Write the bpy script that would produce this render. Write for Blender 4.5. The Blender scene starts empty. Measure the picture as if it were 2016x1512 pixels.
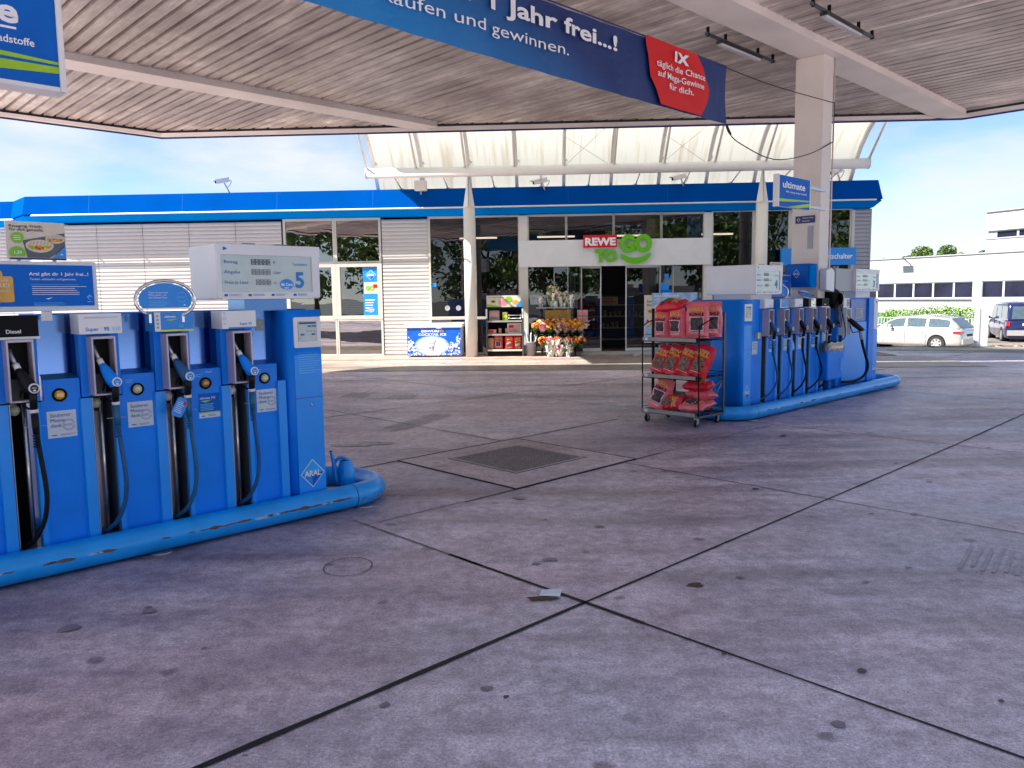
import bpy, bmesh, math, random
from mathutils import Matrix, Vector
random.seed(7)
R = math.radians
scene = bpy.context.scene
col = scene.collection

# ------------------------------------------------------------------ camera
cd = bpy.data.cameras.new("camera"); cam = bpy.data.objects.new("camera", cd); col.objects.link(cam)
scene.camera = cam
cd.sensor_width = 36.0; cd.lens = 36.0 * 1533 / 2016
cd.shift_y = -10.0 / 2016
cd.clip_end = 3000; cd.clip_start = 0.05
X = Vector((0.99991884, -0.0013229, -0.01267169)); Y = Vector((0.01274056, 0.1038257, 0.9945139)); F = Vector((0, 0.99459463, -0.10383413))
cam.matrix_world = Matrix(((X.x, Y.x, -F.x, 0), (X.y, Y.y, -F.y, 0), (X.z, Y.z, -F.z, 1.6), (0, 0, 0, 1)))

# ------------------------------------------------------------------ world, sun, exposure
SUNV = Vector((-0.88, -0.245, 1.0)).normalized()
SUN_EL = math.asin(SUNV.z); SUN_ROT = math.atan2(SUNV.x, SUNV.y)
world = bpy.data.worlds.new("World"); scene.world = world; world.use_nodes = True
nt = world.node_tree; nt.nodes.clear()
def N(t, kind, **kw):
    n = t.nodes.new(kind)
    for k, v in kw.items():
        if hasattr(n, k): setattr(n, k, v)
    return n
wo = N(nt, 'ShaderNodeOutputWorld'); bg = N(nt, 'ShaderNodeBackground'); bg.inputs[1].default_value = 0.05
sky = N(nt, 'ShaderNodeTexSky', sky_type='NISHITA', sun_disc=False, sun_elevation=SUN_EL, sun_rotation=SUN_ROT)
sky.air_density = 0.7; sky.dust_density = 0.1; sky.ozone_density = 2.5
tc = N(nt, 'ShaderNodeTexCoord'); mp = N(nt, 'ShaderNodeMapping'); mp.inputs['Scale'].default_value = (1.0, 1.0, 3.0)
mp.inputs['Location'].default_value = (0.35, 0.2, 0.0)
nz = N(nt, 'ShaderNodeTexNoise'); nz.inputs['Scale'].default_value = 2.6; nz.inputs['Detail'].default_value = 7; nz.inputs['Roughness'].default_value = 0.55
rp = N(nt, 'ShaderNodeValToRGB'); rp.color_ramp.elements[0].position = 0.44; rp.color_ramp.elements[1].position = 0.64
rp.color_ramp.elements[0].color = (0.0, 0.0, 0.0, 1); rp.color_ramp.elements[1].color = (0.9, 0.9, 0.9, 1)
mx = N(nt, 'ShaderNodeMix', data_type='RGBA'); mx.inputs['B'].default_value = (4.1, 4.25, 4.5, 1)
L = nt.links.new
L(tc.outputs['Generated'], mp.inputs['Vector']); L(mp.outputs[0], nz.inputs['Vector']); L(nz.outputs['Fac'], rp.inputs[0])
L(rp.outputs[0], mx.inputs['Factor']); L(sky.outputs[0], mx.inputs['A']); L(mx.outputs['Result'], bg.inputs[0]); L(bg.outputs[0], wo.inputs[0])
sd = bpy.data.lights.new("sun", 'SUN'); sd.energy = 3.6; sd.angle = R(0.5); sd.color = (1.0, 0.95, 0.86)
sun = bpy.data.objects.new("sun", sd); col.objects.link(sun)
sun.rotation_euler = (-SUNV).to_track_quat('-Z', 'Y').to_euler()
scene.view_settings.view_transform = 'Standard'; scene.view_settings.look = 'None'
scene.view_settings.exposure = 2.18; scene.view_settings.gamma = 1.0
scene.render.engine = 'CYCLES'
scene.cycles.max_bounces = 8; scene.cycles.transparent_max_bounces = 12

# ------------------------------------------------------------------ materials
M = {}
def mat(name, c, rough=0.5, metal=0.0, noise=None, nscale=8.0, bump=0.0, bscale=60.0, coat=0.0, spec=0.5, emit=None, trans=0.0, dirt=None):
    m = bpy.data.materials.new(name); m.use_nodes = True; t = m.node_tree; b = t.nodes['Principled BSDF']
    b.inputs['Base Color'].default_value = (*c, 1); b.inputs['Roughness'].default_value = rough; b.inputs['Metallic'].default_value = metal
    b.inputs['Coat Weight'].default_value = coat; b.inputs['Specular IOR Level'].default_value = spec
    if trans: b.inputs['Transmission Weight'].default_value = trans
    if emit: b.inputs['Emission Color'].default_value = (*c, 1); b.inputs['Emission Strength'].default_value = emit
    tcn = N(t, 'ShaderNodeTexCoord')
    if noise is None: noise = 0.10
    n1 = N(t, 'ShaderNodeTexNoise'); n1.inputs['Scale'].default_value = nscale; n1.inputs['Detail'].default_value = 6
    t.links.new(tcn.outputs['Object'], n1.inputs['Vector'])
    mr = N(t, 'ShaderNodeMapRange'); mr.inputs['From Min'].default_value = 0.3; mr.inputs['From Max'].default_value = 0.7
    mr.inputs['To Min'].default_value = 1 - noise; mr.inputs['To Max'].default_value = 1 + noise
    t.links.new(n1.outputs['Fac'], mr.inputs['Value'])
    vm = N(t, 'ShaderNodeVectorMath', operation='SCALE'); vm.inputs[0].default_value = c
    t.links.new(mr.outputs[0], vm.inputs['Scale']); last = vm.outputs[0]
    if dirt:
        n3 = N(t, 'ShaderNodeTexNoise'); n3.inputs['Scale'].default_value = dirt[1]; n3.inputs['Detail'].default_value = 9; n3.inputs['Roughness'].default_value = 0.7
        t.links.new(tcn.outputs['Object'], n3.inputs['Vector'])
        r3 = N(t, 'ShaderNodeValToRGB'); r3.color_ramp.elements[0].position = dirt[2]; r3.color_ramp.elements[1].position = dirt[2] + 0.08
        t.links.new(n3.outputs['Fac'], r3.inputs[0])
        m3 = N(t, 'ShaderNodeMix', data_type='RGBA'); m3.inputs['B'].default_value = (*dirt[0], 1)
        t.links.new(r3.outputs[0], m3.inputs['Factor']); t.links.new(last, m3.inputs['A']); last = m3.outputs['Result']
    t.links.new(last, b.inputs['Base Color'])
    if emit: t.links.new(last, b.inputs['Emission Color'])
    r2 = N(t, 'ShaderNodeMapRange'); r2.inputs['To Min'].default_value = max(0.02, rough * 0.8); r2.inputs['To Max'].default_value = min(1, rough * 1.25)
    t.links.new(n1.outputs['Fac'], r2.inputs['Value']); t.links.new(r2.outputs[0], b.inputs['Roughness'])
    if bump:
        n2 = N(t, 'ShaderNodeTexNoise'); n2.inputs['Scale'].default_value = bscale; n2.inputs['Detail'].default_value = 5
        t.links.new(tcn.outputs['Object'], n2.inputs['Vector'])
        bp = N(t, 'ShaderNodeBump'); bp.inputs['Strength'].default_value = bump; bp.inputs['Distance'].default_value = 0.01
        t.links.new(n2.outputs['Fac'], bp.inputs['Height']); t.links.new(bp.outputs[0], b.inputs['Normal'])
    M[name] = m; return m
mat('pump_blue', (0.0015, 0.235, 0.90), 0.42, noise=0.10, nscale=3, coat=0.06, spec=0.22)
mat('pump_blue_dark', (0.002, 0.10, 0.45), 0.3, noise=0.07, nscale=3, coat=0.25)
mat('rib_blue', (0.002, 0.31, 0.95), 0.34, noise=0.06, nscale=3)
mat('mirror_blue', (0.10, 0.21, 0.46), 0.14, metal=1.0, noise=0.08, nscale=2)
mat('pipe_blue', (0.002, 0.34, 0.90), 0.34, noise=0.12, nscale=6, coat=0.15, dirt=((0.06, 0.05, 0.06), 9.0, 0.665))
mat('scuff', (0.15, 0.075, 0.045), 0.8, noise=0.5, nscale=40)
mat('scuff_light', (0.42, 0.5, 0.6), 0.6, noise=0.4, nscale=40)
mat('fascia_blue', (0.0005, 0.066, 0.32), 0.7, spec=0.0, noise=0.06, nscale=1.2)
mat('fascia_light', (0.001, 0.20, 0.66), 0.7, spec=0.0, noise=0.05, nscale=1.2)
mat('sign_blue', (0.002, 0.13, 0.56), 0.6, spec=0.2, noise=0.15, nscale=2)
mat('sign_light', (0.01, 0.26, 0.78), 0.4, noise=0.08, nscale=2)
mat('emblem_light', (0.015, 0.42, 0.92), 0.5)
mat('cyan_txt', (0.12, 0.50, 0.90), 0.5)
mat('navy', (0.006, 0.025, 0.14), 0.45, noise=0.1)
mat('white', (0.80, 0.80, 0.79), 0.45, noise=0.03, nscale=4)
mat('white_txt', (0.85, 0.86, 0.88), 0.5, noise=0.02)
mat('offwhite', (0.62, 0.61, 0.56), 0.5, noise=0.05, nscale=2)
mat('sticker', (0.62, 0.68, 0.74), 0.45, noise=0.05)
mat('pump_white', (0.76, 0.77, 0.78), 0.4, noise=0.04, nscale=3)
mat('grey_box', (0.36, 0.37, 0.40), 0.45, noise=0.05, nscale=3)
mat('lcd', (0.50, 0.60, 0.58), 0.25, noise=0.05, coat=0.5)
mat('lcd_dark', (0.09, 0.10, 0.12), 0.3)
mat('txt_blue', (0.01, 0.12, 0.42), 0.5)
mat('five_blue', (0.02, 0.20, 0.60), 0.5)
mat('holster_grey', (0.50, 0.45, 0.52), 0.35, metal=0.15, noise=0.05)
mat('black', (0.003, 0.003, 0.004), 0.55, noise=0.2, spec=0.15)
mat('rubber', (0.006, 0.006, 0.008), 0.45, noise=0.2, spec=0.25)
mat('dark', (0.014, 0.014, 0.02), 0.5, noise=0.2)
mat('chrome', (0.66, 0.64, 0.64), 0.22, metal=0.9, noise=0.1)
mat('steel', (0.42, 0.42, 0.44), 0.35, metal=0.8, noise=0.1)
mat('darksteel', (0.10, 0.11, 0.13), 0.4, metal=0.5, noise=0.1)
mat('hose_blue', (0.004, 0.09, 0.26), 0.4, noise=0.1)
mat('hose_teal', (0.01, 0.12, 0.24), 0.4, noise=0.1)
mat('amber', (0.75, 0.42, 0.01), 0.15, noise=0.25, nscale=90, coat=0.6)
mat('cream_lens', (0.52, 0.52, 0.33), 0.15, noise=0.2, nscale=90, coat=0.6)
mat('amber_dark', (0.36, 0.17, 0.02), 0.15, noise=0.3, nscale=90, coat=0.6)
mat('yellow', (0.80, 0.75, 0.01), 0.45)
mat('lime', (0.33, 0.58, 0.01), 0.45)
mat('green', (0.20, 0.50, 0.02), 0.45)
mat('sign_green', (0.13, 0.50, 0.005), 0.4, noise=0.03)
mat('red', (0.62, 0.004, 0.006), 0.4, noise=0.05)
mat('banner_red', (0.66, 0.005, 0.008), 0.6, noise=0.05)
mat('orange', (0.70, 0.22, 0.02), 0.5)
mat('gold', (0.65, 0.36, 0.06), 0.5, noise=0.2, nscale=12)
mat('tan', (0.46, 0.30, 0.16), 0.6, noise=0.15)
mat('brown', (0.16, 0.09, 0.045), 0.7, noise=0.3)
mat('pink', (0.62, 0.34, 0.28), 0.5, noise=0.2, nscale=20)
mat('poster_cream', (0.66, 0.60, 0.48), 0.5, noise=0.04)
mat('skyprint', (0.30, 0.50, 0.72), 0.4, noise=0.35, nscale=9)
mat('joint', (0.012, 0.011, 0.014), 0.7, noise=0.4, nscale=20)
mat('joint_light', (0.22, 0.20, 0.21), 0.8, noise=0.5, nscale=12)
mat('canopy_white', (0.76, 0.69, 0.62), 0.5, noise=0.09, nscale=1.2, dirt=((0.24, 0.20, 0.17), 5.0, 0.71))
mat('column_white', (0.74, 0.67, 0.61), 0.5, noise=0.06, nscale=2, dirt=((0.26, 0.22, 0.19), 22.0, 0.70))
mat('pole_white', (0.72, 0.69, 0.63), 0.42, noise=0.05, nscale=2)
mat('frame_white', (0.60, 0.57, 0.51), 0.45, noise=0.05, nscale=2)
mat('louver', (0.52, 0.505, 0.485), 0.42, noise=0.05, nscale=1.0)
mat('louver_grey', (0.36, 0.37, 0.39), 0.4, noise=0.05, nscale=1.0, metal=0.3)
mat('lamp_tube', (0.5, 0.5, 0.5), 0.3)
mat('tree_leaf', (0.055, 0.10, 0.018), 0.6, noise=0.6, nscale=0.9)
mat('tree_leaf_light', (0.11, 0.19, 0.02), 0.6, noise=0.5, nscale=0.9)
mat('hedge_leaf', (0.16, 0.33, 0.02), 0.6, noise=0.5, nscale=2)
mat('bark', (0.09, 0.065, 0.045), 0.9, noise=0.4, nscale=10, bump=0.5)
mat('render_white', (0.36, 0.37, 0.39), 0.7, noise=0.04, nscale=0.5)
mat('roof_edge', (0.26, 0.27, 0.29), 0.5)
mat('office_glass', (0.012, 0.012, 0.03), 0.06, noise=0.5, nscale=0.8, spec=0.2)
mat('car_silver', (0.50, 0.49, 0.48), 0.28, metal=0.5, coat=1.0, noise=0.03)
mat('car_blue', (0.012, 0.016, 0.075), 0.22, metal=0.3, coat=1.0, noise=0.05)
mat('car_grey', (0.05, 0.06, 0.08), 0.25, metal=0.4, coat=1.0, noise=0.05)
mat('car_glass', (0.06, 0.09, 0.11), 0.04, spec=1.0, noise=0.2)
mat('tyre', (0.018, 0.018, 0.02), 0.8)
mat('tail_red', (0.55, 0.01, 0.015), 0.2, coat=1.0)
mat('fence_grey', (0.22, 0.28, 0.27), 0.5)
mat('bag_red', (0.72, 0.012, 0.03), 0.38, noise=0.22, nscale=14, bump=0.6, bscale=22)
mat('bag_pink', (0.80, 0.15, 0.18), 0.36, noise=0.18, nscale=14, bump=0.6, bscale=22)
mat('coal', (0.075, 0.05, 0.06), 0.6, noise=0.8, nscale=38)
mat('coal_light', (0.20, 0.13, 0.09), 0.6, noise=1.0, nscale=60)
mat('bag_yellow', (0.80, 0.50, 0.02), 0.5)
mat('shelf_grey', (0.30, 0.28, 0.25), 0.5)
mat('liner', (0.09, 0.095, 0.10), 0.18, noise=0.4, nscale=20, coat=0.6)
mat('cellophane', (0.62, 0.62, 0.58), 0.12, noise=0.3, nscale=30, spec=1.0)
mat('leafgreen', (0.07, 0.17, 0.03), 0.6, noise=0.4)
mat('palegreen', (0.36, 0.50, 0.34), 0.5)
mat('f_red', (0.72, 0.008, 0.02), 0.55); mat('f_yellow', (0.90, 0.62, 0.01), 0.55); mat('f_orange', (0.85, 0.28, 0.01), 0.55)
mat('f_pink', (0.85, 0.20, 0.32), 0.55); mat('f_white', (0.75, 0.68, 0.62), 0.55); mat('f_peach', (0.78, 0.50, 0.24), 0.55)
mat('bucket', (0.32, 0.32, 0.36), 0.35, metal=0.2)
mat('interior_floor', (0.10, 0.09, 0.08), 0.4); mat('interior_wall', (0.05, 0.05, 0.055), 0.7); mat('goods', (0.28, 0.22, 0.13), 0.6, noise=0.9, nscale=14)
mat('fill_glow', (1.0, 0.85, 0.62), 0.5, emit=0.5, noise=0.01)
mat('paper', (0.80, 0.88, 0.96), 0.7); mat('leaf_dry', (0.10, 0.06, 0.035), 0.8)
mat('rope', (0.02, 0.02, 0.022), 0.7)
mat('ramp', (0.46, 0.44, 0.40), 0.6, noise=0.1)
mat('iceblue', (0.004, 0.12, 0.66), 0.4, noise=0.15, nscale=4)
mat('icecube', (0.62, 0.70, 0.86), 0.4, noise=0.3, nscale=40)
mat('iceglow', (0.70, 0.72, 0.80), 0.5, noise=0.05)
mat('lid_grey', (0.27, 0.23, 0.245), 0.55, noise=0.25, nscale=12)
mat('lid_stud', (0.13, 0.11, 0.12), 0.5, noise=0.3, nscale=12)
mat('stain_faint', (0.40, 0.35, 0.40), 0.5, noise=0.2)
mat('lcd_mid', (0.20, 0.22, 0.23), 0.3)
mat('stain', (0.085, 0.072, 0.085), 0.45, noise=0.3, nscale=15)
mat('stain_soft', (0.25, 0.215, 0.24), 0.5, noise=0.3, nscale=15)
mat('stain_white', (0.45, 0.43, 0.44), 0.7, noise=0.3, nscale=15)

def glassmat(name, tint, refl, fac):
    m = bpy.data.materials.new(name); m.use_nodes = True; t = m.node_tree; t.nodes.clear()
    o = N(t, 'ShaderNodeOutputMaterial'); mixn = N(t, 'ShaderNodeMixShader'); tr = N(t, 'ShaderNodeBsdfTransparent'); gl = N(t, 'ShaderNodeBsdfGlossy')
    tr.inputs[0].default_value = (*tint, 1); gl.inputs[0].default_value = (*refl, 1); gl.inputs['Roughness'].default_value = 0.003
    fr = N(t, 'ShaderNodeFresnel'); fr.inputs[0].default_value = 1.5
    ad = N(t, 'ShaderNodeMath', operation='ADD'); ad.inputs[1].default_value = fac; ad.use_clamp = True
    nzn = N(t, 'ShaderNodeTexNoise'); nzn.inputs['Scale'].default_value = 0.9; tcn = N(t, 'ShaderNodeTexCoord')
    bp = N(t, 'ShaderNodeBump'); bp.inputs['Strength'].default_value = 0.05; bp.inputs['Distance'].default_value = 0.05
    l = t.links.new; l(tcn.outputs['Object'], nzn.inputs['Vector']); l(nzn.outputs['Fac'], bp.inputs['Height']); l(bp.outputs[0], gl.inputs['Normal'])
    l(fr.outputs[0], ad.inputs[0]); l(ad.outputs[0], mixn.inputs[0]); l(tr.outputs[0], mixn.inputs[1]); l(gl.outputs[0], mixn.inputs[2]); l(mixn.outputs[0], o.inputs[0])
    M[name] = m
glassmat('shop_glass', (0.42, 0.42, 0.45), (0.9, 0.9, 0.95), 0.06)
glassmat('mirror_glass', (0.30, 0.32, 0.34), (0.95, 0.95, 0.95), 0.24)

def translucent(name, c):
    m = bpy.data.materials.new(name); m.use_nodes = True; t = m.node_tree; t.nodes.clear()
    o = N(t, 'ShaderNodeOutputMaterial'); mixn = N(t, 'ShaderNodeMixShader'); a = N(t, 'ShaderNodeBsdfDiffuse'); b = N(t, 'ShaderNodeBsdfTranslucent')
    tcn = N(t, 'ShaderNodeTexCoord'); mpn = N(t, 'ShaderNodeMapping'); mpn.inputs['Scale'].default_value = (9, 0.5, 0.5)
    n1 = N(t, 'ShaderNodeTexNoise'); n1.inputs['Scale'].default_value = 1.0; n1.inputs['Detail'].default_value = 8
    r1 = N(t, 'ShaderNodeValToRGB'); r1.color_ramp.elements[0].position = 0.28; r1.color_ramp.elements[1].position = 0.5
    r1.color_ramp.elements[0].color = (c[0]*.78, c[1]*.72, c[2]*.62, 1); r1.color_ramp.elements[1].color = (*c, 1)
    l = t.links.new; l(tcn.outputs['Object'], mpn.inputs[0]); l(mpn.outputs[0], n1.inputs['Vector']); l(n1.outputs['Fac'], r1.inputs[0])
    l(r1.outputs[0], a.inputs[0]); l(r1.outputs[0], b.inputs[0]); mixn.inputs[0].default_value = 0.62
    l(a.outputs[0], mixn.inputs[1]); l(b.outputs[0], mixn.inputs[2]); l(mixn.outputs[0], o.inputs[0]); M[name] = m
translucent('awning_sheet', (0.53, 0.515, 0.46))

def concrete(name, base, slab=True):
    m = bpy.data.materials.new(name); m.use_nodes = True; t = m.node_tree; b = t.nodes['Principled BSDF']; l = t.links.new
    tcn = N(t, 'ShaderNodeTexCoord')
    def noise(s, d, r=0.5, sc=None, vec=None):
        n = N(t, 'ShaderNodeTexNoise'); n.inputs['Scale'].default_value = s; n.inputs['Detail'].default_value = d; n.inputs['Roughness'].default_value = r
        if sc:
            mpn = N(t, 'ShaderNodeMapping'); mpn.inputs['Scale'].default_value = sc; mpn.inputs['Rotation'].default_value = (0, 0, R(25)); l(tcn.outputs['Object'], mpn.inputs[0]); l(mpn.outputs[0], n.inputs['Vector'])
        else: l(tcn.outputs['Object'], n.inputs['Vector'])
        return n
    def ramp(src, p0, p1, c0, c1):
        r = N(t, 'ShaderNodeValToRGB'); r.color_ramp.elements[0].position = p0; r.color_ramp.elements[1].position = p1
        r.color_ramp.elements[0].color = (*c0, 1); r.color_ramp.elements[1].color = (*c1, 1); l(src, r.inputs[0]); return r.outputs[0]
    def mult(a, bb, f=1.0):
        x = N(t, 'ShaderNodeMix', data_type='RGBA', blend_type='MULTIPLY'); x.inputs['Factor'].default_value = f; l(a, x.inputs['A']); l(bb, x.inputs['B']); return x.outputs['Result']
    big = noise(0.35, 6, 0.55); c = ramp(big.outputs['Fac'], 0.34, 0.68, tuple(v*0.74 for v in base), tuple(v*1.12 for v in base))
    tintn = noise(0.5, 3); c = mult(c, ramp(tintn.outputs['Fac'], 0.35, 0.65, (1.0, 0.94, 0.94), (0.93, 0.98, 1.03)))
    streak = noise(1.4, 8, 0.65, (0.35, 2.2, 1)); c = mult(c, ramp(streak.outputs['Fac'], 0.36, 0.6, (0.76, 0.75, 0.78), (1.03, 1.03, 1.03)))
    mid = noise(3.5, 8, 0.7); c = mult(c, ramp(mid.outputs['Fac'], 0.36, 0.6, (0.74, 0.72, 0.74), (1.06, 1.06, 1.06)))
    fine = noise(260, 3, 0.7); c = mult(c, ramp(fine.outputs['Fac'], 0.36, 0.64, (0.60, 0.60, 0.60), (1.34, 1.34, 1.34)))
    f2 = noise(75, 4, 0.75); c = mult(c, ramp(f2.outputs['Fac'], 0.36, 0.62, (0.66, 0.66, 0.66), (1.22, 1.22, 1.22)))
    f3 = noise(14, 6, 0.7); c = mult(c, ramp(f3.outputs['Fac'], 0.38, 0.60, (0.84, 0.83, 0.84), (1.06, 1.06, 1.06)))
    tr1 = noise(0.9, 5, 0.6, (0.16, 1.5, 1)); c = mult(c, ramp(tr1.outputs['Fac'], 0.34, 0.52, (0.66, 0.62, 0.63), (1.04, 1.04, 1.04)))
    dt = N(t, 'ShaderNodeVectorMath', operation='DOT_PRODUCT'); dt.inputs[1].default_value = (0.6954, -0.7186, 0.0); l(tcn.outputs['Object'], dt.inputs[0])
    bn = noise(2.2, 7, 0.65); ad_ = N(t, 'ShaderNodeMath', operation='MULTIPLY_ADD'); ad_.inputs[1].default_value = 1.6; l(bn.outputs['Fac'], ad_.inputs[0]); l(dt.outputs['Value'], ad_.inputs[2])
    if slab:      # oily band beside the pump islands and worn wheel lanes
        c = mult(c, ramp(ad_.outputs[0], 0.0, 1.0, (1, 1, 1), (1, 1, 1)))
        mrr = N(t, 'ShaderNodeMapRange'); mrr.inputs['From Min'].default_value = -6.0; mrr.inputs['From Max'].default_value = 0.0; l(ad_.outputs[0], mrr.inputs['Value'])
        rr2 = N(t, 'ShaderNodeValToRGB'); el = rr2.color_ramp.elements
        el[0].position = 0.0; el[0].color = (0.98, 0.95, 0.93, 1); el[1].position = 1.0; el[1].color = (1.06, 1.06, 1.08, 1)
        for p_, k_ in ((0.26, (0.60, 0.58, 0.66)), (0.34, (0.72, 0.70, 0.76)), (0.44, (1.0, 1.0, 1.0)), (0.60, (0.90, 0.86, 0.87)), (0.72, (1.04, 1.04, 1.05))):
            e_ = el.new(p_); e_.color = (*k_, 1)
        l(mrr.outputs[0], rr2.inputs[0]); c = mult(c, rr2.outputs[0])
    vo = N(t, 'ShaderNodeTexVoronoi'); vo.inputs['Scale'].default_value = 2.3; vo.inputs['Randomness'].default_value = 1.0
    dn = noise(9, 3); vadd = N(t, 'ShaderNodeVectorMath', operation='ADD'); sc = N(t, 'ShaderNodeVectorMath', operation='SCALE'); sc.inputs['Scale'].default_value = 0.06
    l(dn.outputs['Color'], sc.inputs[0]); l(tcn.outputs['Object'], vadd.inputs[0]); l(sc.outputs[0], vadd.inputs[1]); l(vadd.outputs[0], vo.inputs['Vector'])
    c = mult(c, ramp(vo.outputs['Distance'], 0.075, 0.11, (0.55, 0.52, 0.54), (1, 1, 1)))
    l(c, b.inputs['Base Color'])
    rr = N(t, 'ShaderNodeMapRange'); rr.inputs['From Min'].default_value = 0.35; rr.inputs['From Max'].default_value = 0.65; rr.inputs['To Min'].default_value = 0.36; rr.inputs['To Max'].default_value = 0.62
    l(streak.outputs['Fac'], rr.inputs['Value']); l(rr.outputs[0], b.inputs['Roughness'])
    bp = N(t, 'ShaderNodeBump'); bp.inputs['Strength'].default_value = 0.35; bp.inputs['Distance'].default_value = 0.004
    l(fine.outputs['Fac'], bp.inputs['Height']); l(bp.outputs[0], b.inputs['Normal'])
    M[name] = m
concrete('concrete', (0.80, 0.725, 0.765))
concrete('sun_dimmed_concrete', (0.40, 0.34, 0.28), slab=False)  # slab concrete with its colour lowered to offset direct sun
concrete('pit_concrete', (0.62, 0.52, 0.54), slab=False)
concrete('road', (0.26, 0.22, 0.19), slab=False)
concrete('far_ground', (0.13, 0.13, 0.10), slab=False)

def brickmat(name, c1, c2, mortar, scale, w, h, rot=0):
    m = bpy.data.materials.new(name); m.use_nodes = True; t = m.node_tree; b = t.nodes['Principled BSDF']; l = t.links.new
    tcn = N(t, 'ShaderNodeTexCoord'); br = N(t, 'ShaderNodeTexBrick'); br.inputs['Scale'].default_value = scale
    br.inputs['Color1'].default_value = (*c1, 1); br.inputs['Color2'].default_value = (*c2, 1); br.inputs['Mortar'].default_value = (*mortar, 1)
    br.inputs['Mortar Size'].default_value = 0.012; br.inputs['Brick Width'].default_value = w; br.inputs['Row Height'].default_value = h
    mpn = N(t, 'ShaderNodeMapping'); mpn.inputs['Rotation'].default_value = (0, 0, rot); l(tcn.outputs['Object'], mpn.inputs[0]); l(mpn.outputs[0], br.inputs['Vector'])
    n = N(t, 'ShaderNodeTexNoise'); n.inputs['Scale'].default_value = 3; n.inputs['Detail'].default_value = 8; l(tcn.outputs['Object'], n.inputs['Vector'])
    r = N(t, 'ShaderNodeValToRGB'); r.color_ramp.elements[0].position = 0.3; r.color_ramp.elements[1].position = 0.7; r.color_ramp.elements[0].color = (0.72, 0.72, 0.72, 1); r.color_ramp.elements[1].color = (1.1, 1.1, 1.1, 1)
    l(n.outputs['Fac'], r.inputs[0]); x = N(t, 'ShaderNodeMix', data_type='RGBA', blend_type='MULTIPLY'); x.inputs['Factor'].default_value = 1; l(br.outputs['Color'], x.inputs['A']); l(r.outputs[0], x.inputs['B'])
    l(x.outputs['Result'], b.inputs['Base Color']); b.inputs['Roughness'].default_value = 0.8; M[name] = m
brickmat('pavers', (0.32, 0.21, 0.18), (0.36, 0.26, 0.22), (0.22, 0.17, 0.15), 1.0, 0.2, 0.1)

def ceilingmat():
    m = bpy.data.materials.new('ceiling'); m.use_nodes = True; t = m.node_tree; b = t.nodes['Principled BSDF']; l = t.links.new
    tcn = N(t, 'ShaderNodeTexCoord')
    def layer(s, scl, p0, p1, c0, c1, d=9, r=0.7):
        mpn = N(t, 'ShaderNodeMapping'); mpn.inputs['Scale'].default_value = scl; l(tcn.outputs['Object'], mpn.inputs[0])
        n = N(t, 'ShaderNodeTexNoise'); n.inputs['Scale'].default_value = s; n.inputs['Detail'].default_value = d; n.inputs['Roughness'].default_value = r; l(mpn.outputs[0], n.inputs['Vector'])
        rr = N(t, 'ShaderNodeValToRGB'); rr.color_ramp.elements[0].position = p0; rr.color_ramp.elements[1].position = p1
        rr.color_ramp.elements[0].color = (*c0, 1); rr.color_ramp.elements[1].color = (*c1, 1); l(n.outputs['Fac'], rr.inputs[0]); return rr.outputs[0]
    base = layer(1.0, (1, 1, 1), 0.35, 0.7, (0.70, 0.63, 0.56), (0.88, 0.80, 0.71), 4)
    d1 = layer(0.35, (1, 1, 1), 0.40, 0.62, (0.58, 0.54, 0.54), (1.0, 1.0, 1.0), 5, 0.6)
    d2 = layer(1.6, (4.0, 0.30, 1), 0.38, 0.60, (0.66, 0.63, 0.62), (1.04, 1.04, 1.04), 6, 0.6)
    d3 = layer(26.0, (1.0, 0.12, 1), 0.42, 0.60, (0.84, 0.83, 0.82), (1.04, 1.04, 1.04), 5, 0.6)
    light = layer(0.9, (1.0, 0.8, 1), 0.60, 0.70, (1, 1, 1), (1.35, 1.35, 1.35), 3)
    sc = N(t, 'ShaderNodeMix', data_type='RGBA', blend_type='MIX'); l(d1, sc.inputs['A']); sc.inputs['B'].default_value = (1, 1, 1, 1); sc.inputs['Factor'].default_value = 0.0
    cur = base
    for o in (sc.outputs['Result'], d2, d3, light):
        x = N(t, 'ShaderNodeMix', data_type='RGBA', blend_type='MULTIPLY'); x.inputs['Factor'].default_value = 1; l(cur, x.inputs['A']); l(o, x.inputs['B']); cur = x.outputs['Result']
    l(cur, b.inputs['Base Color']); b.inputs['Roughness'].default_value = 0.38; M['ceiling'] = m
ceilingmat()

# ------------------------------------------------------------------ frames and builders
AI = R(44.06); AS = R(-2.8)
FR = {'W': Matrix.Identity(4), 'I': Matrix.Rotation(AI, 4, 'Z'),
      'S': Matrix.Translation((-3.7, 22, 0)) @ Matrix.Rotation(AS, 4, 'Z'),
      'B': Matrix.Translation((27.6, 60, 0)) @ Matrix.Rotation(math.atan2(-0.92069, 0.39029), 4, 'Z')}
_txt = {}
def textmesh(s, bold=0.0, ext=0.0):
    k = (s, bold, ext)
    if k not in _txt:
        c = bpy.data.curves.new('t', 'FONT'); c.body = s; c.size = 1; c.resolution_u = 3; c.offset = bold; c.extrude = ext
        o = bpy.data.objects.new('t', c); col.objects.link(o)
        dg = bpy.context.evaluated_depsgraph_get(); me = bpy.data.meshes.new_from_object(o.evaluated_get(dg))
        vs = [v.co.copy() for v in me.vertices]; fs = [tuple(p.vertices) for p in me.polygons]
        bpy.data.objects.remove(o); bpy.data.curves.remove(c); bpy.data.meshes.remove(me)
        w = max([v.x for v in vs], default=0)
        _txt[k] = (vs, fs, w)
    return _txt[k]

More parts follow.
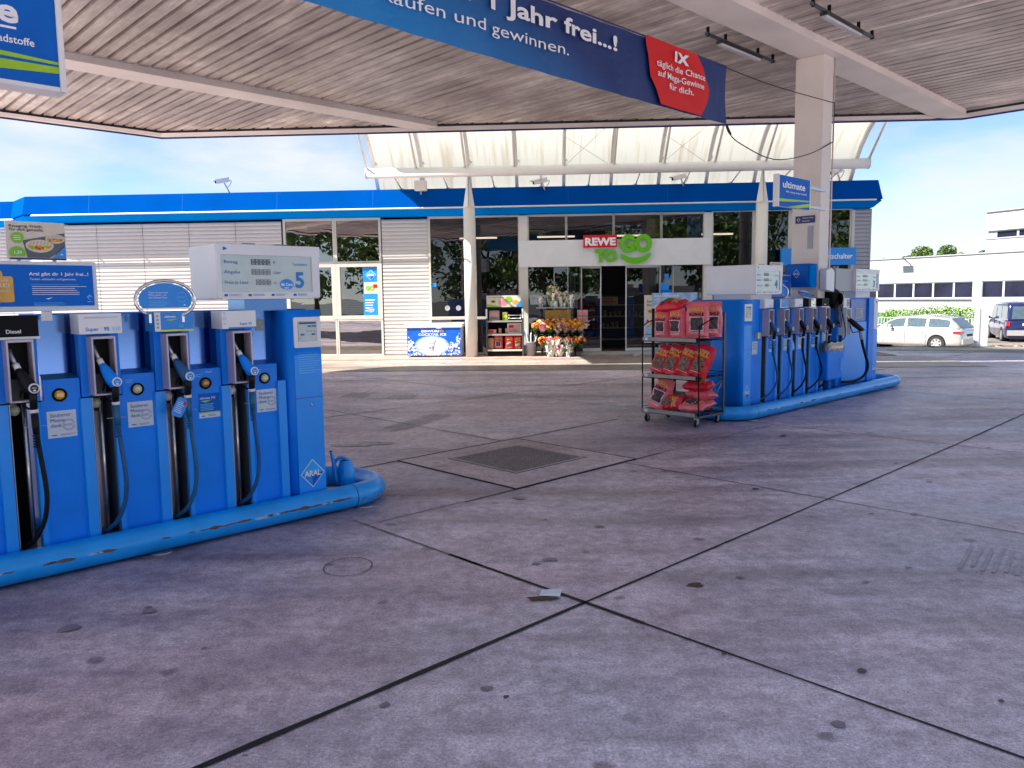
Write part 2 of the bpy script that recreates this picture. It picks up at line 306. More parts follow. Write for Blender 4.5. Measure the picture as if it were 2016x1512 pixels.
class MB:
    def __init__(s): s.v = []; s.f = []; s.m = []; s.s = []; s.T = None
    def add(s, vs, fs, m, smooth=False):
        b = len(s.v)
        s.v += [(s.T @ Vector(v)) if s.T else Vector(v) for v in vs]
        for f in fs: s.f.append(tuple(b + i for i in f)); s.m.append(m); s.s.append(smooth)
        return s
    def box(s, x0, x1, y0, y1, z0, z1, m, smooth=False):
        vs = [(x, y, z) for z in (z0, z1) for y in (y0, y1) for x in (x0, x1)]
        return s.add(vs, [(0, 2, 3, 1), (4, 5, 7, 6), (0, 1, 5, 4), (2, 6, 7, 3), (0, 4, 6, 2), (1, 3, 7, 5)], m, smooth)
    def rbox(s, x0, x1, y0, y1, z0, z1, m, r=0.01, n=3):   # box with rounded vertical edges seen in the x-z plane front face
        pts = []
        for cx, cz, a0 in ((x1 - r, z1 - r, 0), (x0 + r, z1 - r, 90), (x0 + r, z0 + r, 180), (x1 - r, z0 + r, 270)):
            for i in range(n + 1): a = R(a0 + 90 * i / n); pts.append((cx + r * math.cos(a), cz + r * math.sin(a)))
        return s.prism(pts, 'y', y0, y1, m)
    def prism(s, pts, axis, a, b, m, smooth=False):
        def mk(p, t):
            return {'x': (t, p[0], p[1]), 'y': (p[0], t, p[1]), 'z': (p[0], p[1], t)}[axis]
        n = len(pts); vs = [mk(p, a) for p in pts] + [mk(p, b) for p in pts]
        fs = [tuple(range(n)), tuple(range(2 * n - 1, n - 1, -1))]
        s.add(vs, fs, m, False); b0 = len(s.v) - 2 * n
        for i in range(n):
            j = (i + 1) % n; s.f.append((b0 + i, b0 + n + i, b0 + n + j, b0 + j)); s.m.append(m); s.s.append(smooth)
        return s
    def tube(s, pts, r, m, n=10, caps=True, closed=False):
        pts = [Vector(p) for p in pts]; k = len(pts); rs = r if isinstance(r, (list, tuple)) else [r] * k
        vs = []; up = None
        for i, p in enumerate(pts):
            if closed: d = pts[(i + 1) % k] - pts[i - 1]
            else: d = pts[min(i + 1, k - 1)] - pts[max(i - 1, 0)]
            d.normalize()
            if up is None:
                up = Vector((0, 0, 1)) if abs(d.z) < 0.9 else Vector((1, 0, 0))
            a = d.cross(up); a.normalize(); up = a.cross(d); up.normalize()
            for j in range(n):
                t = 2 * math.pi * j / n; vs.append(p + (a * math.cos(t) + up * math.sin(t)) * rs[i])
        fs = []
        for i in range(k if closed else k - 1):
            for j in range(n):
                i2 = (i + 1) % k; fs.append((i * n + j, i * n + (j + 1) % n, i2 * n + (j + 1) % n, i2 * n + j))
        s.add(vs, fs, m, True)
        if caps and not closed:
            b = len(s.v) - k * n
            s.f.append(tuple(b + j for j in range(n - 1, -1, -1))); s.m.append(m); s.s.append(False)
            s.f.append(tuple(b + (k - 1) * n + j for j in range(n))); s.m.append(m); s.s.append(False)
        return s
    def cyl(s, p0, p1, r, m, n=16, r2=None): return s.tube([p0, p1], [r, r if r2 is None else r2], m, n)
    def lathe(s, prof, c, m, n=20, axis='z'):
        c = Vector(c); vs = []
        for rr, z in prof:
            for j in range(n):
                t = 2 * math.pi * j / n; a, b = rr * math.cos(t), rr * math.sin(t)
                vs.append(c + Vector({'z': (a, b, z), 'y': (a, z, b), 'x': (z, a, b)}[axis]))
        k = len(prof); fs = [(i * n + j, i * n + (j + 1) % n, (i + 1) * n + (j + 1) % n, (i + 1) * n + j) for i in range(k - 1) for j in range(n)]
        s.add(vs, fs, m, True); b = len(s.v) - k * n
        for q, o in ((0, -1), (k - 1, 1)):
            if prof[q][0] > 1e-5: s.f.append(tuple(b + q * n + j for j in range(n))[::o]); s.m.append(m); s.s.append(False)
        return s
    def flat(s, pts, y, m):                       # polygon in the x-z plane at depth y
        return s.add([(p[0], y, p[1]) for p in pts], [tuple(range(len(pts)))], m)
    def rect(s, x0, x1, z0, z1, y, m): return s.flat([(x0, z0), (x1, z0), (x1, z1), (x0, z1)], y, m)
    def disc(s, x, z, rx, y, m, rz=None, n=24, a0=0, a1=360):
        rz = rx if rz is None else rz
        return s.flat([(x + rx * math.cos(R(a0 + (a1 - a0) * i / n)), z + rz * math.sin(R(a0 + (a1 - a0) * i / n))) for i in range(n if a1 - a0 >= 360 else n + 1)], y, m)
    def ring(s, x, z, r, w, y, m, n=28, rz=None):
        rz = r if rz is None else rz; vs = []
        for i in range(n):
            a = 2 * math.pi * i / n; vs += [(x + r * math.cos(a), y, z + rz * math.sin(a)), (x + (r - w) * math.cos(a), y, z + (rz - w) * math.sin(a))]
        return s.add(vs, [(2 * i, 2 * i + 1, (2 * i + 3) % (2 * n), (2 * i + 2) % (2 * n)) for i in range(n)], m)
    def txt(s, t, x, z, y, h, m, bold=0.0, width=None, align='l', ext=0.0, rot=0.0):
        vs, fs, w = textmesh(t, bold, ext)
        sx = h if width is None else width / max(w, 1e-6)
        ox = 0 if align == 'l' else (-w * sx / 2 if align == 'c' else -w * sx)
        ca, sa = math.cos(rot), math.sin(rot); out = []
        for v in vs:
            a, b = v.x * sx + ox, v.y * h
            out.append((x + a * ca - b * sa, y - v.z * h, z + a * sa + b * ca))
        return s.add(out, fs, m)
    def lines(s, x0, x1, z0, n, dz, y, m, th=0.004):
        for i in range(n): s.rect(x0, x0 + (x1 - x0) * random.uniform(0.7, 1), z0 - i * dz - th, z0 - i * dz, y, m)
        return s

def props(o, label=None, cat=None, group=None, kind=None):
    if label: o['label'] = label
    if cat: o['category'] = cat
    if group: o['group'] = group
    if kind: o['kind'] = kind
    return o
def link_mesh(name, mb, off=None, inv=None, bevel=0, recalc=True):
    me = bpy.data.meshes.new(name)
    vs = [(inv @ v) if inv else v for v in mb.v]
    me.from_pydata([tuple(v) for v in vs], [], mb.f)
    names = []
    for m in mb.m:
        if m not in names: names.append(m)
    for m in names: me.materials.append(M[m])
    idx = {m: i for i, m in enumerate(names)}
    me.polygons.foreach_set('material_index', [idx[m] for m in mb.m]); me.polygons.foreach_set('use_smooth', mb.s)
    if recalc:
        bm = bmesh.new(); bm.from_mesh(me); bmesh.ops.recalc_face_normals(bm, faces=bm.faces); bm.to_mesh(me); bm.free()
    me.update()
    o = bpy.data.objects.new(name, me); col.objects.link(o)
    if bevel:
        bv = o.modifiers.new('bevel', 'BEVEL'); bv.width = bevel; bv.segments = 2; bv.limit_method = 'ANGLE'; bv.angle_limit = R(40)
    return o
class Thing:
    def __init__(s, name, label, cat, frame, loc=(0, 0, 0), rz=0, group=None, tilt=None, kind=None):
        s.local = Matrix.Translation(loc) @ Matrix.Rotation(rz, 4, 'Z')
        if tilt: s.local = s.local @ tilt
        s.inv = s.local.inverted(); s.o = bpy.data.objects.new(name, None); col.objects.link(s.o); s.o.empty_display_size = 0.1
        s.o.matrix_world = FR[frame] @ s.local; props(s.o, label, cat, group, kind)
    def part(s, name, mb, parent=None, bevel=0, local=False, label=None, kind=None):
        o = link_mesh(name, mb, inv=None if local else s.inv, bevel=bevel)
        o.parent = parent or s.o
        if label: o['label'] = label
        if kind: o['kind'] = kind
        return o
def single(name, mb, label, cat, frame, loc=(0, 0, 0), rz=0, group=None, kind=None, bevel=0, tilt=None):   # one-mesh thing, mesh in local coordinates
    o = link_mesh(name, mb, bevel=bevel)
    m = Matrix.Translation(loc) @ Matrix.Rotation(rz, 4, 'Z')
    if tilt: m = m @ tilt
    o.matrix_world = FR[frame] @ m
    return props(o, label, cat, group, kind)
def dup(o, parent=None):
    c = o.copy(); col.objects.link(c)
    if parent: c.parent = parent; c.matrix_parent_inverse = o.matrix_parent_inverse.copy()
    for ch in [x for x in o.children]: dup(ch, c)
    return c
def place(o, frame, loc, rz=0, label=None, sc=None, tilt=None):
    m = Matrix.Translation(loc) @ Matrix.Rotation(rz, 4, 'Z')
    if tilt: m = m @ tilt
    if sc: m = m @ Matrix.Diagonal((sc, sc, sc, 1))
    o.matrix_world = FR[frame] @ m
    if label: o['label'] = label
    return o
def diamond(mb, x, z, r, y, rim='white_txt', txt=True, s=1.0):
    mb.flat([(x, z - r), (x + r * s, z), (x, z + r), (x - r * s, z)], y, rim)
    q = r * 0.93
    mb.flat([(x - q * s, z), (x, z - q), (x + q * s, z)], y - 0.001, 'sign_blue')
    mb.flat([(x + q * s, z), (x, z + q), (x - q * s, z)], y - 0.001, 'emblem_light'); mb.flat([(x - q * s, z), (x, z - q), (x - q * s * .1, z)], y - 0.0015, 'sign_light')
    if txt: mb.txt('ARAL', x, z - r * 0.18, y - 0.003, r * 0.55, 'white_txt', 0.03, width=r * 1.35 * s, align='c')

# ================================================================== GROUND
def cx(p, frame='I'): return FR[frame] @ Vector(p)
def terrain_z(y): t = min(1, max(0, (y - 21.8) / 13.0)); return -0.86 * t * t * (3 - 2 * t)
g = MB()
xs = [-600, -120, -60, -30, -12, 0, 8, 12, 20, 30, 50, 90, 200, 600]; ys = [-400, -90, -40, -20, 0, 12, 20, 24, 26, 28, 30, 32, 34, 36, 38, 45, 60, 90, 200, 900]
vs = [(x, y, terrain_z(y) - 0.02) for y in ys for x in xs]; nx = len(xs)
g.add(vs, [(j * nx + i, j * nx + i + 1, (j + 1) * nx + i + 1, (j + 1) * nx + i) for j in range(len(ys) - 1) for i in range(nx - 1)], 'far_ground')
single('ground', g, None, None, 'W', kind='structure')
# forecourt slab: the whole drive, out to the paving in front of the shop and the street on the right
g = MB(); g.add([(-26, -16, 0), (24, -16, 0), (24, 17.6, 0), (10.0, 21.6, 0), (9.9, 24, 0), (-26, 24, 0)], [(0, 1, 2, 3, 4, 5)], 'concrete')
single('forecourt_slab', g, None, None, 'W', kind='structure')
# street beyond with kerb
g = MB()
rows = [(20.6, 0), (24, 0), (26, 0), (28, 0), (30, 0), (32, 0), (34, 0), (36, 0), (40, 0), (52, 0)]
vs = []
for y, _ in rows: vs += [(10.3 if y < 25 else 8, y, terrain_z(y) + 0.004), (60, y - 6 if y < 22 else y, terrain_z(y) + 0.004)]
g.add(vs, [(2 * i, 2 * i + 1, 2 * i + 3, 2 * i + 2) for i in range(len(rows) - 1)], 'road')
single('street', g, None, None, 'W', kind='structure')
g = MB()
kx = [(10.4, 21.55), (12.6, 20.9), (16, 20.2), (26, 18.4)]
for (x0, y0), (x1, y1) in zip(kx, kx[1:]):
    g.add([(x0, y0, 0.0), (x1, y1, 0.0), (x1, y1 + 0.0, 0.05), (x0, y0, 0.05), (x0, y0 + .16, 0.05), (x1, y1 + .16, 0.05)], [(0, 1, 2, 3), (3, 2, 5, 4)], 'ramp')
single('kerb', g, None, None, 'W', kind='structure')
# pavers before the shop
g = MB(); g.box(-9.5, 13.6, -1.55, 0.12, -0.05, 0.022, 'pavers'); single('shop_pavement', g, None, None, 'S', kind='structure')
g = MB(); g.add([(-14, -4.7, .009), (14.2, -4.7, .009), (14.2, -1.55, .009), (-14, -1.55, .009)], [(0, 1, 2, 3)], 'sun_dimmed_concrete'); single('sun_dimmed_strip', g, None, None, 'S', kind='structure')  # darker concrete sheet added where the sun falls, so the strip stays below white
g = MB(); g.box(4.15, 9.2, -0.62, 0.1, -0.05, 0.075, 'ramp'); single('door_step', g, None, None, 'S', kind='structure', bevel=0.01)
# slab joints
j = MB()
def jl(u0, w0, u1, w1, wd, m='joint', z=0.004):
    d = Vector((u1 - u0, -(w1 - w0), 0)); d.normalize(); n = Vector((-d.y, d.x, 0)) * wd / 2
    a = Vector((u0, -w0, z)); b = Vector((u1, -w1, z)); k = max(1, int((b - a).length / 0.35)); p = []
    for i in range(k + 1):
        q = a.lerp(b, i / k); e = wd * 0.5 * random.uniform(0.75, 1.25) / (wd * .5)
        p += [q + n * e, q - n * e]
    j.add(p, [(2 * i, 2 * i + 1, 2 * i + 3, 2 * i + 2) for i in range(k)], m)
jl(-6, -2.59, 3.01, -2.58, .030); jl(3.01, -2.58, 9, -2.56, .017); jl(9, -2.56, 20, -2.66, .020)
jl(3.0, -4.62, 3.9, -4.60, .012, 'joint_light'); jl(3.9, -4.58, 6.5, -4.58, .02); jl(6.5, -4.585, 8.8, -4.59, .012, 'joint_light'); jl(4.6, -4.60, 4.9, -4.60, .014)
jl(4.0, -6.26, 8.0, -6.28, .022); jl(-4, -6.26, 4.0, -6.26, .02); jl(15.0, -6.3, 25, -6.3, .02)
jl(-4, -9.35, 17.5, -9.36, .018); jl(-4, -13.2, 14.5, -13.3, .018)
jl(3.01, -4.8, 3.01, -3.4, .018, 'joint_light'); jl(3.01, -3.7, 3.01, -2.2, .024); jl(3.01, -2.2, 3.01, 4, .013); jl(3.01, -17, 3.01, -6.3, .018)
jl(5.9, -14, 5.9, -6.27, .014); jl(5.91, -4.55, 5.91, 3, .012); jl(8.95, -17.5, 8.93, -6.3, .013); jl(8.93, -5.1, 8.93, 3, .012); jl(13.27, -4.9, 13.27, 2, .012); jl(17.5, -9, 17.5, 2, .012)
single('slab_joints', j, None, None, 'I', kind='structure')
# stains and wear
st = MB()
def blob(x, y, rx, ry, m, z=0.006, n=18, jag=0.25, rot=0):
    ph = [random.uniform(0, 6.3) for _ in range(3)]; p = []
    for i in range(n):
        a = 2 * math.pi * i / n; k = 1 + jag * (math.sin(2 * a + ph[0]) * .5 + math.sin(3 * a + ph[1]) * .35 + math.sin(5 * a + ph[2]) * .25)
        u, v = rx * k * math.cos(a), ry * k * math.sin(a); p.append((x + u * math.cos(rot) - v * math.sin(rot), y + u * math.sin(rot) + v * math.cos(rot), z))
    st.add(p, [tuple(range(n))], m)
for x, y, r, m in ((1.47, 3.16, .035, 'stain'), (1.95, 4.18, .03, 'stain_soft'), (.93, 3.33, .02, 'stain'), (3.04, 8.66, .05, 'stain'), (.22, 4.62, .07, 'stain_soft'), (.13, 4.55, .04, 'stain_soft'),
                   (-.12, 3.05, .04, 'stain_soft'), (-.04, 2.98, .02, 'stain'), (-.52, 2.93, .035, 'stain_soft'), (.09, 2.45, .05, 'stain_soft'), (.17, 2.44, .03, 'stain_soft'), (1.28, 4.28, .035, 'stain_soft'),
                   (2.0, 6.3, .05, 'stain'), (1.4, 7.0, .05, 'stain_soft'), (2.3, 4.4, .03, 'stain_soft'), (1.2, 2.75, .05, 'stain_soft'), (-.3, 7.85, .08, 'stain'), (.05, 6.1, .09, 'stain_soft'), (-1.9, 3.9, .06, 'stain_soft'),
                   (-2.2, 3.7, .09, 'stain_soft'), (.6, 5.3, .05, 'stain_soft'), (2.9, 5.5, .05, 'stain_soft'), (3.6, 7.2, .04, 'stain'), (1.9, 2.9, .02, 'stain')):
    blob(x, y, r * .62, r * .62 * random.uniform(.7, 1), m)
blob(1.0, 4.17, .055, .025, 'leaf_dry', jag=.5); blob(-1.7, 8.5, .3, .09, 'stain_white', jag=.5); blob(-1.55, 8.62, .16, .05, 'stain_white', jag=.6)
for i in range(130):
    x, y = random.uniform(-3, 6), random.uniform(2.3, 11); r = random.choice([.004, .006, .008, .012, .018])
    blob(x, y, r * 1.3, r, random.choice(['stain', 'stain_soft', 'stain_white', 'stain_soft']), n=7)
# ring mark and tyre marks
rg = MB(); cxr, cyr = -1.0, 4.54
pts = []
for i in range(48):
    a = 2 * math.pi * i / 48; e = random.uniform(.9, 1.1)
    pts += [(cxr + .145 * math.cos(a), cyr + .165 * math.sin(a), .006), (cxr + (.145 - .007 * e) * math.cos(a), cyr + (.165 - .007 * e) * math.sin(a), .006)]
st.add(pts, [(2 * i, 2 * i + 1, (2 * i + 3) % 96, (2 * i + 2) % 96) for i in range(48)], 'stain')
def tyre_mark(x0, y0, x1, y1, n, sp, wd, m):
    d = Vector((x1 - x0, y1 - y0, 0)); dn = d.normalized(); nn = Vector((-dn.y, dn.x, 0))
    for k in range(n):
        o = nn * (k - n / 2) * sp; a = Vector((x0, y0, .0055)) + o + dn * random.uniform(0, .15); b = Vector((x1, y1, .0055)) + o - dn * random.uniform(0, .15)
        q = nn * wd / 2; st.add([a + q, b + q * .6, b - q * .6, a - q], [(0, 1, 2, 3)], m)
tyre_mark(2.66, 4.3, 3.05, 4.8, 6, .055, .022, 'stain_faint'); tyre_mark(-1.55, 9.4, -.95, 10.8, 6, .06, .02, 'stain_soft'); tyre_mark(-1.9, 12.3, -1.8, 13.2, 5, .09, .03, 'stain_soft')
tyre_mark(-2.7, 12.6, -2.6, 13.4, 5, .09, .03, 'stain_soft')
single('oil_stains', st, None, None, 'W', kind='structure')

# pit cover (manhole) between the islands
t = Thing('pit_cover', 'square pit cover with chequered metal lid in the ground between the pump islands', 'manhole cover', 'I', (5.3, 5.42, 0))
b = MB(); b.box(4.47, 6.11, 4.58, 6.26, -0.03, 0.007, 'pit_concrete')
for a in ((4.47, 6.11, 4.57, 4.59), (4.47, 6.11, 6.25, 6.27), (4.46, 4.475, 4.57, 6.27), (6.105, 6.12, 4.57, 6.27)): b.box(*a, 0, 0.009, 'joint')
t.part('frame', b)
b = MB(); b.box(4.86, 5.84, 4.98, 5.96, 0, 0.0105, 'stain'); b.box(4.875, 5.825, 4.995, 5.945, 0, 0.012, 'pit_concrete'); b.box(4.89, 5.81, 5.01, 5.93, 0, 0.013, 'lid_grey')
for i in range(22):
    for k in range(22):
        x, y = 4.91 + i * .0405, 5.03 + k * .0405; b.box(x, x + .022, y, y + .022, 0.013, 0.0165, 'lid_stud')
t.part('lid', b)

# ================================================================== CANOPY
cp = Thing('forecourt_canopy', 'large flat canopy with dirty corrugated underside and white beams over the pump islands', 'canopy', 'I', (11.6, 5.5, 0))
def ymax(u): return 17.42 if u <= 6.56 else 17.42 - (u - 6.56) * (17.42 - 5.28) / (17.88 - 6.56)
CU, CY = -6.4, 1.03
b = MB(); u = CU
while u < 17.85:
    for a, c, z0, z1 in ((0, .15, 5.205, 5.205), (.15, .160, 5.205, 5.262), (.160, .200, 5.262, 5.262), (.200, .21, 5.262, 5.205)):
        u0, u1 = u + a, min(u + c, 17.87)
        if u1 <= u0: continue
        b.add([(u0, CY, z0), (u1, CY, z1), (u1, ymax(u1), z1), (u0, ymax(u0), z0)], [(0, 1, 2, 3)], 'ceiling')
    u += .21
cp.part('corrugated_ceiling', b)
b = MB(); b.add([(CU, CY, 5.5), (17.9, CY, 5.5), (17.9, 5.3, 5.5), (6.56, 17.45, 5.5), (CU, 17.45, 5.5)], [(0, 1, 2, 3, 4)], 'grey_box'); cp.part('roof_deck', b)
poly = [(CU, CY), (17.9, CY), (17.9, 5.28), (6.56, 17.45), (CU, 17.45)]
e1, e2 = MB(), MB()
for i in range(5):
    a, c = Vector(poly[i]), Vector(poly[(i + 1) % 5]); cen = Vector((5, 5)); 
    def ins(p, d):
        # inward offset of corner by mitre using neighbouring edges
        k = poly.index(tuple(p)); p0, p1, p2 = Vector(poly[k - 1]), Vector(poly[k]), Vector(poly[(k + 1) % 5])
        n1 = Vector((-(p1 - p0).y, (p1 - p0).x)).normalized(); n2 = Vector((-(p2 - p1).y, (p2 - p1).x)).normalized()
        m_ = (n1 + n2); m_ = m_ / (m_.length ** 2) * 2; return p1 + m_ * d
    a0, c0 = ins(poly[i], .14), ins(poly[(i + 1) % 5], .14); a9, c9 = ins(poly[i], .09), ins(poly[(i + 1) % 5], .09)
    e1.add([(*a, 5.1), (*c, 5.1), (*c9, 5.1), (*a9, 5.1)], [(0, 1, 2, 3)], 'canopy_white')
    e1.add([(*a9, 5.1), (*c9, 5.1), (*c0, 5.16), (*a0, 5.16)], [(0, 1, 2, 3)], 'canopy_white')
    e1.add([(*a0, 5.16), (*c0, 5.16), (*c0, 5.26), (*a0, 5.26)], [(0, 1, 2, 3)], 'dark')
    o1, o2 = ins(poly[i], -.03), ins(poly[(i + 1) % 5], -.03)
    e2.add([(*o1, 5.07), (*o2, 5.07), (*c, 5.07), (*a, 5.07), (*o1, 5.75), (*o2, 5.75), (*c, 5.75), (*a, 5.75)], [(0, 1, 2, 3), (0, 1, 5, 4), (4, 5, 6, 7), (3, 2, 6, 7)], 'navy')
cp.part('edge_trim', e1); cp.part('fascia_strip', e2)
def beam(y0, y1, u1):
    b = MB(); zs = 5.1; yc = (y0 + y1) / 2
    b.box(CU, u1, y0, y1, zs, zs + .15, 'canopy_white'); b.box(CU, u1, y0 + .04, y1 - .04, zs + .10, 5.4, 'canopy_white')
    x = CU + .3
    while x < u1 - .3:
        for yy in (y0 - .004, y1 + .004):
            b.lathe([(0.0, .0), (.016, .0), (.013, .012), (0, .016)], (x, yy if yy > y1 else yy - .012, zs + .135), 'white', 6, 'y')
        x += .21
    return b
cp.part('beam', beam(5.12, 5.65, 17.6)); cp.part('beam', beam(12.80, 13.33, 10.35))
b = MB(); b.box(11.3, 11.36, CY, 5.1, 5.19, 5.25, 'canopy_white'); cp.part('purlin', b)
def column(u, y):
    b = MB(); b.box(u, u + .32, y, y + .44, 0.05, 5.1, 'column_white', ); 
    b.box(u - .012, u + .33, y - .012, y + .45, 0.03, .25, 'column_white')
    return b
c2 = cp.part('support_column', column(11.55, 5.27), bevel=.012); cp.part('support_column', column(-0.35, 5.27), bevel=.012)
b = MB(); b.tube([(11.895, 5.262, .2), (11.895, 5.262, 5.1)], .012, 'canopy_white', 6); b.rbox(11.66, 11.66 + .001, 5.2, 5.2, 0, 0.1, 'white') if False else None
cp.part('drain_pipe', b, c2)
b = MB(); b.box(11.53, 11.549, 5.37, 5.45, 2.28, 2.62, 'grey_box'); cp.part('access_plate', b, c2, bevel=.003)
# cross beam seen at far left of ceiling, same family: edge beams are enough
def lamp(label, u, y):
    t = Thing('ceiling_lamp', label, 'lamp', 'I', (u, y, 5.15), group='strip lamps under the canopy')
    b = MB(); b.box(u - .95, u + .95, y - .018, y + .018, 5.085, 5.12, 'darksteel')
    for q in (-.9, -.45, .45, .9): b.box(u + q - .010, u + q + .010, y - .02, y + .02, 5.075, 5.20, 'black')
    t.part('mounting_rail', b)
    b = MB(); b.box(u - .62, u + .50, y - .05, y + .05, 5.045, 5.085, 'dark'); t.part('housing', b, bevel=.01)
    b = MB(); b.prism([(y - .045, 5.045), (y + .045, 5.045), (y + .032, 5.015), (y - .032, 5.015)], 'x', u - .60, u + .48, 'lamp_tube'); t.part('diffuser', b, bevel=.008)
lamp('long strip lamp on the ceiling between the banner end and the column', 10.45, 5.98)
lamp('long strip lamp on the ceiling right of the main beam near the top right', 10.45, 4.52)

# ================================================================== ISLANDS
def island(label1, label2, u0, u1, yn, yf, feet, cap=True):
    g = MB(); g.box(u0 + .15, u1 - .42, yn + .10, yf - .06, 0, .125, 'darksteel')
    single('island_plinth', g, None, None, 'I', kind='structure')
    t = Thing('guard_rail', label1, 'guard rail', 'I', (u1 - .5, yn, 0), group='tube rails round the pump islands')
    r = .088; zc = .10; pts = []
    q = (yf - yn) / 2 - .02
    def arc(cx_, cy_, a0, a1, rad, n=8): return [(cx_ + rad * math.cos(R(a0 + (a1 - a0) * i / n)), cy_ + rad * math.sin(R(a0 + (a1 - a0) * i / n)), zc) for i in range(n + 1)]
    rr = min(.34, q)
    pts = arc(u1 - rr, yn + rr, -90, 0, rr) + arc(u1 - rr, yf - rr, 0, 90, rr)
    k = int((u1 - u0 - 2 * rr) / .5)
    far = [(u1 - rr - (u1 - u0 - 2 * rr) * i / k, yf, zc) for i in range(1, k)]
    near = [(u0 + rr + (u1 - u0 - 2 * rr) * i / k, yn, zc) for i in range(1, k)]
    pts = pts + far + arc(u0 + rr, yf - rr, 90, 180, rr) + arc(u0 + rr, yn + rr, 180, 270, rr) + near
    b = MB(); b.tube(pts, r, 'pipe_blue', 20, closed=True); rail = t.part('tube', b)
    for fu in feet:
        b = MB(); b.cyl((fu, yn + .02, 0), (fu, yn + .02, .06), .05, 'darksteel', 14); b.cyl((fu, yn - .02, 0), (fu, yn - .02, .012), .07, 'steel', 14)
        t.part('foot', b); b = MB(); b.cyl((fu, yf - .02, 0), (fu, yf - .02, .06), .05, 'darksteel', 14); t.part('foot', b)
    # weld seams
    for su in (u1 - rr - .02, u0 + rr + .02):
        b = MB(); b.tube([(su - .003, yn, zc), (su + .003, yn, zc)], r + .0015, 'navy', 20); t.part('seam', b, rail)
    # long scrape at bumper height
    b = MB()
    a = u0 + rr
    while a < u1 - rr - .1:
        ln = random.uniform(.03, .12); th = R(random.uniform(-30, -26)); h = random.uniform(.005, .011) * (1.7 if random.random() < .25 else 1); rz_ = r + .0012
        if random.random() < (.96 if (a > 1.9 and u1 < 5) else .5 if u1 < 5 else .22):
            v = []
            for i in range(5):
                x = a + ln * i / 4; w = h / r * (0.3 + math.sin(math.pi * (i + .3) / 4.6)) * .6
                tt = th + random.uniform(-.03, .03)
                v += [(x, yn - rz_ * math.cos(tt + w), zc + rz_ * math.sin(tt + w) + .050), (x, yn - rz_ * math.cos(tt - w), zc + rz_ * math.sin(tt - w) + .050)]
            v = [(x, yn - math.sqrt(max(0, rz_ ** 2 - (z - zc) ** 2)), z) for x, y, z in v]
            b.add(v, [(2 * i, 2 * i + 1, 2 * i + 3, 2 * i + 2) for i in range(4)], random.choice(['scuff', 'scuff', 'scuff', 'scuff_light']), True)
        a += ln * random.uniform(.55, .95)
    # scrape round the bend
    for i in range(70):
        an = R(random.uniform(-92, -5)); th = R(random.uniform(-28, -6)); da = random.uniform(.01, .06); w = random.uniform(.01, .06); rz_ = r + .0012
        v = []
        for s_, q_ in ((0, -w), (da, -w * .5), (da * 1.4, w * .4), (da * .4, w)):
            rad = rr + rz_ * math.cos(th + q_); v.append((u1 - rr + rad * math.cos(an + s_), yn + rr + rad * math.sin(an + s_), zc + rz_ * math.sin(th + q_)))
        b.add(v, [(0, 1, 2, 3)], random.choice(['scuff', 'scuff', 'scuff_light']))
    t.part('scrape_marks', b, rail)
    return t, rail
t1, rail1 = island('fat blue tube rail with rusty scrape round the near left pump island', '', -3.5, 3.555, 5.085, 5.86, (-.8, .4, 1.75, 3.28))
b = MB(); b.tube([(3.05, 5.86, .10), (3.20, 5.86, .10)], .0895, 'chrome', 20); t1.part('steel_sleeve', b, rail1)
t2, rail2 = island('fat blue tube rail round the far right pump island behind the charcoal trolley', '', 8.74, 14.22, 4.965, 5.98, (9.05, 10.3, 11.9, 13.4))

# ================================================================== DISPENSERS
def nozzle(t, uc, body, lab, dz=0, yf=5.17, ext=False, style=0):
    b = MB(); o = (uc, yf, dz)
    P = lambda x, y, z: (uc + x, yf + y, z + dz)
    b.tube([P(-.04, -.045, 1.345), P(-.036, -.06, 1.31), P(-.02, -.085, 1.25)], [.011, .0125, .013], 'steel', 10)
    nz_ = t.part('nozzle', b)
    b = MB(); b.tube([P(-.022, -.083, 1.262), P(-.012, -.10, 1.228)], .018, 'white', 12); t.part('collar', b, nz_)
    b = MB(); b.tube([P(-.015, -.098, 1.235), P(-.004, -.115, 1.205), P(.012, -.135, 1.165), P(.028, -.150, 1.13), P(.036, -.155, 1.10)], [.016, .027, .034, .037, .027], body, 14)
    b.tube([P(.028, -.150, 1.13), P(.036, -.187, 1.128)], [.030, .026], body, 16); t.part('handle_cover', b, nz_)
    b = MB(); b.lathe([(.0, -.004), (.027, -.004), (.029, 0), (.026, .004)], P(.037, -.190, 1.128), 'white', 20, 'y'); b.disc(uc + .037, 1.128 + dz, .021, yf - .1955, 'sign_light' if body != 'rubber' else 'dark', n=18)
    b.rect(uc + .031, uc + .043, 1.112 + dz, 1.121 + dz, yf - .1965, 'white_txt'); b.txt(lab, uc + .037, 1.128 + dz, yf - .1965, .008, 'white_txt', .02, align='c'); t.part('badge', b, nz_)
    b = MB(); b.tube([P(.034, -.152, 1.105), P(.040, -.14, 1.06), P(.042, -.125, 1.0)], [.024, .021, .020], 'rubber', 12)
    b.tube([P(-.005, -.10, 1.11), P(-.012, -.07, 1.06), P(.005, -.06, 1.02), P(.03, -.10, 1.0)], .006, 'black', 6); t.part('grip', b, nz_)
    b = MB(); b.tube([P(.042, -.125, 1.003), P(.043, -.124, .985)], .023, 'white', 12); t.part('swivel', b, nz_)
    return P
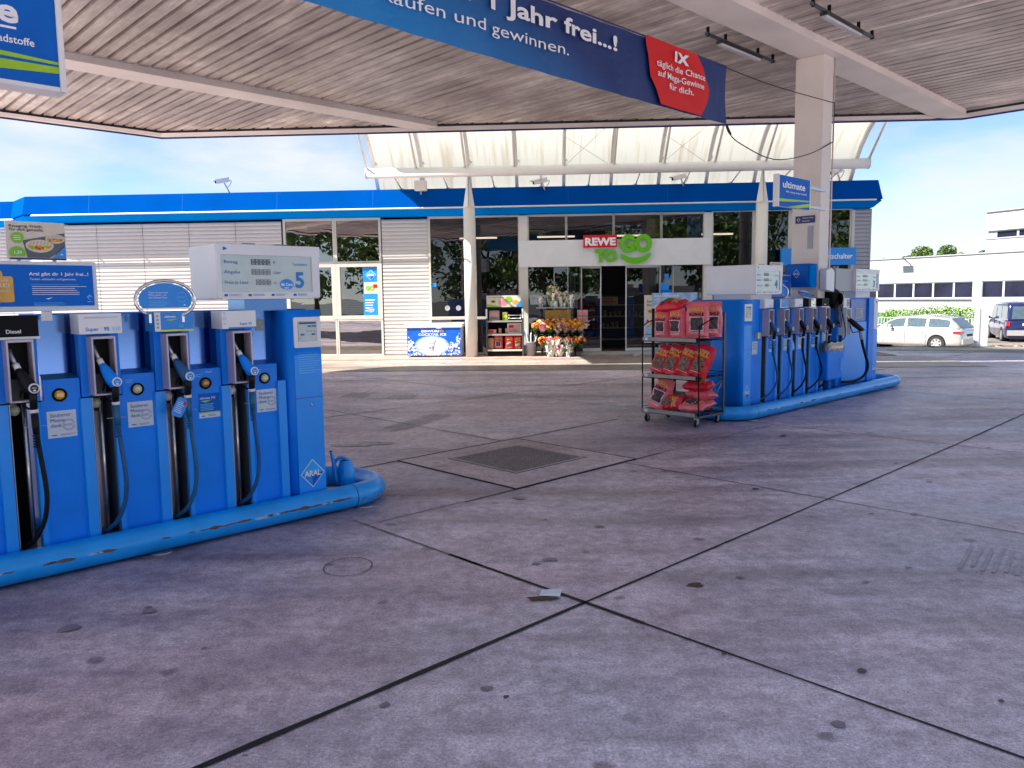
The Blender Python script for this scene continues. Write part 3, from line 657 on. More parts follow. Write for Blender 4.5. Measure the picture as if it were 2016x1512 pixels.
def hose(t, P, m, r=.0135, sway=0.0):
    b = MB(); pts = [P(.043, -.124, .99), P(.045, -.12, .93), P(.050, -.115, .85), P(.062 + sway * .5, -.11, .72), P(.075 + sway, -.11, .58), P(.078 + sway * 1.3, -.105, .46), P(.060 + sway, -.09, .34), P(.02 + sway * .4, -.05, .24), P(-.02, .03, .18), P(-.03, .10, .17)]
    pts = catmull(pts); b.tube(pts, r, m, 12); h = t.part('hose', b)
    b = MB(); b.tube([P(.0435, -.1235, .975), P(.046, -.119, .91), P(.0475, -.117, .86)], [r + .006, r + .006, r + .004], 'hose_teal' if m != 'rubber' else 'rubber', 12)
    for k in range(5): b.tube([P(.0465, -.118, .855 - k * .016), P(.0470, -.118, .848 - k * .016)], r + .006, m, 12)
    b.tube([P(-.012, -.118, .905), P(.10, -.118, .902)], .0022, 'grey_box', 5); t.part('sleeve', b, h)
def catmull(p, n=5):
    p = [Vector(q) for q in p]; out = []
    for i in range(len(p) - 1):
        a, b, c, d = p[max(i - 1, 0)], p[i], p[i + 1], p[min(i + 2, len(p) - 1)]
        for k in range(n):
            s = k / n; out.append(.5 * ((2 * b) + (c - a) * s + (2 * a - 5 * b + 4 * c - d) * s * s + (-a + 3 * b - 3 * c + d) * s ** 3))
    out.append(p[-1]); return out
def sticker(t, x0, x1, z0, z1, y, parent=None):
    b = MB(); w = x1 - x0; b.box(x0, x1, y - .0015, y, z0, z1, 'sticker'); h = z1 - z0
    for i, s in enumerate(('Sauberer', 'Motor', 'dank')): b.txt(s, x0 + w * .10, z1 - h * (.22 + .19 * i), y - .004, h * .19, 'txt_blue')
    b.ring(x1 - w * .28, z0 + h * .46, w * .215, w * .012, y - .003, 'txt_blue'); b.ring(x1 - w * .28, z0 + h * .46, w * .18, w * .010, y - .003, 'txt_blue')
    b.rect(x1 - w * .5, x1 - w * .06, z0 + h * .42, z0 + h * .50, y - .004, 'sticker'); b.lines(x1 - w * .48, x1 - w * .08, z0 + h * .48, 2, h * .04, y - .005, 'txt_blue', h * .012)
    b.rect(x0 + w * .12, x0 + w * .3, z0 + h * .08, z0 + h * .12, y - .003, 'txt_blue'); b.lines(x0 + w * .42, x1 - w * .06, z0 + h * .12, 2, h * .04, y - .003, 'txt_blue', h * .014)
    return t.part('sticker', b, parent)
def header(t, uc, kind, yf=5.17, z0=1.415, z1=1.535, w0=-.118, w1=.122):
    y = yf - .07; b = MB(); x0, x1 = uc + w0, uc + w1
    base = {'e10': 'pump_white', 's95': 'white', 'ult': 'sign_light', 'dsl': 'black', 'udsl': 'dark'}[kind]
    b.box(x0, x1, y, yf + .1, z0, z1, base)
    if kind == 'e10':
        b.rect(x0 + .03, x1 - .02, z1 - .022, z1 - .020, y - .002, 'five_blue'); b.rect(x0 + .03, x1 - .08, z1 - .026, z1 - .0245, y - .002, 'grey_box')
        b.txt('Super', x0 + .035, z0 + .018, y - .002, .031, 'five_blue', .01); b.txt('95', x0 + .137, z0 + .018, y - .002, .031, 'five_blue', .03); b.txt('E10', x0 + .184, z0 + .018, y - .002, .031, 'cyan_txt')
    elif kind == 's95':
        b.txt('Super 95', x0 + .165, z0 + .024, y - .002, .024, 'five_blue', .012, align='c'); b.rect(x0 + .042, x1, z0, z0 + .010, y - .002, 'sign_light')
        b.ring(x0 + .018, z0 + .07, .011, .0018, y - .002, 'txt_blue', 16); b.lines(x0 + .01, x0 + .026, z1 - .01, 2, .01, y - .002, 'txt_blue', .002); b.lines(x0 + .01, x0 + .026, z0 + .04, 2, .01, y - .002, 'txt_blue', .002)
    elif kind == 'ult':
        b.box(x0, x0 + .036, y - .003, y, z0, z1, 'pump_white')
        for k in range(4): b.rect(x0 + .010, x0 + .024, z1 - .03 - k * .024, z1 - .016 - k * .024, y - .005, 'grey_box')
        b.txt('ultimate', x0 + .062, z1 - .034, y - .002, .021, 'white_txt', .02); b.flat([(x0 + .07, z1 - .048), (x0 + .15, z1 - .040), (x0 + .10, z1 - .056)], y - .002, 'lime')
        b.txt('102', x0 + .145, z0 + .022, y - .002, .022, 'cyan_txt', .03); b.box(x0 + .036, x1 + .002, y - .004, y, z0 - .002, z0 + .009, 'yellow')
    elif kind == 'dsl':
        b.txt('Diesel', x0 + .10, z0 + .02, y - .002, .030, 'white_txt', .012, align='c'); b.box(x0 - .003, x1 + .004, y - .004, yf, z0 - .014, z0 - .001, 'white')
    else:
        b.box(x0 + .07, x1 - .03, y - .003, y, z0, z1, 'chrome'); b.box(x0 - .003, x1 + .004, y - .004, yf, z0 - .014, z0 - .001, 'white'); b.txt('Diesel', x0 + .16, z0 + .02, y - .005, .026, 'dark', .012, align='c')
    return t.part('grade_sign', b, bevel=0)
def holster(t, uc, yf=5.17):
    b = MB(); x0, x1, z0, z1, yo = uc - .068, uc + .068, 1.045, 1.400, yf - .115; w = .011
    for a in ((x0, x0 + w, z0, z1), (x1 - w, x1, z0, z1), (x0 + w, x1 - w, z1 - w * 1.4, z1), (x0 + w, x1 - w, z0, z0 + w)): b.box(a[0], a[1], yo, yf + .02, a[2], a[3], 'holster_grey')
    h = t.part('holster', b, bevel=.003)
    b = MB(); b.box(x0 + w, x1 - w, yf - .012, yf - .003, z0 + w, z1 - w, 'black'); b.box(x0 + w, x1 - w - .05, yf - .08, yf - .012, z0 + w, z0 + .13, 'dark'); t.part('cradle', b, h)
def module(t, uc, kind, yf=5.17, nz='pump_blue', hz='hose_blue', lampm='amber', stick=True, nxt=None, sway=0, narrow=False, first=False):
    """one hose column: blue pilaster with holster and grade sign, slot below, then the front panel up to the next column"""
    nxt = nxt or uc + .435
    b = MB()
    b.box(uc - .11, uc - .064, yf - .012, yf + .06, 1.035, 1.53, 'pump_blue'); b.box(uc + .064, uc + .115, yf - .012, yf + .06, 1.035, 1.53, 'pump_blue'); b.box(uc - .064, uc + .064, yf - .003, yf + .06, 1.035, 1.53, 'pump_blue')
    b.box(uc - .112, uc + .117, yf - .014, yf + .05, 1.028, 1.036, 'black'); t.part('hose_column', b)
    b = MB(); b.box(uc - .05, uc + .055, yf + .21, yf + .23, .13, 1.035, 'black'); b.box(uc - .054, uc - .050, yf - .002, yf + .21, .13, 1.03, 'steel'); b.box(uc + .055, uc + .059, yf, yf + .21, .13, 1.03, 'darksteel')
    b.box(uc - .05, uc + .055, yf + .02, yf + .21, .125, .142, 'steel'); t.part('hose_slot', b)
    b = MB(); b.tube([(uc + .012, yf + .07, .15), (uc + .012, yf + .07, 1.03)], .0135, 'chrome', 10); b.tube([(uc - .01, yf + .12, .15), (uc - .01, yf + .12, .93)], .030, 'holster_grey', 12); t.part('retractor_tube', b)
    b = MB(); b.lathe([(0, -.03), (.02, -.028), (.032, -.012), (.034, .004), (.03, .03)], (uc - .018, yf + .07, .985), 'cream_lens' if kind in ('dsl', 'e10') else 'pump_white', 16, 'y'); t.part('pulley', b)
    header(t, uc, kind, yf); holster(t, uc, yf); P = nozzle(t, uc, nz, 'SUPER' if kind != 'dsl' else 'DIESEL', yf=yf); hose(t, P, hz, sway=sway)
    # front panel
    a, c = uc + .061, nxt - .056
    b = MB(); top = 1.155
    b.prism([(a, .14), (c, .14), (c, 1.03), (nxt - .114, 1.03), (nxt - .114, top), (uc + .121, top), (uc + .121, 1.03), (a, 1.03)], 'y', yf, yf + .03, 'pump_blue')
    pn = t.part('front_panel', b, bevel=.004)
    b = MB(); b.prism([(nxt - .13, yf), (nxt - .122, yf - .022), (nxt - .062, yf - .022), (nxt - .058, yf)], 'z', .14, 1.028, 'rib_blue'); b.prism([(a, yf), (a + .004, yf - .015), (a + .03, yf - .015), (a + .045, yf)], 'z', .14, 1.028, 'rib_blue'); t.part('rib', b, pn)
    b = MB(); r0, r1 = uc + .119, nxt - .112; b.box(r0, r1, yf + .16, yf + .19, top + .02, 1.53, 'mirror_blue'); b.add([(r0, yf + .002, top), (r1, yf + .002, top), (r1, yf + .16, top + .02), (r0, yf + .16, top + .02)], [(0, 1, 2, 3)], 'pump_blue_dark'); b.box(r0, r1, yf + .05, yf + .16, 1.50, 1.53, 'pump_blue_dark') if False else None
    t.part('recess_panel', b)
    m_ = (r0 + r1) / 2
    b = MB(); b.lathe([(.040, .0), (.040, -.008), (.031, -.010), (.030, -.003)], (m_ - .01, yf, 1.055), 'black', 24, 'y'); lz = t.part('indicator', b, pn)
    b = MB(); b.lathe([(0, -.018), (.014, -.017), (.026, -.011), (.031, -.002)], (m_ - .01, yf, 1.055), lampm, 20, 'y'); b.box(m_ - .028, m_ + .006, yf - .0195, yf - .016, 1.047, 1.067, lampm); t.part('lens', b, lz)
    b = MB(); b.lines(m_ - .075, m_ - .03, 1.118, 2, .013, yf - .002, 'cyan_txt', .005); t.part('lettering', b, pn)
    if stick == 'ult':
        b = MB(); x0, x1 = m_ - .062, m_ + .082; b.box(x0, x1, yf - .0015, yf, .86, .985, 'sign_blue'); b.box(x0, x1, yf - .0016, yf, .82, .86, 'sticker'); b.rect(x0, x1, .853, .860, yf - .003, 'lime'); b.txt('ultimate 102', x0 + .008, .948, yf - .003, .021, 'white_txt', .01); b.flat([(x0 + .01, .936), (x0 + .09, .94), (x0 + .05, .925)], yf - .003, 'lime')
        b.lines(x0 + .01, x1 - .02, .915, 5, .010, yf - .003, 'cyan_txt', .004); b.lines(x0 + .06, x1 - .02, .842, 2, .008, yf - .003, 'txt_blue', .003); b.rect(x0 + .015, x0 + .04, .83, .837, yf - .003, 'txt_blue'); t.part('sticker', b, pn)
        b = MB(); b.txt('Diesel', m_ - .005, 1.125, yf - .002, .016, 'white_txt'); b.ring(m_ - .025, 1.128, .012, .002, yf - .002, 'cyan_txt', 4); t.part('lettering', b, pn)
    elif stick: sticker(t, m_ - .075, m_ + .078, .815, .975, yf, pn)
    return pn
def screen_column(t, u0, u1, yf, big=True):
    b = MB(); b.prism([(u0, yf + .05), (u0 + .012, yf + .012), (u0 + .04, yf), (u1 - .015, yf), (u1, yf + .015), (u1, yf + .45), (u0, yf + .45)], 'z', .13, 1.53, 'pump_blue', True)
    c = t.part('screen_column', b)
    x0, x1 = u0 + .065, u1 - .012
    b = MB(); b.box(x0 - .002, x1 + .002, yf - .004, yf, .14, 1.20, 'rib_blue'); b.box(x0 - .003, x1 + .003, yf - .0055, yf, .882, .886, 'navy'); t.part('service_door', b, c)
    b = MB(); b.rbox(x0, x1, yf - .010, yf, 1.255, 1.478, 'white', .012); s = t.part('bezel', b, c)
    w = x1 - x0; b = MB(); q0, q1 = x0 + w * .16, x1 - w * .16; b.box(q0 - .003, q1 + .003, yf - .0115, yf - .009, 1.302, 1.448, 'grey_box'); b.rect(q0, q1, 1.305, 1.445, yf - .013, 'lcd'); b.rect(q0 + .006, q1 - .006, 1.428, 1.440, yf - .0145, 'navy')
    for i, (a_, z_) in enumerate(((.5, 1.405), (.75, 1.405), (.1, 1.345), (.7, 1.345))): b.rect(q0 + (q1 - q0) * a_, q0 + (q1 - q0) * (a_ + .22), z_, z_ + .012, yf - .0145, 'txt_blue')
    for i in range(3): b.disc(q0 + (q1 - q0) * (.5 + .18 * i), 1.375, .007, yf - .0145, 'green', n=8)
    b.disc(q0 + .01, 1.325, .006, yf - .0145, 'f_orange', n=8); b.disc(q1 - .012, 1.33, .006, yf - .0145, 'yellow', n=8); t.part('screen', b, s)
    b = MB(); b.txt('Zapfen Sie zuerst - dann', x0 + .02, 1.215, yf - .006, .011, 'cyan_txt', width=w * .78); b.lines(x0 + .03, x1 - .015, 1.205, 9, .0165, yf - .006, 'cyan_txt', .0055); t.part('lettering', b, c)
    b = MB(); b.lathe([(0, -.01), (.009, -.009), (.011, 0)], (x0 + w * .56, yf - .004, .83), 'chrome', 14, 'y'); t.part('lock', b, c)
    b = MB(); diamond(b, x0 + w * .5, .315, .108, yf - .006, s=.92 if big else .8); t.part('emblem', b, c)
def head(t, u0, u1, y0, y1, z0, z1, num='5', neck=(.3, .72), right=True):
    b = MB(); b.box(u0, u1, y0, y1, z0, z1, 'pump_white'); h = t.part('display_head', b, bevel=.010)
    b = MB(); w, hh = u1 - u0, z1 - z0
    for a in ((u0, u1, z1 - hh * .20, z1 - .004), (u0 + .002, u0 + w * .035, z0 + .01, z1 - hh * .2), (u1 - w * .085, u1 - .006, z0 + .01, z1 - hh * .2), (u0 + w * .035, u1 - w * .085, z0 + .002, z0 + hh * .13)): b.box(a[0], a[1], y0 - .014, y0 - .001, a[2], a[3], 'pump_white')
    b.flat([(u0 + w * .06, z1 - hh * .13), (u0 + w * .06, z1 - hh * .06), (u0 + w * .10, z1 - hh * .095)], y0 - .016, 'txt_blue')
    b.box(u0 + w * .27, u0 + w * .38, y0 + .02, y0 + .06, z1, z1 + .006, 'black'); b.box(u0 + w * .58, u0 + w * .69, y0 + .02, y0 + .06, z1, z1 + .006, 'black'); t.part('frame', b, h)
    x0, x1, q0, q1 = u0 + w * .035, u1 - w * .085, z0 + hh * .13, z1 - hh * .20
    b = MB(); b.rect(x0, x1, q0, q1, y0 - .003, 'lcd'); W_ = x1 - x0; H_ = q1 - q0
    for i, (s, u_, n, r_) in enumerate((('Betrag', '€', 5, .82), ('Abgabe', 'Liter', 5, .55), ('Preis je Liter', 'ct', 4, .27))):
        zz = q0 + H_ * r_; b.txt(s, x0 + W_ * .035, zz - H_ * .05, y0 - .005, H_ * .125, 'txt_blue', width=W_ * (.145, .165, .25)[i])
        d0 = x0 + W_ * (.545 - .045 * n); b.rect(d0, x0 + W_ * .53, zz - H_ * .08, zz + H_ * .075, y0 - .005, 'lcd_dark' if i == 0 else 'lcd_mid')
        st_ = (x0 + W_ * .53 - d0) / n
        for k in range(n):
            e0 = d0 + st_ * (k + .28); e1 = d0 + st_ * (k + .78)
            for a in ((e0, e0 + .0022, zz - H_ * .06, zz + H_ * .055), (e1 - .0022, e1, zz - H_ * .06, zz + H_ * .055), (e0, e1, zz - H_ * .062, zz - H_ * .045), (e0, e1, zz + H_ * .04, zz + H_ * .057)): b.rect(*a[:2], a[2], a[3], y0 - .007, 'lcd')
        b.txt(u_, x0 + W_ * .56, zz - H_ * .05, y0 - .005, H_ * .12, 'txt_blue')
    b.txt('Tankplatz', x1 - W_ * .05, q0 + H_ * .74, y0 - .005, H_ * .12, 'five_blue', width=W_ * .175, align='r')
    b.txt(num, x1 - W_ * .145, q0 + H_ * .13, y0 - .005, H_ * .60, 'five_blue', .035, align='c')
    if right:
        b.disc(x0 + W_ * .705, q0 + H_ * .21, W_ * .078, y0 - .006, 'sign_light', H_ * .15); b.txt('86 Cent', x0 + W_ * .705, q0 + H_ * .17, y0 - .008, H_ * .11, 'white_txt', .03, width=W_ * .13, align='c'); b.lines(x0 + W_ * .67, x0 + W_ * .74, q0 + H_ * .13, 2, H_ * .04, y0 - .008, 'white_txt', H_ * .014)
    t.part('readout', b, h)
    b = MB(); zz = z0 + hh * .075
    for k in range(4):
        a = x0 + W_ * (.02 + .25 * k); b.rect(a, a + W_ * .035, zz - .008, zz + .008, y0 - .016, 'txt_blue'); b.lines(a + W_ * .05, a + W_ * .19, zz + .008, 3, .006, y0 - .016, 'txt_blue', .002)
    t.part('instructions', b, h)
    b = MB(); b.box(u0 + w * neck[0], u0 + w * neck[1], y0 + .10, y1 - .08, 1.53, z0, 'mirror_blue' if right else 'pump_white'); t.part('neck', b)
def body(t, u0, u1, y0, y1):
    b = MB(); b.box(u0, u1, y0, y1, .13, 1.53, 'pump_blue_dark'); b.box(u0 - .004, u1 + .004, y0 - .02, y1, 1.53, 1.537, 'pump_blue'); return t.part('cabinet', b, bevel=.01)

# -- island 1, dispenser with Tankplatz 5
d1 = Thing('fuel_dispenser', 'blue fuel dispenser on the near left island with a white Tankplatz 5 display head', 'fuel pump', 'I', (2.0, 5.4, .12), group='fuel dispensers on the islands')
YF = 5.17
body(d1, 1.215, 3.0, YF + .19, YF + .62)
b = MB(); b.prism([(1.116, .14), (1.434, .14), (1.434, 1.03), (1.376, 1.03), (1.376, 1.155), (1.176, 1.155), (1.176, 1.03), (1.116, 1.03)], 'y', YF, YF + .03, 'pump_blue'); p0 = d1.part('front_panel', b, bevel=.004)
b = MB(); b.prism([(1.36, YF), (1.368, YF - .022), (1.428, YF - .022), (1.432, YF)], 'z', .14, 1.028, 'rib_blue'); b.prism([(1.116, YF), (1.12, YF - .015), (1.145, YF - .015), (1.16, YF)], 'z', .14, 1.028, 'rib_blue'); d1.part('rib', b, p0)
b = MB(); b.box(1.20, 1.378, YF + .16, YF + .19, 1.175, 1.53, 'mirror_blue'); b.add([(1.18, YF, 1.155), (1.378, YF, 1.155), (1.378, YF + .16, 1.175), (1.20, YF + .16, 1.175)], [(0, 1, 2, 3)], 'hose_teal'); d1.part('recess_panel', b)
b = MB(); b.lathe([(.040, .0), (.040, -.008), (.031, -.010), (.030, -.003)], (1.262, YF, 1.06), 'black', 24, 'y'); lz = d1.part('indicator', b, p0)
b = MB(); b.lathe([(0, -.018), (.014, -.017), (.026, -.011), (.031, -.002)], (1.262, YF, 1.06), 'amber', 20, 'y'); b.box(1.243, 1.281, YF - .0195, YF - .016, 1.049, 1.070, 'amber'); d1.part('lens', b, lz)
sticker(d1, 1.187, 1.343, .805, .965, YF, p0)
module(d1, 1.490, 'e10', lampm='cream_lens')
module(d1, 1.925, 'ult', stick='ult', hz='hose_teal', nz='hose_blue', lampm='amber_dark')
module(d1, 2.360, 's95', nxt=2.772, lampm='cream_lens')
screen_column(d1, 2.725, 3.02, YF - .015)
head(d1, 2.245, 3.02, YF - .015, YF + .43, 1.612, 1.99)
b = MB()
for x0, x1, z0, z1, m_ in ((2.478, 2.532, 1.375, 1.455, 'sticker'), (2.590, 2.65, 1.385, 1.470, 'grey_box')):
    y = YF + .157; b.box(x0, x1, y - .002, y, z0, z1, m_)
    for i in range(2):
        for k in range(3): b.disc(x0 + (x1 - x0) * (.22 + .28 * k), z0 + (z1 - z0) * (.3 + .42 * i), .006, y - .004, ('gold', 'green', 'yellow')[(i + k) % 3], n=8)
b.box(2.535, 2.57, YF + .155, YF + .157, 1.497, 1.512, 'sticker'); b.ring(2.563, 1.368, .008, .002, YF + .155, 'cyan_txt', 14, rz=.018); d1.part('stickers', b)
# hang tag on the ultimate hose
tag = Thing('hose_tag', 'light blue cardboard tag with a red dot hanging on the ultimate hose', 'tag', 'I', (1.945, YF - .135, .98), tilt=Matrix.Rotation(R(28), 4, 'Y'))
b = MB(); b.rbox(-.045, .03, -.0015, .0015, -.125, .0, 'sign_light', .018); b.disc(.012, -.03, .012, -.003, 'red', n=14); b.lines(-.035, .02, -.035, 6, .012, -.003, 'white_txt', .003); b.txt('1. Tanken', -.036, -.028, -.003, .010, 'white_txt'); tag.part('card', b, local=True)
# -- island 1, diesel dispenser cut off at the left edge
d0 = Thing('fuel_dispenser', 'blue fuel dispenser with a black Diesel sign cut by the left edge of the picture', 'fuel pump', 'I', (.4, 5.4, .12), group='fuel dispensers on the islands')
body(d0, -1.4, .94, YF + .19, YF + .62)
module(d0, .185, 's95', hz='hose_blue', lampm='cream_lens'); module(d0, .62, 'e10', lampm='amber')
module(d0, 1.055, 'dsl', nz='rubber', hz='rubber', lampm='amber', nxt=1.07) if False else None
b = MB(); uc = 1.055; b.box(uc - .11, uc - .064, YF - .012, YF + .06, 1.035, 1.53, 'pump_blue'); b.box(uc + .064, uc + .105, YF - .012, YF + .06, 1.035, 1.53, 'pump_blue'); b.box(uc - .064, uc + .064, YF - .003, YF + .06, 1.035, 1.53, 'pump_blue'); b.box(uc - .112, uc + .107, YF - .014, YF + .05, 1.028, 1.036, 'black'); d0.part('hose_column', b)
b = MB(); b.box(uc - .05, uc + .059, YF + .21, YF + .23, .13, 1.035, 'black'); b.box(uc - .054, uc - .050, YF - .002, YF + .21, .13, 1.03, 'steel'); b.box(uc - .05, uc + .055, YF + .02, YF + .21, .125, .142, 'steel'); d0.part('hose_slot', b)
b = MB(); b.tube([(uc + .03, YF + .05, .15), (uc + .03, YF + .05, 1.03)], .0135, 'chrome', 10); d0.part('retractor_tube', b)
b = MB(); b.lathe([(0, -.03), (.02, -.028), (.032, -.012), (.034, .004), (.03, .03)], (uc - .018, YF + .07, .985), 'cream_lens', 16, 'y'); d0.part('pulley', b)
header(d0, uc, 'dsl', w1=.108); holster(d0, uc); P_ = nozzle(d0, uc, 'rubber', 'DIESEL'); hose(d0, P_, 'rubber')
for s_ in range(3):
    u_ = -.25 - .45 * s_; b = MB(); b.box(u_ - .2, u_ + .2, YF, YF + .03, .14, 1.53, 'pump_blue'); d0.part('front_panel', b, bevel=.004)
b = MB(); b.tube([(1.22, 5.95, .9), (1.22, 5.95, 1.35)], .13, 'rubber', 18); single('hose_drum', (lambda q: (q.tube([(0, 0, 0), (0, .10, 0)], .13, 'rubber', 24), q)[1])(MB()), 'round black hose drum glimpsed between the Diesel sign and the Super 95 E10 sign', 'hose reel', 'I', (1.17, 5.95, 1.30))
# ad panel and sandwich board on the island
t = Thing('advert_panel', 'wide blue advertising panel with gold suitcase in a white frame above the Diesel pump', 'advertisement', 'I', (1.0, YF, 1.56))
b = MB(); x0, x1, z0, z1 = .43, 1.505, 1.555, 1.842; y = YF - .02
b.box(x0, x1, y, y + .07, z0, z1, 'sticker'); t.part('frame', b, bevel=.006)
b = MB(); b.box(x0 + .03, x1 - .025, y - .006, y + .001, z0 + .030, z1 - .020, 'sign_blue'); b.prism([(x0 + .03, z0 + .2), (x0 + .9, z1 - .02), (x0 + .03, z1 - .02)], 'y', y - .0068, y - .006, 'sign_light') if False else None
s0 = .93; yy = y - .008
b.rbox(s0, s0 + .135, yy - .001, yy, 1.61, 1.755, 'gold', .012); b.ring(s0 + .05, 1.765, .035, .010, yy - .002, 'gold'); b.disc(s0 + .03, 1.615, .035, yy - .003, 'gold'); b.ring(s0 + .03, 1.615, .026, .006, yy - .004, 'tan'); b.disc(s0 + .0, 1.64, .03, yy - .003, 'gold'); b.ring(s0 + .0, 1.64, .024, .006, yy - .0045, 'tan')
for i, s in enumerate(('1 JAHR', 'FREI', 'GEWINN')): b.txt(s, s0 + .025, 1.725 - .030 * i, yy - .003, .022 + (.008 if i == 1 else 0), 'poster_cream', .01, width=.09)
b.txt('Aral gibt dir 1 Jahr frei...!', 1.145, 1.762, yy - .001, .026, 'white_txt', .012, width=.31); b.txt('Tanken, einkaufen und gewinnen.', 1.147, 1.735, yy - .001, .017, 'white_txt', width=.24)
b.lines(1.15, 1.45, 1.712, 1, .01, yy - .001, 'cyan_txt', .002); b.lines(1.155, 1.46, 1.700, 5, .0115, yy - .001, 'white_txt', .0028); b.lines(1.16, 1.33, 1.605, 3, .008, yy - .001, 'cyan_txt', .0022)
diamond(b, 1.455, 1.635, .016, yy - .001, txt=False); b.txt('Aral.com', 1.455, 1.607, yy - .001, .008, 'white_txt', align='c'); b.flat([(1.22, 1.628), (1.26, 1.636), (1.235, 1.624)], yy - .001, 'white_txt'); t.part('poster', b)
b = MB(); b.box(x0 + .2, x0 + .25, y + .02, y + .05, 1.42, z0, 'steel'); b.box(x1 - .3, x1 - .25, y + .02, y + .05, 1.50, z0, 'steel'); t.part('bracket', b)
t = Thing('sandwich_advert', 'small advertising board with toasted sandwiches standing above the wide blue panel', 'advertisement', 'I', (1.2, YF + .05, 1.85))
y = YF + .06; x0, x1, z0, z1 = 1.065, 1.368, 1.855, 2.073
b = MB(); b.box(x0, x1, y, y + .02, z0, z1, 'poster_cream'); b.rect(x0 + .012, x1, z0, z0 + .010, y - .002, 'navy'); t.part('board', b)
b = MB(); yy = y - .002
b.flat([(x0 + .08, z0 + .11), (x1 - .004, z0 + .16), (x1 - .004, z0 + .07), (x1 - .09, z0 + .012), (x0 + .10, z0 + .012)], yy, 'darksteel')
def sandwich(cx_, cz_, s):
    b.disc(cx_, cz_ - .008 * s, .070 * s, yy - .002, 'tan', .040 * s, rot if False else 24) if False else None
    b.disc(cx_, cz_, .072 * s, yy - .002, 'poster_cream', .040 * s, 24, 180, 360); b.disc(cx_, cz_ + .004 * s, .064 * s, yy - .004, 'gold', .030 * s, 24, 180, 360)
    for k in range(14): b.disc(cx_ + random.uniform(-.05, .05) * s, cz_ - random.uniform(.0, .022) * s, .007 * s, yy - .006, random.choice(['f_red', 'f_yellow', 'green', 'f_orange']), n=7)
    b.disc(cx_, cz_, .073 * s, yy - .007, 'poster_cream', .034 * s, 24, 0, 180)
    for k in range(7): q = -.055 + k * .018; b.flat([(cx_ + q * s, cz_ + .004 * s), (cx_ + (q + .004) * s, cz_ + .004 * s), (cx_ + (q + .014) * s, cz_ + .028 * s * math.cos(q * 14)), (cx_ + (q + .010) * s, cz_ + .028 * s * math.cos(q * 14))], yy - .009, 'tan')
sandwich(x0 + .165, z0 + .082, 1.0); sandwich(x1 - .055, z0 + .125, .72)
b.txt('Knusprig. Frisch.', x0 + .016, z1 - .034, yy - .002, .022, 'dark', .012, width=.17); b.txt('Für dich gemacht.', x0 + .016, z1 - .054, yy - .002, .022, 'dark', .012, width=.175)
b.disc(x0 + .055, z0 + .125, .031, yy - .004, 'green'); b.lines(x0 + .035, x0 + .078, z0 + .135, 3, .010, yy - .006, 'white_txt', .003); b.disc(x0 + .05, z0 + .038, .040, yy - .004, 'green', .036, 24, -30, 210); b.txt('1,59', x0 + .05, z0 + .032, yy - .008, .024, 'white_txt', .03, align='c')
b.flat([(x1 - .075, z0 + .012), (x1 - .004, z0 + .012), (x1 - .004, z0 + .085)], yy - .010, 'sign_light'); b.flat([(x1 - .035, z0 + .03), (x1 - .02, z0 + .03), (x1 - .0275, z0 + .04)], yy - .012, 'white_txt'); t.part('poster', b)
b = MB(); b.box(x0 + .05, x0 + .07, y + .02, y + .035, 1.7, z0 + .1, 'steel'); b.box(x1 - .07, x1 - .05, y + .02, y + .035, 1.7, z0 + .1, 'steel'); t.part('bracket', b)
# oval ultimate signs
def oval(label, u, y, z, rz=0, sc=1.0, tilt=None):
    t = Thing('oval_sign', label, 'sign', 'I', (u, y, z), rz, 'oval chrome signs on the pumps', tilt=tilt)
    pts = [(.185 * sc * math.cos(R(a)), 0, .120 * sc * math.sin(R(a)) + .01) for a in range(-58, 239, 9)]
    b = MB(); b.tube(pts, .0105 * sc, 'chrome', 10); t.part('chrome_ring', b, local=True)
    b = MB(); q = [(.165 * sc * math.cos(R(a)), .105 * sc * math.sin(R(a)) + .01) for a in range(-30, 211, 8)]; b.prism(q, 'y', -.004, .004, 'sign_light'); yy = -.006
    b.txt('Tanken Sie jetzt Ihren', -.105 * sc, .050 * sc, yy, .017 * sc, 'white_txt', width=.12 * sc); b.txt('Motor sauber - mit', -.105 * sc, .034 * sc, yy, .017 * sc, 'white_txt', width=.11 * sc); b.txt('Aral Ultimate Diesel.', -.105 * sc, .018 * sc, yy, .017 * sc, 'white_txt', width=.115 * sc)
    b.lines(-.105 * sc, .03 * sc, .004 * sc, 4, .010 * sc, yy, 'cyan_txt', .003); b.ring(.10 * sc, .025 * sc, .032 * sc, .003, yy, 'cyan_txt', 20); b.rect(.07 * sc, .13 * sc, .018 * sc, .032 * sc, yy - .001, 'sign_light'); b.lines(.072 * sc, .128 * sc, .03 * sc, 2, .006 * sc, yy - .002, 'cyan_txt', .002); b.flat([(.105 * sc, -.028 * sc), (.125 * sc, -.028 * sc), (.115 * sc, -.018 * sc)], yy, 'white_txt')
    t.part('plate', b, local=True)
    b = MB(); b.box(-.11 * sc, -.095 * sc, -.006, .006, -.135 * sc, -.08 * sc, 'chrome'); b.box(.095 * sc, .11 * sc, -.006, .006, -.135 * sc, -.08 * sc, 'chrome'); t.part('clamp', b, local=True)
oval('oval blue sign in a chrome ring on top of the near ultimate 102 pump', 1.885, 5.105, 1.605)
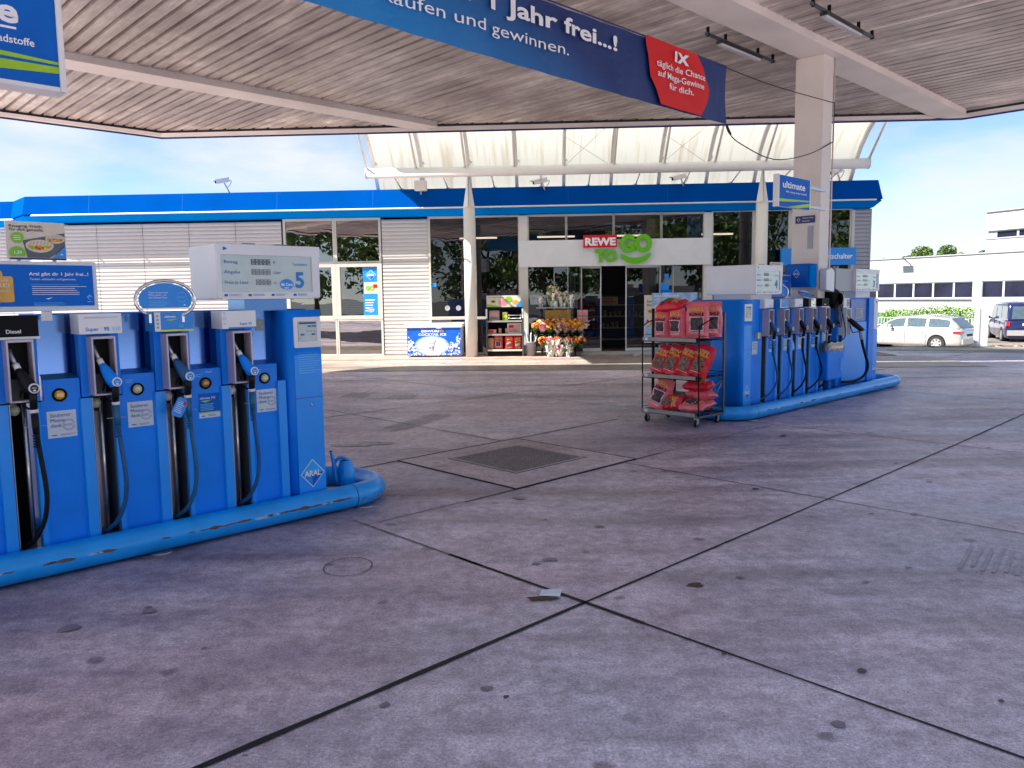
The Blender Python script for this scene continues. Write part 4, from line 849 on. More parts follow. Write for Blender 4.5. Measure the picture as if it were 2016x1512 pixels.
# ultimate light boxes on columns
def ultimate_sign(label, u0, u1, y, z0, z1, full=True):
    t = Thing('light_box_sign', label, 'sign', 'I', ((u0 + u1) / 2, y, z0), group='ultimate box signs on the columns')
    b = MB(); d = .07; b.box(u0, u1, y, y + d, z0, z1, 'pump_white'); b.box(u1, u1 + .02, y - .012, y + d, z0 - .01, z1 + .01, 'white'); b.box(u0 - .03, u0, y - .012, y + d, z0 - .01, z1 + .01, 'white')
    t.part('housing', b, bevel=.006)
    b = MB(); w, h = u1 - u0, z1 - z0; yy = y - .004; b.rect(u0, u1, z0, z1, yy, 'sign_blue'); b.flat([(u0 + w * .2, z1), (u0 + w * .55, z1), (u0 + w * .75, z0), (u0 + w * .45, z0)], yy - .001, 'sign_light') if False else None
    b.txt('ultimate', u0 + w * .10, z0 + h * .62, yy - .002, h * .30, 'white_txt', .02, width=w * .74); b.txt('Mehr Leistung, weniger Schadstoffe', u0 + w * .22, z0 + h * .47, yy - .002, h * .085, 'white_txt', .01, width=w * .68)
    b.flat([(u0, z0 + h * .24), (u1, z0 + h * .31), (u1, z0 + h * .27), (u0, z0 + h * .14)], yy - .002, 'lime'); b.flat([(u0 + w * .28, z0 + 0.002), (u1, z0 + h * .22), (u1, z0 + h * .10), (u0 + w * .62, z0 + .002)], yy - .002, 'lime')
    t.part('face', b)
    b = MB(); b.box(u1 - .02, u1 + .72, y + .08, y + .12, z0 + .05, z0 + .09, 'steel'); b.box(u1 - .02, u1 + .72, y + .08, y + .12, z1 - .09, z1 - .05, 'steel'); t.part('bracket', b)
ultimate_sign('blue and green ultimate light box hanging on the far column', 9.96, 10.86, 5.12, 2.78, 3.19)
# near one : lower right corner visible at the top left
def near_sign():
    t = Thing('light_box_sign', 'big blue and green light box cut off in the top left corner', 'sign', 'I', (1.0, 5.4, 3.0), group='ultimate box signs on the columns')
    y = 5.52; u0, u1, z0, z1 = .42, 1.475, 2.93, 3.47
    b = MB(); b.box(u0, u1, y, y + .16, z0, z1, 'pump_white'); b.box(u1, u1 + .035, y - .02, y + .16, z0 - .03, z1 + .02, 'white'); b.box(u0 - .03, u1, y - .012, y + .16, z0 - .03, z0, 'pump_white'); b.box(u0 - .03, u1, y - .012, y + .16, z1, z1 + .02, 'pump_white'); t.part('housing', b, bevel=.005)
    b = MB(); yy = y - .004; b.rect(u0, u1, z0, z1, yy, 'sign_blue'); w, h = u1 - u0, z1 - z0
    b.txt('ultimate', u1 - .20, z0 + h * .62, yy - .002, h * .36, 'white_txt', .03, width=.78, align='r'); b.rect(u1 - .9, u1 - .215, z0 + h * .55, z0 + h * .575, yy - .002, 'white_txt'); b.txt('Mehr Leistung, weniger Schadstoffe', u1 - .125, z0 + h * .40, yy - .002, h * .115, 'white_txt', .012, width=.86, align='r')
    b.flat([(u0, z0 + h * .37), (u1, z0 + h * .275), (u1, z0 + h * .245), (u0, z0 + h * .27)], yy - .002, 'lime'); b.flat([(u0, z0 + h * .30 - .05), (u1, z0 + h * .22), (u1, z0 + h * .15), (u0, z0 + h * .02)], yy - .002, 'lime'); t.part('face', b)
    b = MB(); b.box(-.03, .42, y + .05, y + .09, 3.0, 3.04, 'steel'); b.box(-.03, .42, y + .05, y + .09, 3.38, 3.42, 'steel'); t.part('bracket', b)
near_sign()

# -- island 2
d2 = Thing('fuel_dispenser', 'long blue fuel dispenser of five hoses behind the charcoal trolley', 'fuel pump', 'I', (10.4, 5.5, .12), group='fuel dispensers on the islands')
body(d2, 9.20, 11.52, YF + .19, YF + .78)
screen_column(d2, 9.12, 9.385, YF - .01, big=False)
b = MB(); b.box(9.195, 9.25, YF + .05, YF + .775, .13, 1.525, 'pump_blue_dark'); pe = d2.part('end_panel', b, bevel=.006)
b = MB(); b.T = Matrix.Translation((9.19, YF + .41, 0)) @ Matrix.Rotation(R(-90), 4, 'Z')
b.rect(-.36, .30, .90, 1.00, 0, 'navy'); b.txt('Super 95', .04, .925, -.002, .055, 'white_txt', .01); b.txt('102', .20, 1.06, -.002, .05, 'white_txt', .01); b.lines(.12, .32, .42, 2, .04, -.002, 'cyan_txt', .012); b.lines(.12, .34, .32, 2, .05, -.002, 'cyan_txt', .016)
b.box(-.33, .1, -.06, 0, .18, .62, 'pump_blue_dark') if False else None; d2.part('lettering', b, pe)
b = MB(); b.prism([(9.385, .14), (9.666, .14), (9.666, 1.03), (9.61, 1.03), (9.61, 1.53), (9.385, 1.53)], 'y', YF, YF + .03, 'pump_blue'); p_ = d2.part('front_panel', b, bevel=.004)
sticker(d2, 9.42, 9.56, .81, .98, YF, p_)
b = MB(); b.box(9.50, 9.58, YF - .04, YF, 1.02, 1.10, 'cream_lens'); d2.part('lamp', b, p_)
for i, (k, nz_, hz_, lm, sk, sw) in enumerate((('s95', 'hose_blue', 'hose_blue', 'amber', 'ult', .10), ('ult', 'hose_blue', 'hose_blue', 'cream_lens', True, .10), ('s95', 'rubber', 'rubber', 'amber', True, .10), ('udsl', 'rubber', 'rubber', 'amber', 'ult', .16), ('dsl', 'rubber', 'rubber', 'amber', False, .02))):
    module(d2, 9.72 + .43 * i, k, nz=nz_, hz=hz_, lampm=lm, stick=sk, nxt=9.72 + .43 * (i + 1) if i < 4 else 11.58, sway=sw)
head(d2, 9.45 - .02, 9.45 + .70, YF - .02, YF + .71, 1.60, 1.99, num='4', neck=(.1, .9), right=False)
tag = single('hose_tag', (lambda q: (q.rbox(-.045, .03, -.0015, .0015, -.13, 0, 'sign_light', .018), q.lines(-.035, .02, -.03, 6, .014, -.003, 'white_txt', .003), q)[2])(MB()), 'light blue cardboard tag hanging on a hose of the far island', 'tag', 'I', (10.27, YF - .14, .95), tilt=Matrix.Rotation(R(-25), 4, 'Y'))
oval('upright oval blue sign in a chrome ring on the far island', 10.17, 5.24, 1.615, rz=R(-35)); oval('chrome oval sign tipped back almost flat on the far island', 11.05, 5.20, 1.58, tilt=Matrix.Rotation(R(-62), 4, 'X') @ Matrix.Rotation(R(-14), 4, 'Y'))
d3 = Thing('fuel_dispenser', 'tall blue truck diesel dispenser at the far end of the right island', 'fuel pump', 'I', (12.9, 5.5, .12), group='fuel dispensers on the islands')
b = MB(); b.box(12.10, 13.62, YF + .03, YF + .72, .13, 1.52, 'pump_blue'); cb = d3.part('cabinet', b, bevel=.012)
b = MB(); b.box(12.24, 13.16, YF - .002, YF + .03, .16, 1.14, 'rib_blue'); d3.part('front_panel', b, bevel=.006)
b = MB(); b.box(12.55, 13.18, YF + .01, YF + .03, 1.15, 1.50, 'pump_blue_dark'); b.box(12.72, 13.0, YF + .006, YF + .01, 1.19, 1.36, 'grey_box'); b.lines(12.75, 12.97, 1.34, 7, .02, YF + .003, 'txt_blue', .006); b.ring(12.86, 1.42, .03, .006, YF + .005, 'cyan_txt', 16); d3.part('recess_panel', b)
b = MB(); b.box(13.2, 13.41, YF - .02, YF + .03, .15, 1.51, 'pump_blue'); b.box(13.41, 13.60, YF - .01, YF + .03, 1.0, 1.51, 'pump_white'); b.box(13.41, 13.60, YF - .01, YF + .03, .15, .995, 'rib_blue'); b.disc(13.52, 1.45, .02, YF - .012, 'dark', n=10); sc_ = d3.part('side_column', b)
b = MB(); diamond(b, 13.48, .33, .12, YF - .015, s=.8); d3.part('emblem', b, sc_)
b = MB(); b.box(12.10, 12.32, YF - .06, YF + .04, 1.38, 1.53, 'pump_white'); b.box(12.22, 12.32, YF - .064, YF - .06, 1.40, 1.51, 'grey_box'); b.txt('Diesel', 12.24, 1.44, YF - .066, .035, 'dark', .01); d3.part('grade_sign', b)
b = MB()
for a in ((12.15, 12.165, .95, 1.37), (12.31, 12.325, .95, 1.37), (12.165, 12.31, 1.355, 1.37)): b.box(a[0], a[1], YF - .09, YF + .03, a[2], a[3], 'white')
b.box(12.165, 12.31, YF + .02, YF + .028, .6, 1.355, 'black'); d3.part('holster', b)
P2 = lambda x, y, z: (12.24 + x, YF + y, z)
b = MB(); b.tube([P2(-.03, -.03, 1.32), P2(.02, -.07, 1.22), P2(.04, -.09, 1.19)], .018, 'steel', 10); n_ = d3.part('nozzle', b)
b = MB(); b.tube([P2(.03, -.08, 1.20), P2(.10, -.14, 1.12), P2(.20, -.2, 1.04), P2(.26, -.22, 1.03)], [.03, .045, .04, .02], 'rubber', 12); b.tube([P2(.02, -.1, 1.1), P2(.08, -.12, .99), P2(.20, -.18, 1.0)], .008, 'black', 6); d3.part('handle_cover', b, n_)
b = MB(); b.tube([P2(.20, -.19, 1.02), P2(.24, -.20, .88)], .028, 'grey_box', 12); d3.part('swivel', b, n_)
b = MB(); b.tube(catmull([P2(.24, -.20, .88), P2(.27, -.21, .78), P2(.36, -.22, .62), P2(.46, -.22, .48), P2(.48, -.2, .36), P2(.40, -.16, .26), P2(.22, -.1, .21), P2(-.02, -.02, .21)]), .022, 'rubber', 12); d3.part('hose', b)
head(d3, 12.62, 13.58, YF - .01, YF + .36, 1.625, 1.99, num='3', neck=(.3, .9), right=False)
b = MB(); b.box(11.98, 12.62, YF + .02, YF + .34, 1.63, 1.985, 'grey_box'); d3.part('display_side', b, bevel=.01)

# things standing on the islands
def can(label, u, y, rz, tiltm=None, z=.13):
    t = Thing('watering_can', label, 'watering can', 'I', (u, y, z), rz, 'blue watering cans on the islands', tilt=tiltm)
    b = MB(); n = 18
    def ringp(z_, rx, ry, ox=0): return [(ox + rx * math.cos(2 * math.pi * i / n), ry * math.sin(2 * math.pi * i / n), z_) for i in range(n)]
    prof = [(0, .062, .058), (.02, .070, .066), (.09, .070, .066), (.14, .066, .060), (.185, .056, .050, .004), (.205, .046, .040, .006), (.215, .044, .038, .006)]
    vs = []
    for p in prof: vs += ringp(*p)
    b.add(vs, [(i * n + k, i * n + (k + 1) % n, (i + 1) * n + (k + 1) % n, (i + 1) * n + k) for i in range(len(prof) - 1) for k in range(n)], 'pipe_blue', True); b.add(ringp(0, .062, .058), [tuple(range(n))], 'pipe_blue'); b.add(ringp(.205, .040, .034, .006), [tuple(range(n))], 'navy')
    t.part('can_body', b, local=True)
    b = MB(); b.tube(catmull([(.055, 0, .03), (.085, 0, .08), (.095, 0, .18), (.115, 0, .29)]), [.03, .029, .028, .026, .025, .024, .023, .022, .021, .020, .018, .016, .015, .014, .013, .012][:16], 'pipe_blue', 12); b.tube([(.115, 0, .288), (.117, 0, .293)], .0125, 'black', 10); t.part('spout', b, local=True)
    b = MB(); b.tube(catmull([(.10, 0, .17), (.07, 0, .225), (.02, 0, .235), (-.035, 0, .20)]), .013, 'pipe_blue', 10); t.part('handle', b, local=True)
can('blue watering can standing inside the rounded end of the near tube rail', 3.30, 5.33, R(142), z=.11)
can('blue watering can lying at the far end of the right island', 13.93, 5.40, R(0), Matrix.Rotation(R(38), 4, 'Y'), z=.17)

t = Thing('towel_dispenser', 'dark blue paper towel dispenser with a white diamond emblem on the far column', 'towel dispenser', 'I', (11.4, 5.49, 1.7))
b = MB(); b.T = Matrix.Translation((11.52, 5.485, 0)) @ Matrix.Rotation(R(-90), 4, 'Z')
b.prism([(0, 1.70), (-.20, 1.70), (-.235, 1.78), (-.225, 2.02), (-.19, 2.05), (0, 2.05)], 'x', -.18, .17, 'sign_blue'); b.prism([(-.0, 1.70), (-.19, 1.70), (-.222, 1.78), (-.212, 2.02), (0, 2.05)], 'x', .17, .205, 'fascia_light'); hs = t.part('housing', b, bevel=.012)
b = MB(); b.T = Matrix.Translation((11.52, 5.485, 0)) @ Matrix.Rotation(R(-90), 4, 'Z') @ Matrix.Translation((0, -.245, 0)); b.add([(-.055, 0, 1.90), (0, 0, 1.835), (.055, 0, 1.90), (0, 0, 1.965), (-.049, 0, 1.90), (0, 0, 1.842), (.049, 0, 1.90), (0, 0, 1.958)], [(0, 1, 5, 4), (1, 2, 6, 5), (2, 3, 7, 6), (3, 0, 4, 7)], 'white_txt'); b.txt('ARAL', 0, 1.89, -.001, .028, 'white_txt', .03, width=.075, align='c'); t.part('emblem', b, hs)
b = MB(); b.T = Matrix.Translation((11.52, 5.485, 0)) @ Matrix.Rotation(R(-90), 4, 'Z'); b.add([(-.16, -.12, 1.70), (-.02, -.12, 1.70), (-.04, -.13, 1.655), (-.10, -.15, 1.64), (-.13, -.14, 1.60), (-.15, -.13, 1.66)], [(0, 1, 2, 3, 4, 5)], 'white'); t.part('paper_towel', b)
b = MB(); b.prism([(11.52, 1.66), (11.80, 1.62), (11.80, 1.93), (11.70, 1.99), (11.52, 1.94)], 'y', 5.16, 5.265, 'grey_box'); single('soap_box', (lambda q: (q.prism([(-.15, 0), (.13, -.04), (.13, .27), (.03, .33), (-.15, .29)], 'y', -.06, .05, 'pump_white'), q)[1])(MB()), 'small white hexagonal box on the front of the far column', 'box', 'I', (11.70, 5.205, 1.66), bevel=.008)
t = Thing('hose_reel', 'round black air hose reel with a white dial beside the far column', 'hose reel', 'I', (11.98, 5.35, 1.5))
b = MB(); b.tube([(11.83, 5.30, 1.52), (12.0, 5.22, 1.52)], .155, 'black', 22); b.box(11.78, 11.95, 5.24, 5.4, 1.40, 1.66, 'black'); t.part('drum', b)
b = MB(); b.tube([(11.955, 5.10, 1.52), (11.975, 5.085, 1.52)], .07, 'pump_white', 20); b.tube([(11.93, 5.12, 1.52), (11.956, 5.10, 1.52)], .09, 'black', 20); t.part('dial', b)
b = MB()
for k in range(4): b.tube([(11.86 + .03 * k + .06 * math.cos(R(a)), 5.12 - .01 * k, 1.30 + .17 * math.sin(R(a)) * (1 + .1 * k)) for a in range(0, 360, 20)], .0065, 'rubber', 8, closed=True)
b.tube(catmull([(11.97, 5.1, 1.4), (12.05, 5.08, 1.2), (12.08, 5.06, 1.02), (12.0, 5.04, .92), (11.86, 5.04, .88)]), .008, 'rubber', 8); t.part('coiled_hose', b)
t = Thing('waste_bin', 'blue plastic waste bin with a grey liner hanging over its rim below the hose reel', 'bin', 'I', (11.75, 5.1, .13))
b = MB(); u0, u1, y0, y1 = 11.38, 12.0, 5.02, 5.26
def taper(b, z0, z1, k0, k1, m):
    c = ((u0 + u1) / 2, (y0 + y1) / 2); vs = []
    for z, k in ((z0, k0), (z1, k1)):
        for x, y in ((u0, y0), (u1, y0), (u1, y1), (u0, y1)): vs.append((c[0] + (x - c[0]) * k, c[1] + (y - c[1]) * k, z))
    b.add(vs, [(0, 1, 2, 3), (0, 1, 5, 4), (1, 2, 6, 5), (2, 3, 7, 6), (3, 0, 4, 7)], m)
taper(b, .30, .80, .80, 1.0, 'pump_blue'); b.box(11.62, 11.74, 5.1, 5.2, .13, .30, 'sign_blue'); bb = t.part('bin_body', b, bevel=.02)
b = MB(); n = 36; vs = []
for zi, z in enumerate((.87, .84, .78, .73)):
    for i in range(n):
        a = 2 * math.pi * i / n; ca, sa = math.cos(a), math.sin(a); k = 1 / max(abs(ca), abs(sa)) ** .9
        w = 1.01 + .018 * math.sin(i * 2.7 + zi) + (.0, .02, .03, .02)[zi]; vs.append(((u0 + u1) / 2 + (u1 - u0) / 2 * ca * k * w, (y0 + y1) / 2 + (y1 - y0) / 2 * sa * k * w, z + .012 * math.sin(i * 1.9)))
b.add(vs, [(k * n + i, k * n + (i + 1) % n, (k + 1) * n + (i + 1) % n, (k + 1) * n + i) for k in range(3) for i in range(n)], 'liner', True); t.part('liner', b)
b = MB(); b.txt('Abfall', 11.885, .42, 5.012, .085, 'cyan_txt', .02, rot=R(86)); t.part('lettering', b, bb)
# posters behind the far island
t = Thing('poster_board', 'grey framed poster board with a blue and orange picture behind the upright oval sign', 'poster', 'I', (10.75, 5.6, 1.54))
b = MB(); b.box(10.50, 11.30, 5.58, 5.61, 1.56, 1.89, 'grey_box'); t.part('frame', b); b = MB(); b.rect(10.53, 11.27, 1.58, 1.87, 5.575, 'sign_blue'); b.flat([(10.53, 1.80), (10.85, 1.66), (10.53, 1.62)], 5.573, 'f_orange'); b.lines(10.8, 11.2, 1.80, 4, .04, 5.573, 'cyan_txt', .012); t.part('print', b)
t = Thing('sandwich_card', 'small food picture card standing above the far pumps left of the towel dispenser', 'advertisement', 'I', (10.8, 5.5, 1.9))
b = MB(); b.box(10.50, 10.88, 5.50, 5.51, 1.86, 2.06, 'poster_cream'); b.lines(10.54, 10.82, 2.04, 2, .025, 5.497, 'dark', .01); b.disc(10.70, 1.94, .10, 5.496, 'gold', .045); b.disc(10.72, 1.93, .05, 5.494, 'f_red', .02); b.flat([(10.5, 1.86), (10.6, 1.86), (10.55, 1.92), (10.5, 1.93)], 5.494, 'green'); b.flat([(10.7, 1.86), (10.85, 1.86), (10.82, 1.89)], 5.493, 'sign_light'); t.part('card', b)
# oil rack behind the trolley
t = Thing('oil_rack', 'black sales rack with a light blue engine oil banner on top behind the charcoal trolley', 'rack', 'I', (9.6, 6.3, 0))
b = MB()
for x in (9.30, 9.85):
    for y in (6.02, 6.66): b.box(x, x + .03, y, y + .03, 0, 1.42, 'black')
for z in (.15, .5, .9, 1.24): b.box(9.30, 9.88, 6.02, 6.69, z, z + .02, 'black')
b.tube([(9.29, 6.60, 1.28), (9.29, 6.60, 1.40)], .02, 'pump_white', 10); t.part('rack_frame', b)
b = MB(); b.T = Matrix.Translation((9.30, 6.36, 0)) @ Matrix.Rotation(R(-90), 4, 'Z'); b.box(-.33, .42, 0, .02, 1.44, 1.64, 'skyprint'); b.txt('Jetzt Öl-wechsel', -.29, 1.585, -.002, .04, 'white_txt', .02, width=.42); b.txt('bei Aral machen', -.29, 1.545, -.002, .03, 'white_txt', .0, width=.30); b.flat([(-.3, 1.45), (-.1, 1.53), (.1, 1.47), (.2, 1.53), (.1, 1.445)], -.002, 'white_txt'); b.flat([(.25, 1.45), (.42, 1.45), (.42, 1.56)], -.002, 'sign_light'); t.part('banner', b)
canp = single('oil_can', (lambda q: (q.box(-.06, .06, -.05, .05, 0, .09, 'darksteel'), q.cyl((0, 0, .09), (0, 0, .12), .02, 'tan', 8), q)[2])(MB()), 'dark brown oil canister on the top shelf of the black rack', 'canister', 'I', (9.40, 6.55, 1.26), group='oil canisters on the black rack', bevel=.01)
for i in range(1, 4): o_ = dup(canp); place(o_, 'I', (9.40, 6.55 - .14 * i, 1.26))

# ================================================================== CHARCOAL TROLLEY
tr = Thing('sales_trolley', 'black wire trolley on castors with three shelves of red charcoal bags', 'trolley', 'I', (8.37, 5.55, 0))
U0, U1, Y0, Y1 = 8.09, 8.65, 5.13, 5.96
b = MB()
for y in (Y0, Y1):
    b.tube(catmull([(U0, y, .13), (U0, y, .6), (U0, y, 1.16), (U0 + .04, y, 1.235), (U0 + .25, y, 1.30), (U1 - .03, y, 1.37), (U1, y, 1.37)], 6), .0085, 'black', 8)
    b.box(U1 - .012, U1 + .012, y - .012, y + .012, .12, 1.39, 'darksteel')
b.box(U0, U1, Y0 - .01, Y0 + .01, .115, .14, 'darksteel'); b.box(U0, U1, Y1 - .01, Y1 + .01, .115, .14, 'darksteel'); b.box(U0 - .01, U0 + .01, Y0, Y1, .115, .14, 'darksteel'); b.box(U1 - .01, U1 + .01, Y0, Y1, .115, .14, 'darksteel')
for a, c in (((U1, Y0, .55), (U1, Y0 + .3, .30)), ((U1, Y0 + .3, .30), (U1, Y0 + .6, .55)), ((U0 + .3, Y0, .55), (U1 - .15, Y0, .38)), ((U1 - .15, Y0, .38), (U1, Y0, .55))): b.tube([a, c], .004, 'steel', 6)
t_fr = tr.part('trolley_frame', b)
SH = (.15, .60, 1.06)
for z in SH:
    b = MB()
    for i in range(15): y = Y0 + (Y1 - Y0) * i / 14; b.tube([(U0, y, z - .005), (U1, y, z - .005)], .003, 'black', 5)
    for i in range(5): x = U0 + (U1 - U0) * i / 4; b.tube([(x, Y0, z - .010), (x, Y1, z - .010)], .004, 'black', 5)
    for zz in (z + .045, z + .01):
        b.tube([(U0, Y0, zz), (U1, Y0, zz)], .0035, 'black', 6); b.tube([(U0, Y1, zz), (U1, Y1, zz)], .0035, 'black', 6); b.tube([(U1, Y0, zz), (U1, Y1, zz)], .0035, 'black', 6)
    b.tube([(U0 - .004, Y0, z - .03), (U0 - .004, Y1, z - .03)], .006, 'black', 6)
    sh = tr.part('shelf', b)
    b = MB(); b.box(U0 - .014, U0 - .008, Y0 + .04, Y1 - .01, z - .022, z + .022, 'shelf_grey'); b.box(U0 - .016, U0 - .014, Y1 - .09, Y1 - .045, z - .018, z + .018, 'sticker'); tr.part('price_rail', b, sh)
for y in (Y0 + .05, Y1 - .05):
    for x in (U0 + .04, U1 - .05):
        b = MB(); b.tube([(x, y - .013, .045), (x, y + .013, .045)], .045, 'rubber', 18); b.tube([(x, y - .014, .045), (x, y + .014, .045)], .022, 'grey_box', 12); w_ = tr.part('castor', b)
        b = MB(); b.box(x - .02, x + .02, y - .022, y - .016, .04, .115, 'steel'); b.box(x - .02, x + .02, y + .016, y + .022, .04, .115, 'steel'); b.box(x - .028, x + .028, y - .026, y + .026, .108, .118, 'steel'); tr.part('fork', b, w_)

def bag_mesh(kind, w=.235, h=.375, th=.155, seed=1):
    rnd = random.Random(seed); body_m = 'bag_pink' if kind == 'kohle' else 'bag_red'
    b = MB(); nx_, nz_ = 20, 26
    def wob(x, z): return .008 * math.sin(31 * x + 17 * z + seed) + .007 * math.sin(53 * z - 23 * x + seed * 2) + .0055 * math.sin(90 * x + 70 * z + seed) + .004 * math.sin(160 * z - 60 * x + 3 * seed)
    def surf(a, c, side):      # a in -1..1, c in 0..1
        ww = w / 2 * (1 - .10 * max(0, c - .7) / .3 + .03 * math.sin(c * 9 + seed)); x = a * ww
        bulge = max(0.0, 1 - abs(a) ** 3.2) ** .6 * (max(0.0, math.sin(math.pi * min(1, max(0.0, c * .93 + .07)))) ** .42 if c < .97 else .18); z = c * h * (1 - .02 * a * a)
        y = side * th / 2 * bulge + wob(x, z) * bulge
        return (x, y, z)
    for side in (-1, 1):
        vs = [surf(-1 + 2 * i / nx_, k / nz_, side) for k in range(nz_ + 1) for i in range(nx_ + 1)]
        b.add(vs, [(k * (nx_ + 1) + i, k * (nx_ + 1) + i + 1, (k + 1) * (nx_ + 1) + i + 1, (k + 1) * (nx_ + 1) + i) for k in range(nz_) for i in range(nx_)], body_m, True)
    # folded top flap
    vs = []
    for k in range(4):
        for i in range(9):
            a = -1 + 2 * i / 8; x, y, z = surf(a, 1.0, -1); s = k / 3
            vs.append((x * (1 + .02 * math.sin(i)), y + .02 - .055 * s - .01 * math.sin(i * 2 + seed) * s, z + .012 * math.sin(math.pi * s) - .045 * s * s))
    b.add(vs, [(k * 9 + i, k * 9 + i + 1, (k + 1) * 9 + i + 1, (k + 1) * 9 + i) for k in range(3) for i in range(8)], body_m, True)
    base = MB(); base.v, base.f, base.m, base.s = b.v[:], b.f[:], b.m[:], b.s[:]
    def patch(x0, x1, z0, z1, m, off, n=18):
        vs = []
        for k in range(n + 1):
            for i in range(n + 1):
                x = x0 + (x1 - x0) * i / n; z = z0 + (z1 - z0) * k / n; q = surf(x / (w / 2), z / h, -1); vs.append((x, q[1] - off, z))
        return vs, [(k * (n + 1) + i, k * (n + 1) + i + 1, (k + 1) * (n + 1) + i + 1, (k + 1) * (n + 1) + i) for k in range(n) for i in range(n)], m
    pr = MB(); wx = .062 if kind == 'kohle' else .066; wz0, wz1 = (.085, .215) if kind == 'kohle' else (.06, .21)
    pr.add(*patch(-wx - .006, wx + .006, wz0 - .006, wz1 + .006, 'white_txt' if kind == 'kohle' else 'bag_red', .003), True); pr.add(*patch(-wx, wx, wz0, wz1, 'coal' if kind == 'kohle' else 'coal_light', .0075), True)
    for z in (.045, .060) if kind == 'kohle' else (.04,): pr.add(*patch(-wx - .006, wx + .006, z, z + .004, 'white_txt', .004, 14), True)
    def t2(s, z, hh, m, wd, off=.010):
        vs, fs, ww = textmesh(s, .03); out = []
        for v in vs:
            x = (v.x / ww - .5) * wd; zz = z + v.y * hh; q = surf(max(-.98, min(.98, x / (w / 2))), zz / h, -1); out.append((x, q[1] - off, zz))
        pr.add(out, fs, m)
    if kind == 'kohle': t2('KOHLE', .232, .045, 'black', .15); t2('GRILL', .285, .045, 'bag_yellow', .15); 
    else: t2('KOHLE', .285, .040, 'poster_cream', .15); pr.add(*patch(-.085, .085, .235, .24, 'bag_yellow', .003, 6), True); t2('GRILL', .243, .055, 'bag_yellow', .16)
    return base, pr
def make_bag(kind, seed, label, frame, loc, rz, tilt=None, group='charcoal bags on the trolley', sc=1.0):
    base, pr = bag_mesh(kind, seed=seed)
    t = Thing('charcoal_bag', label, 'charcoal bag', frame, loc, rz, group, tilt=tilt)
    t.part('sack', base, local=True); t.part('print', pr, local=True)
    if sc != 1: t.o.matrix_world = t.o.matrix_world @ Matrix.Diagonal((sc, sc, sc, 1))
    return t
RX = lambda d: Matrix.Rotation(R(d), 4, 'X'); RY = lambda d: Matrix.Rotation(R(d), 4, 'Y')
F90 = R(-90)
# top shelf
make_bag('kohle', 1, 'light red charcoal bag standing leftmost in front on the top trolley shelf', 'I', (8.20, 5.735, 1.075), F90 + R(4), sc=.92)
make_bag('kohle', 2, 'light red charcoal bag standing second from the left on the top trolley shelf', 'I', (8.20, 5.505, 1.075), F90 - R(2), sc=1.0)
make_bag('kohle', 3, 'tall pink charcoal bag third from the left on the top trolley shelf', 'I', (8.25, 5.26, 1.08), F90 + R(26), sc=1.18)
make_bag('kohle', 4, 'pink charcoal bag at the back right corner of the top trolley shelf', 'I', (8.46, 5.20, 1.09), F90 + R(38), sc=1.15)
make_bag('grill', 5, 'red charcoal bag lying crosswise on top of the two left bags of the top shelf', 'I', (8.24, 5.80, 1.462), F90, tilt=RY(86) @ Matrix.Rotation(R(-72), 4, 'Z'), sc=1.0)
# middle shelf, leaning back
for i, (y, s, k) in enumerate(((5.80, .95, 'leftmost'), (5.62, .98, 'second from the left'), (5.42, .98, 'third from the left'), (5.225, 1.0, 'rightmost'))):
    make_bag('grill', 11 + i, 'deep red charcoal bag leaning sideways, %s on the middle trolley shelf' % k, 'I', (8.18, y, .618), F90, tilt=RY(15) @ RX(-18), sc=s * 1.06)
# bottom shelf
make_bag('kohle', 21, 'pink charcoal bag leaning over at the left end of the bottom trolley shelf', 'I', (8.16, 5.80, .168), F90, tilt=RY(18) @ RX(-12), sc=1.12)
make_bag('grill', 22, 'crumpled red charcoal bag lying behind the leaning bag on the bottom trolley shelf', 'I', (8.42, 5.85, .235), F90, tilt=RY(86) @ Matrix.Rotation(R(-70), 4, 'Z'), sc=.9)
make_bag('grill', 23, 'red charcoal bag lying on its side in the middle of the bottom shelf', 'I', (8.19, 5.74, .255), F90, tilt=RY(87) @ Matrix.Rotation(R(-20), 4, 'Z'), sc=.84)
RZm = lambda d: Matrix.Rotation(R(d), 4, 'Z')
for i, (z, u_, y_, r_, k_) in enumerate(((.237, 8.42, 5.49, -84, 'kohle'), (.352, 8.44, 5.47, -97, 'kohle'), (.470, 8.40, 5.50, -82, 'grill'))):
    make_bag(k_, 31 + i, ('bottom', 'middle', 'topmost')[i] + ' bag of the three flat charcoal bags stacked at the right of the bottom shelf', 'I', (u_, y_, z), F90 + R((2, -3, 3)[i]), tilt=RY(88) @ RZm(r_), sc=.93)
make_bag('kohle', 35, 'flat charcoal bag lying at the very front right corner of the bottom shelf', 'I', (8.22, 5.44, .232), F90 + R(3), tilt=RY(89) @ RZm(-75), sc=.86)

# ================================================================== BANNER
t = Thing('hanging_banner', 'long blue banner with white lettering and a red blot hanging under the canopy', 'banner', 'I', (6.0, 5.4, 3.8))
b = MB(); u0, u1, n = 1.2, 9.07, 60
def bz(u, k): s = (u - u0) / (u1 - u0); top = 4.475 + .05 * (s - 1) * 0 - .03 * math.sin(math.pi * s); bot = 3.76 + .10 * (1 - s) * 1.0 - .03 * math.sin(math.pi * s); return bot + (top - bot) * k
def by(u, k): return 5.40 + .012 * math.sin(u * 5) * math.sin(k * 3) + .008 * math.sin(u * 11 + k * 4)
for i in range(n):
    for k in range(6):
        a, c, d, e = u0 + (u1 - u0) * i / n, u0 + (u1 - u0) * (i + 1) / n, k / 6, (k + 1) / 6
        m_ = 'ban0'; b.add([(a, by(a, d), bz(a, d)), (c, by(c, d), bz(c, d)), (c, by(c, e), bz(c, e)), (a, by(a, e), bz(a, e))], [(0, 1, 2, 3)], 'banner')
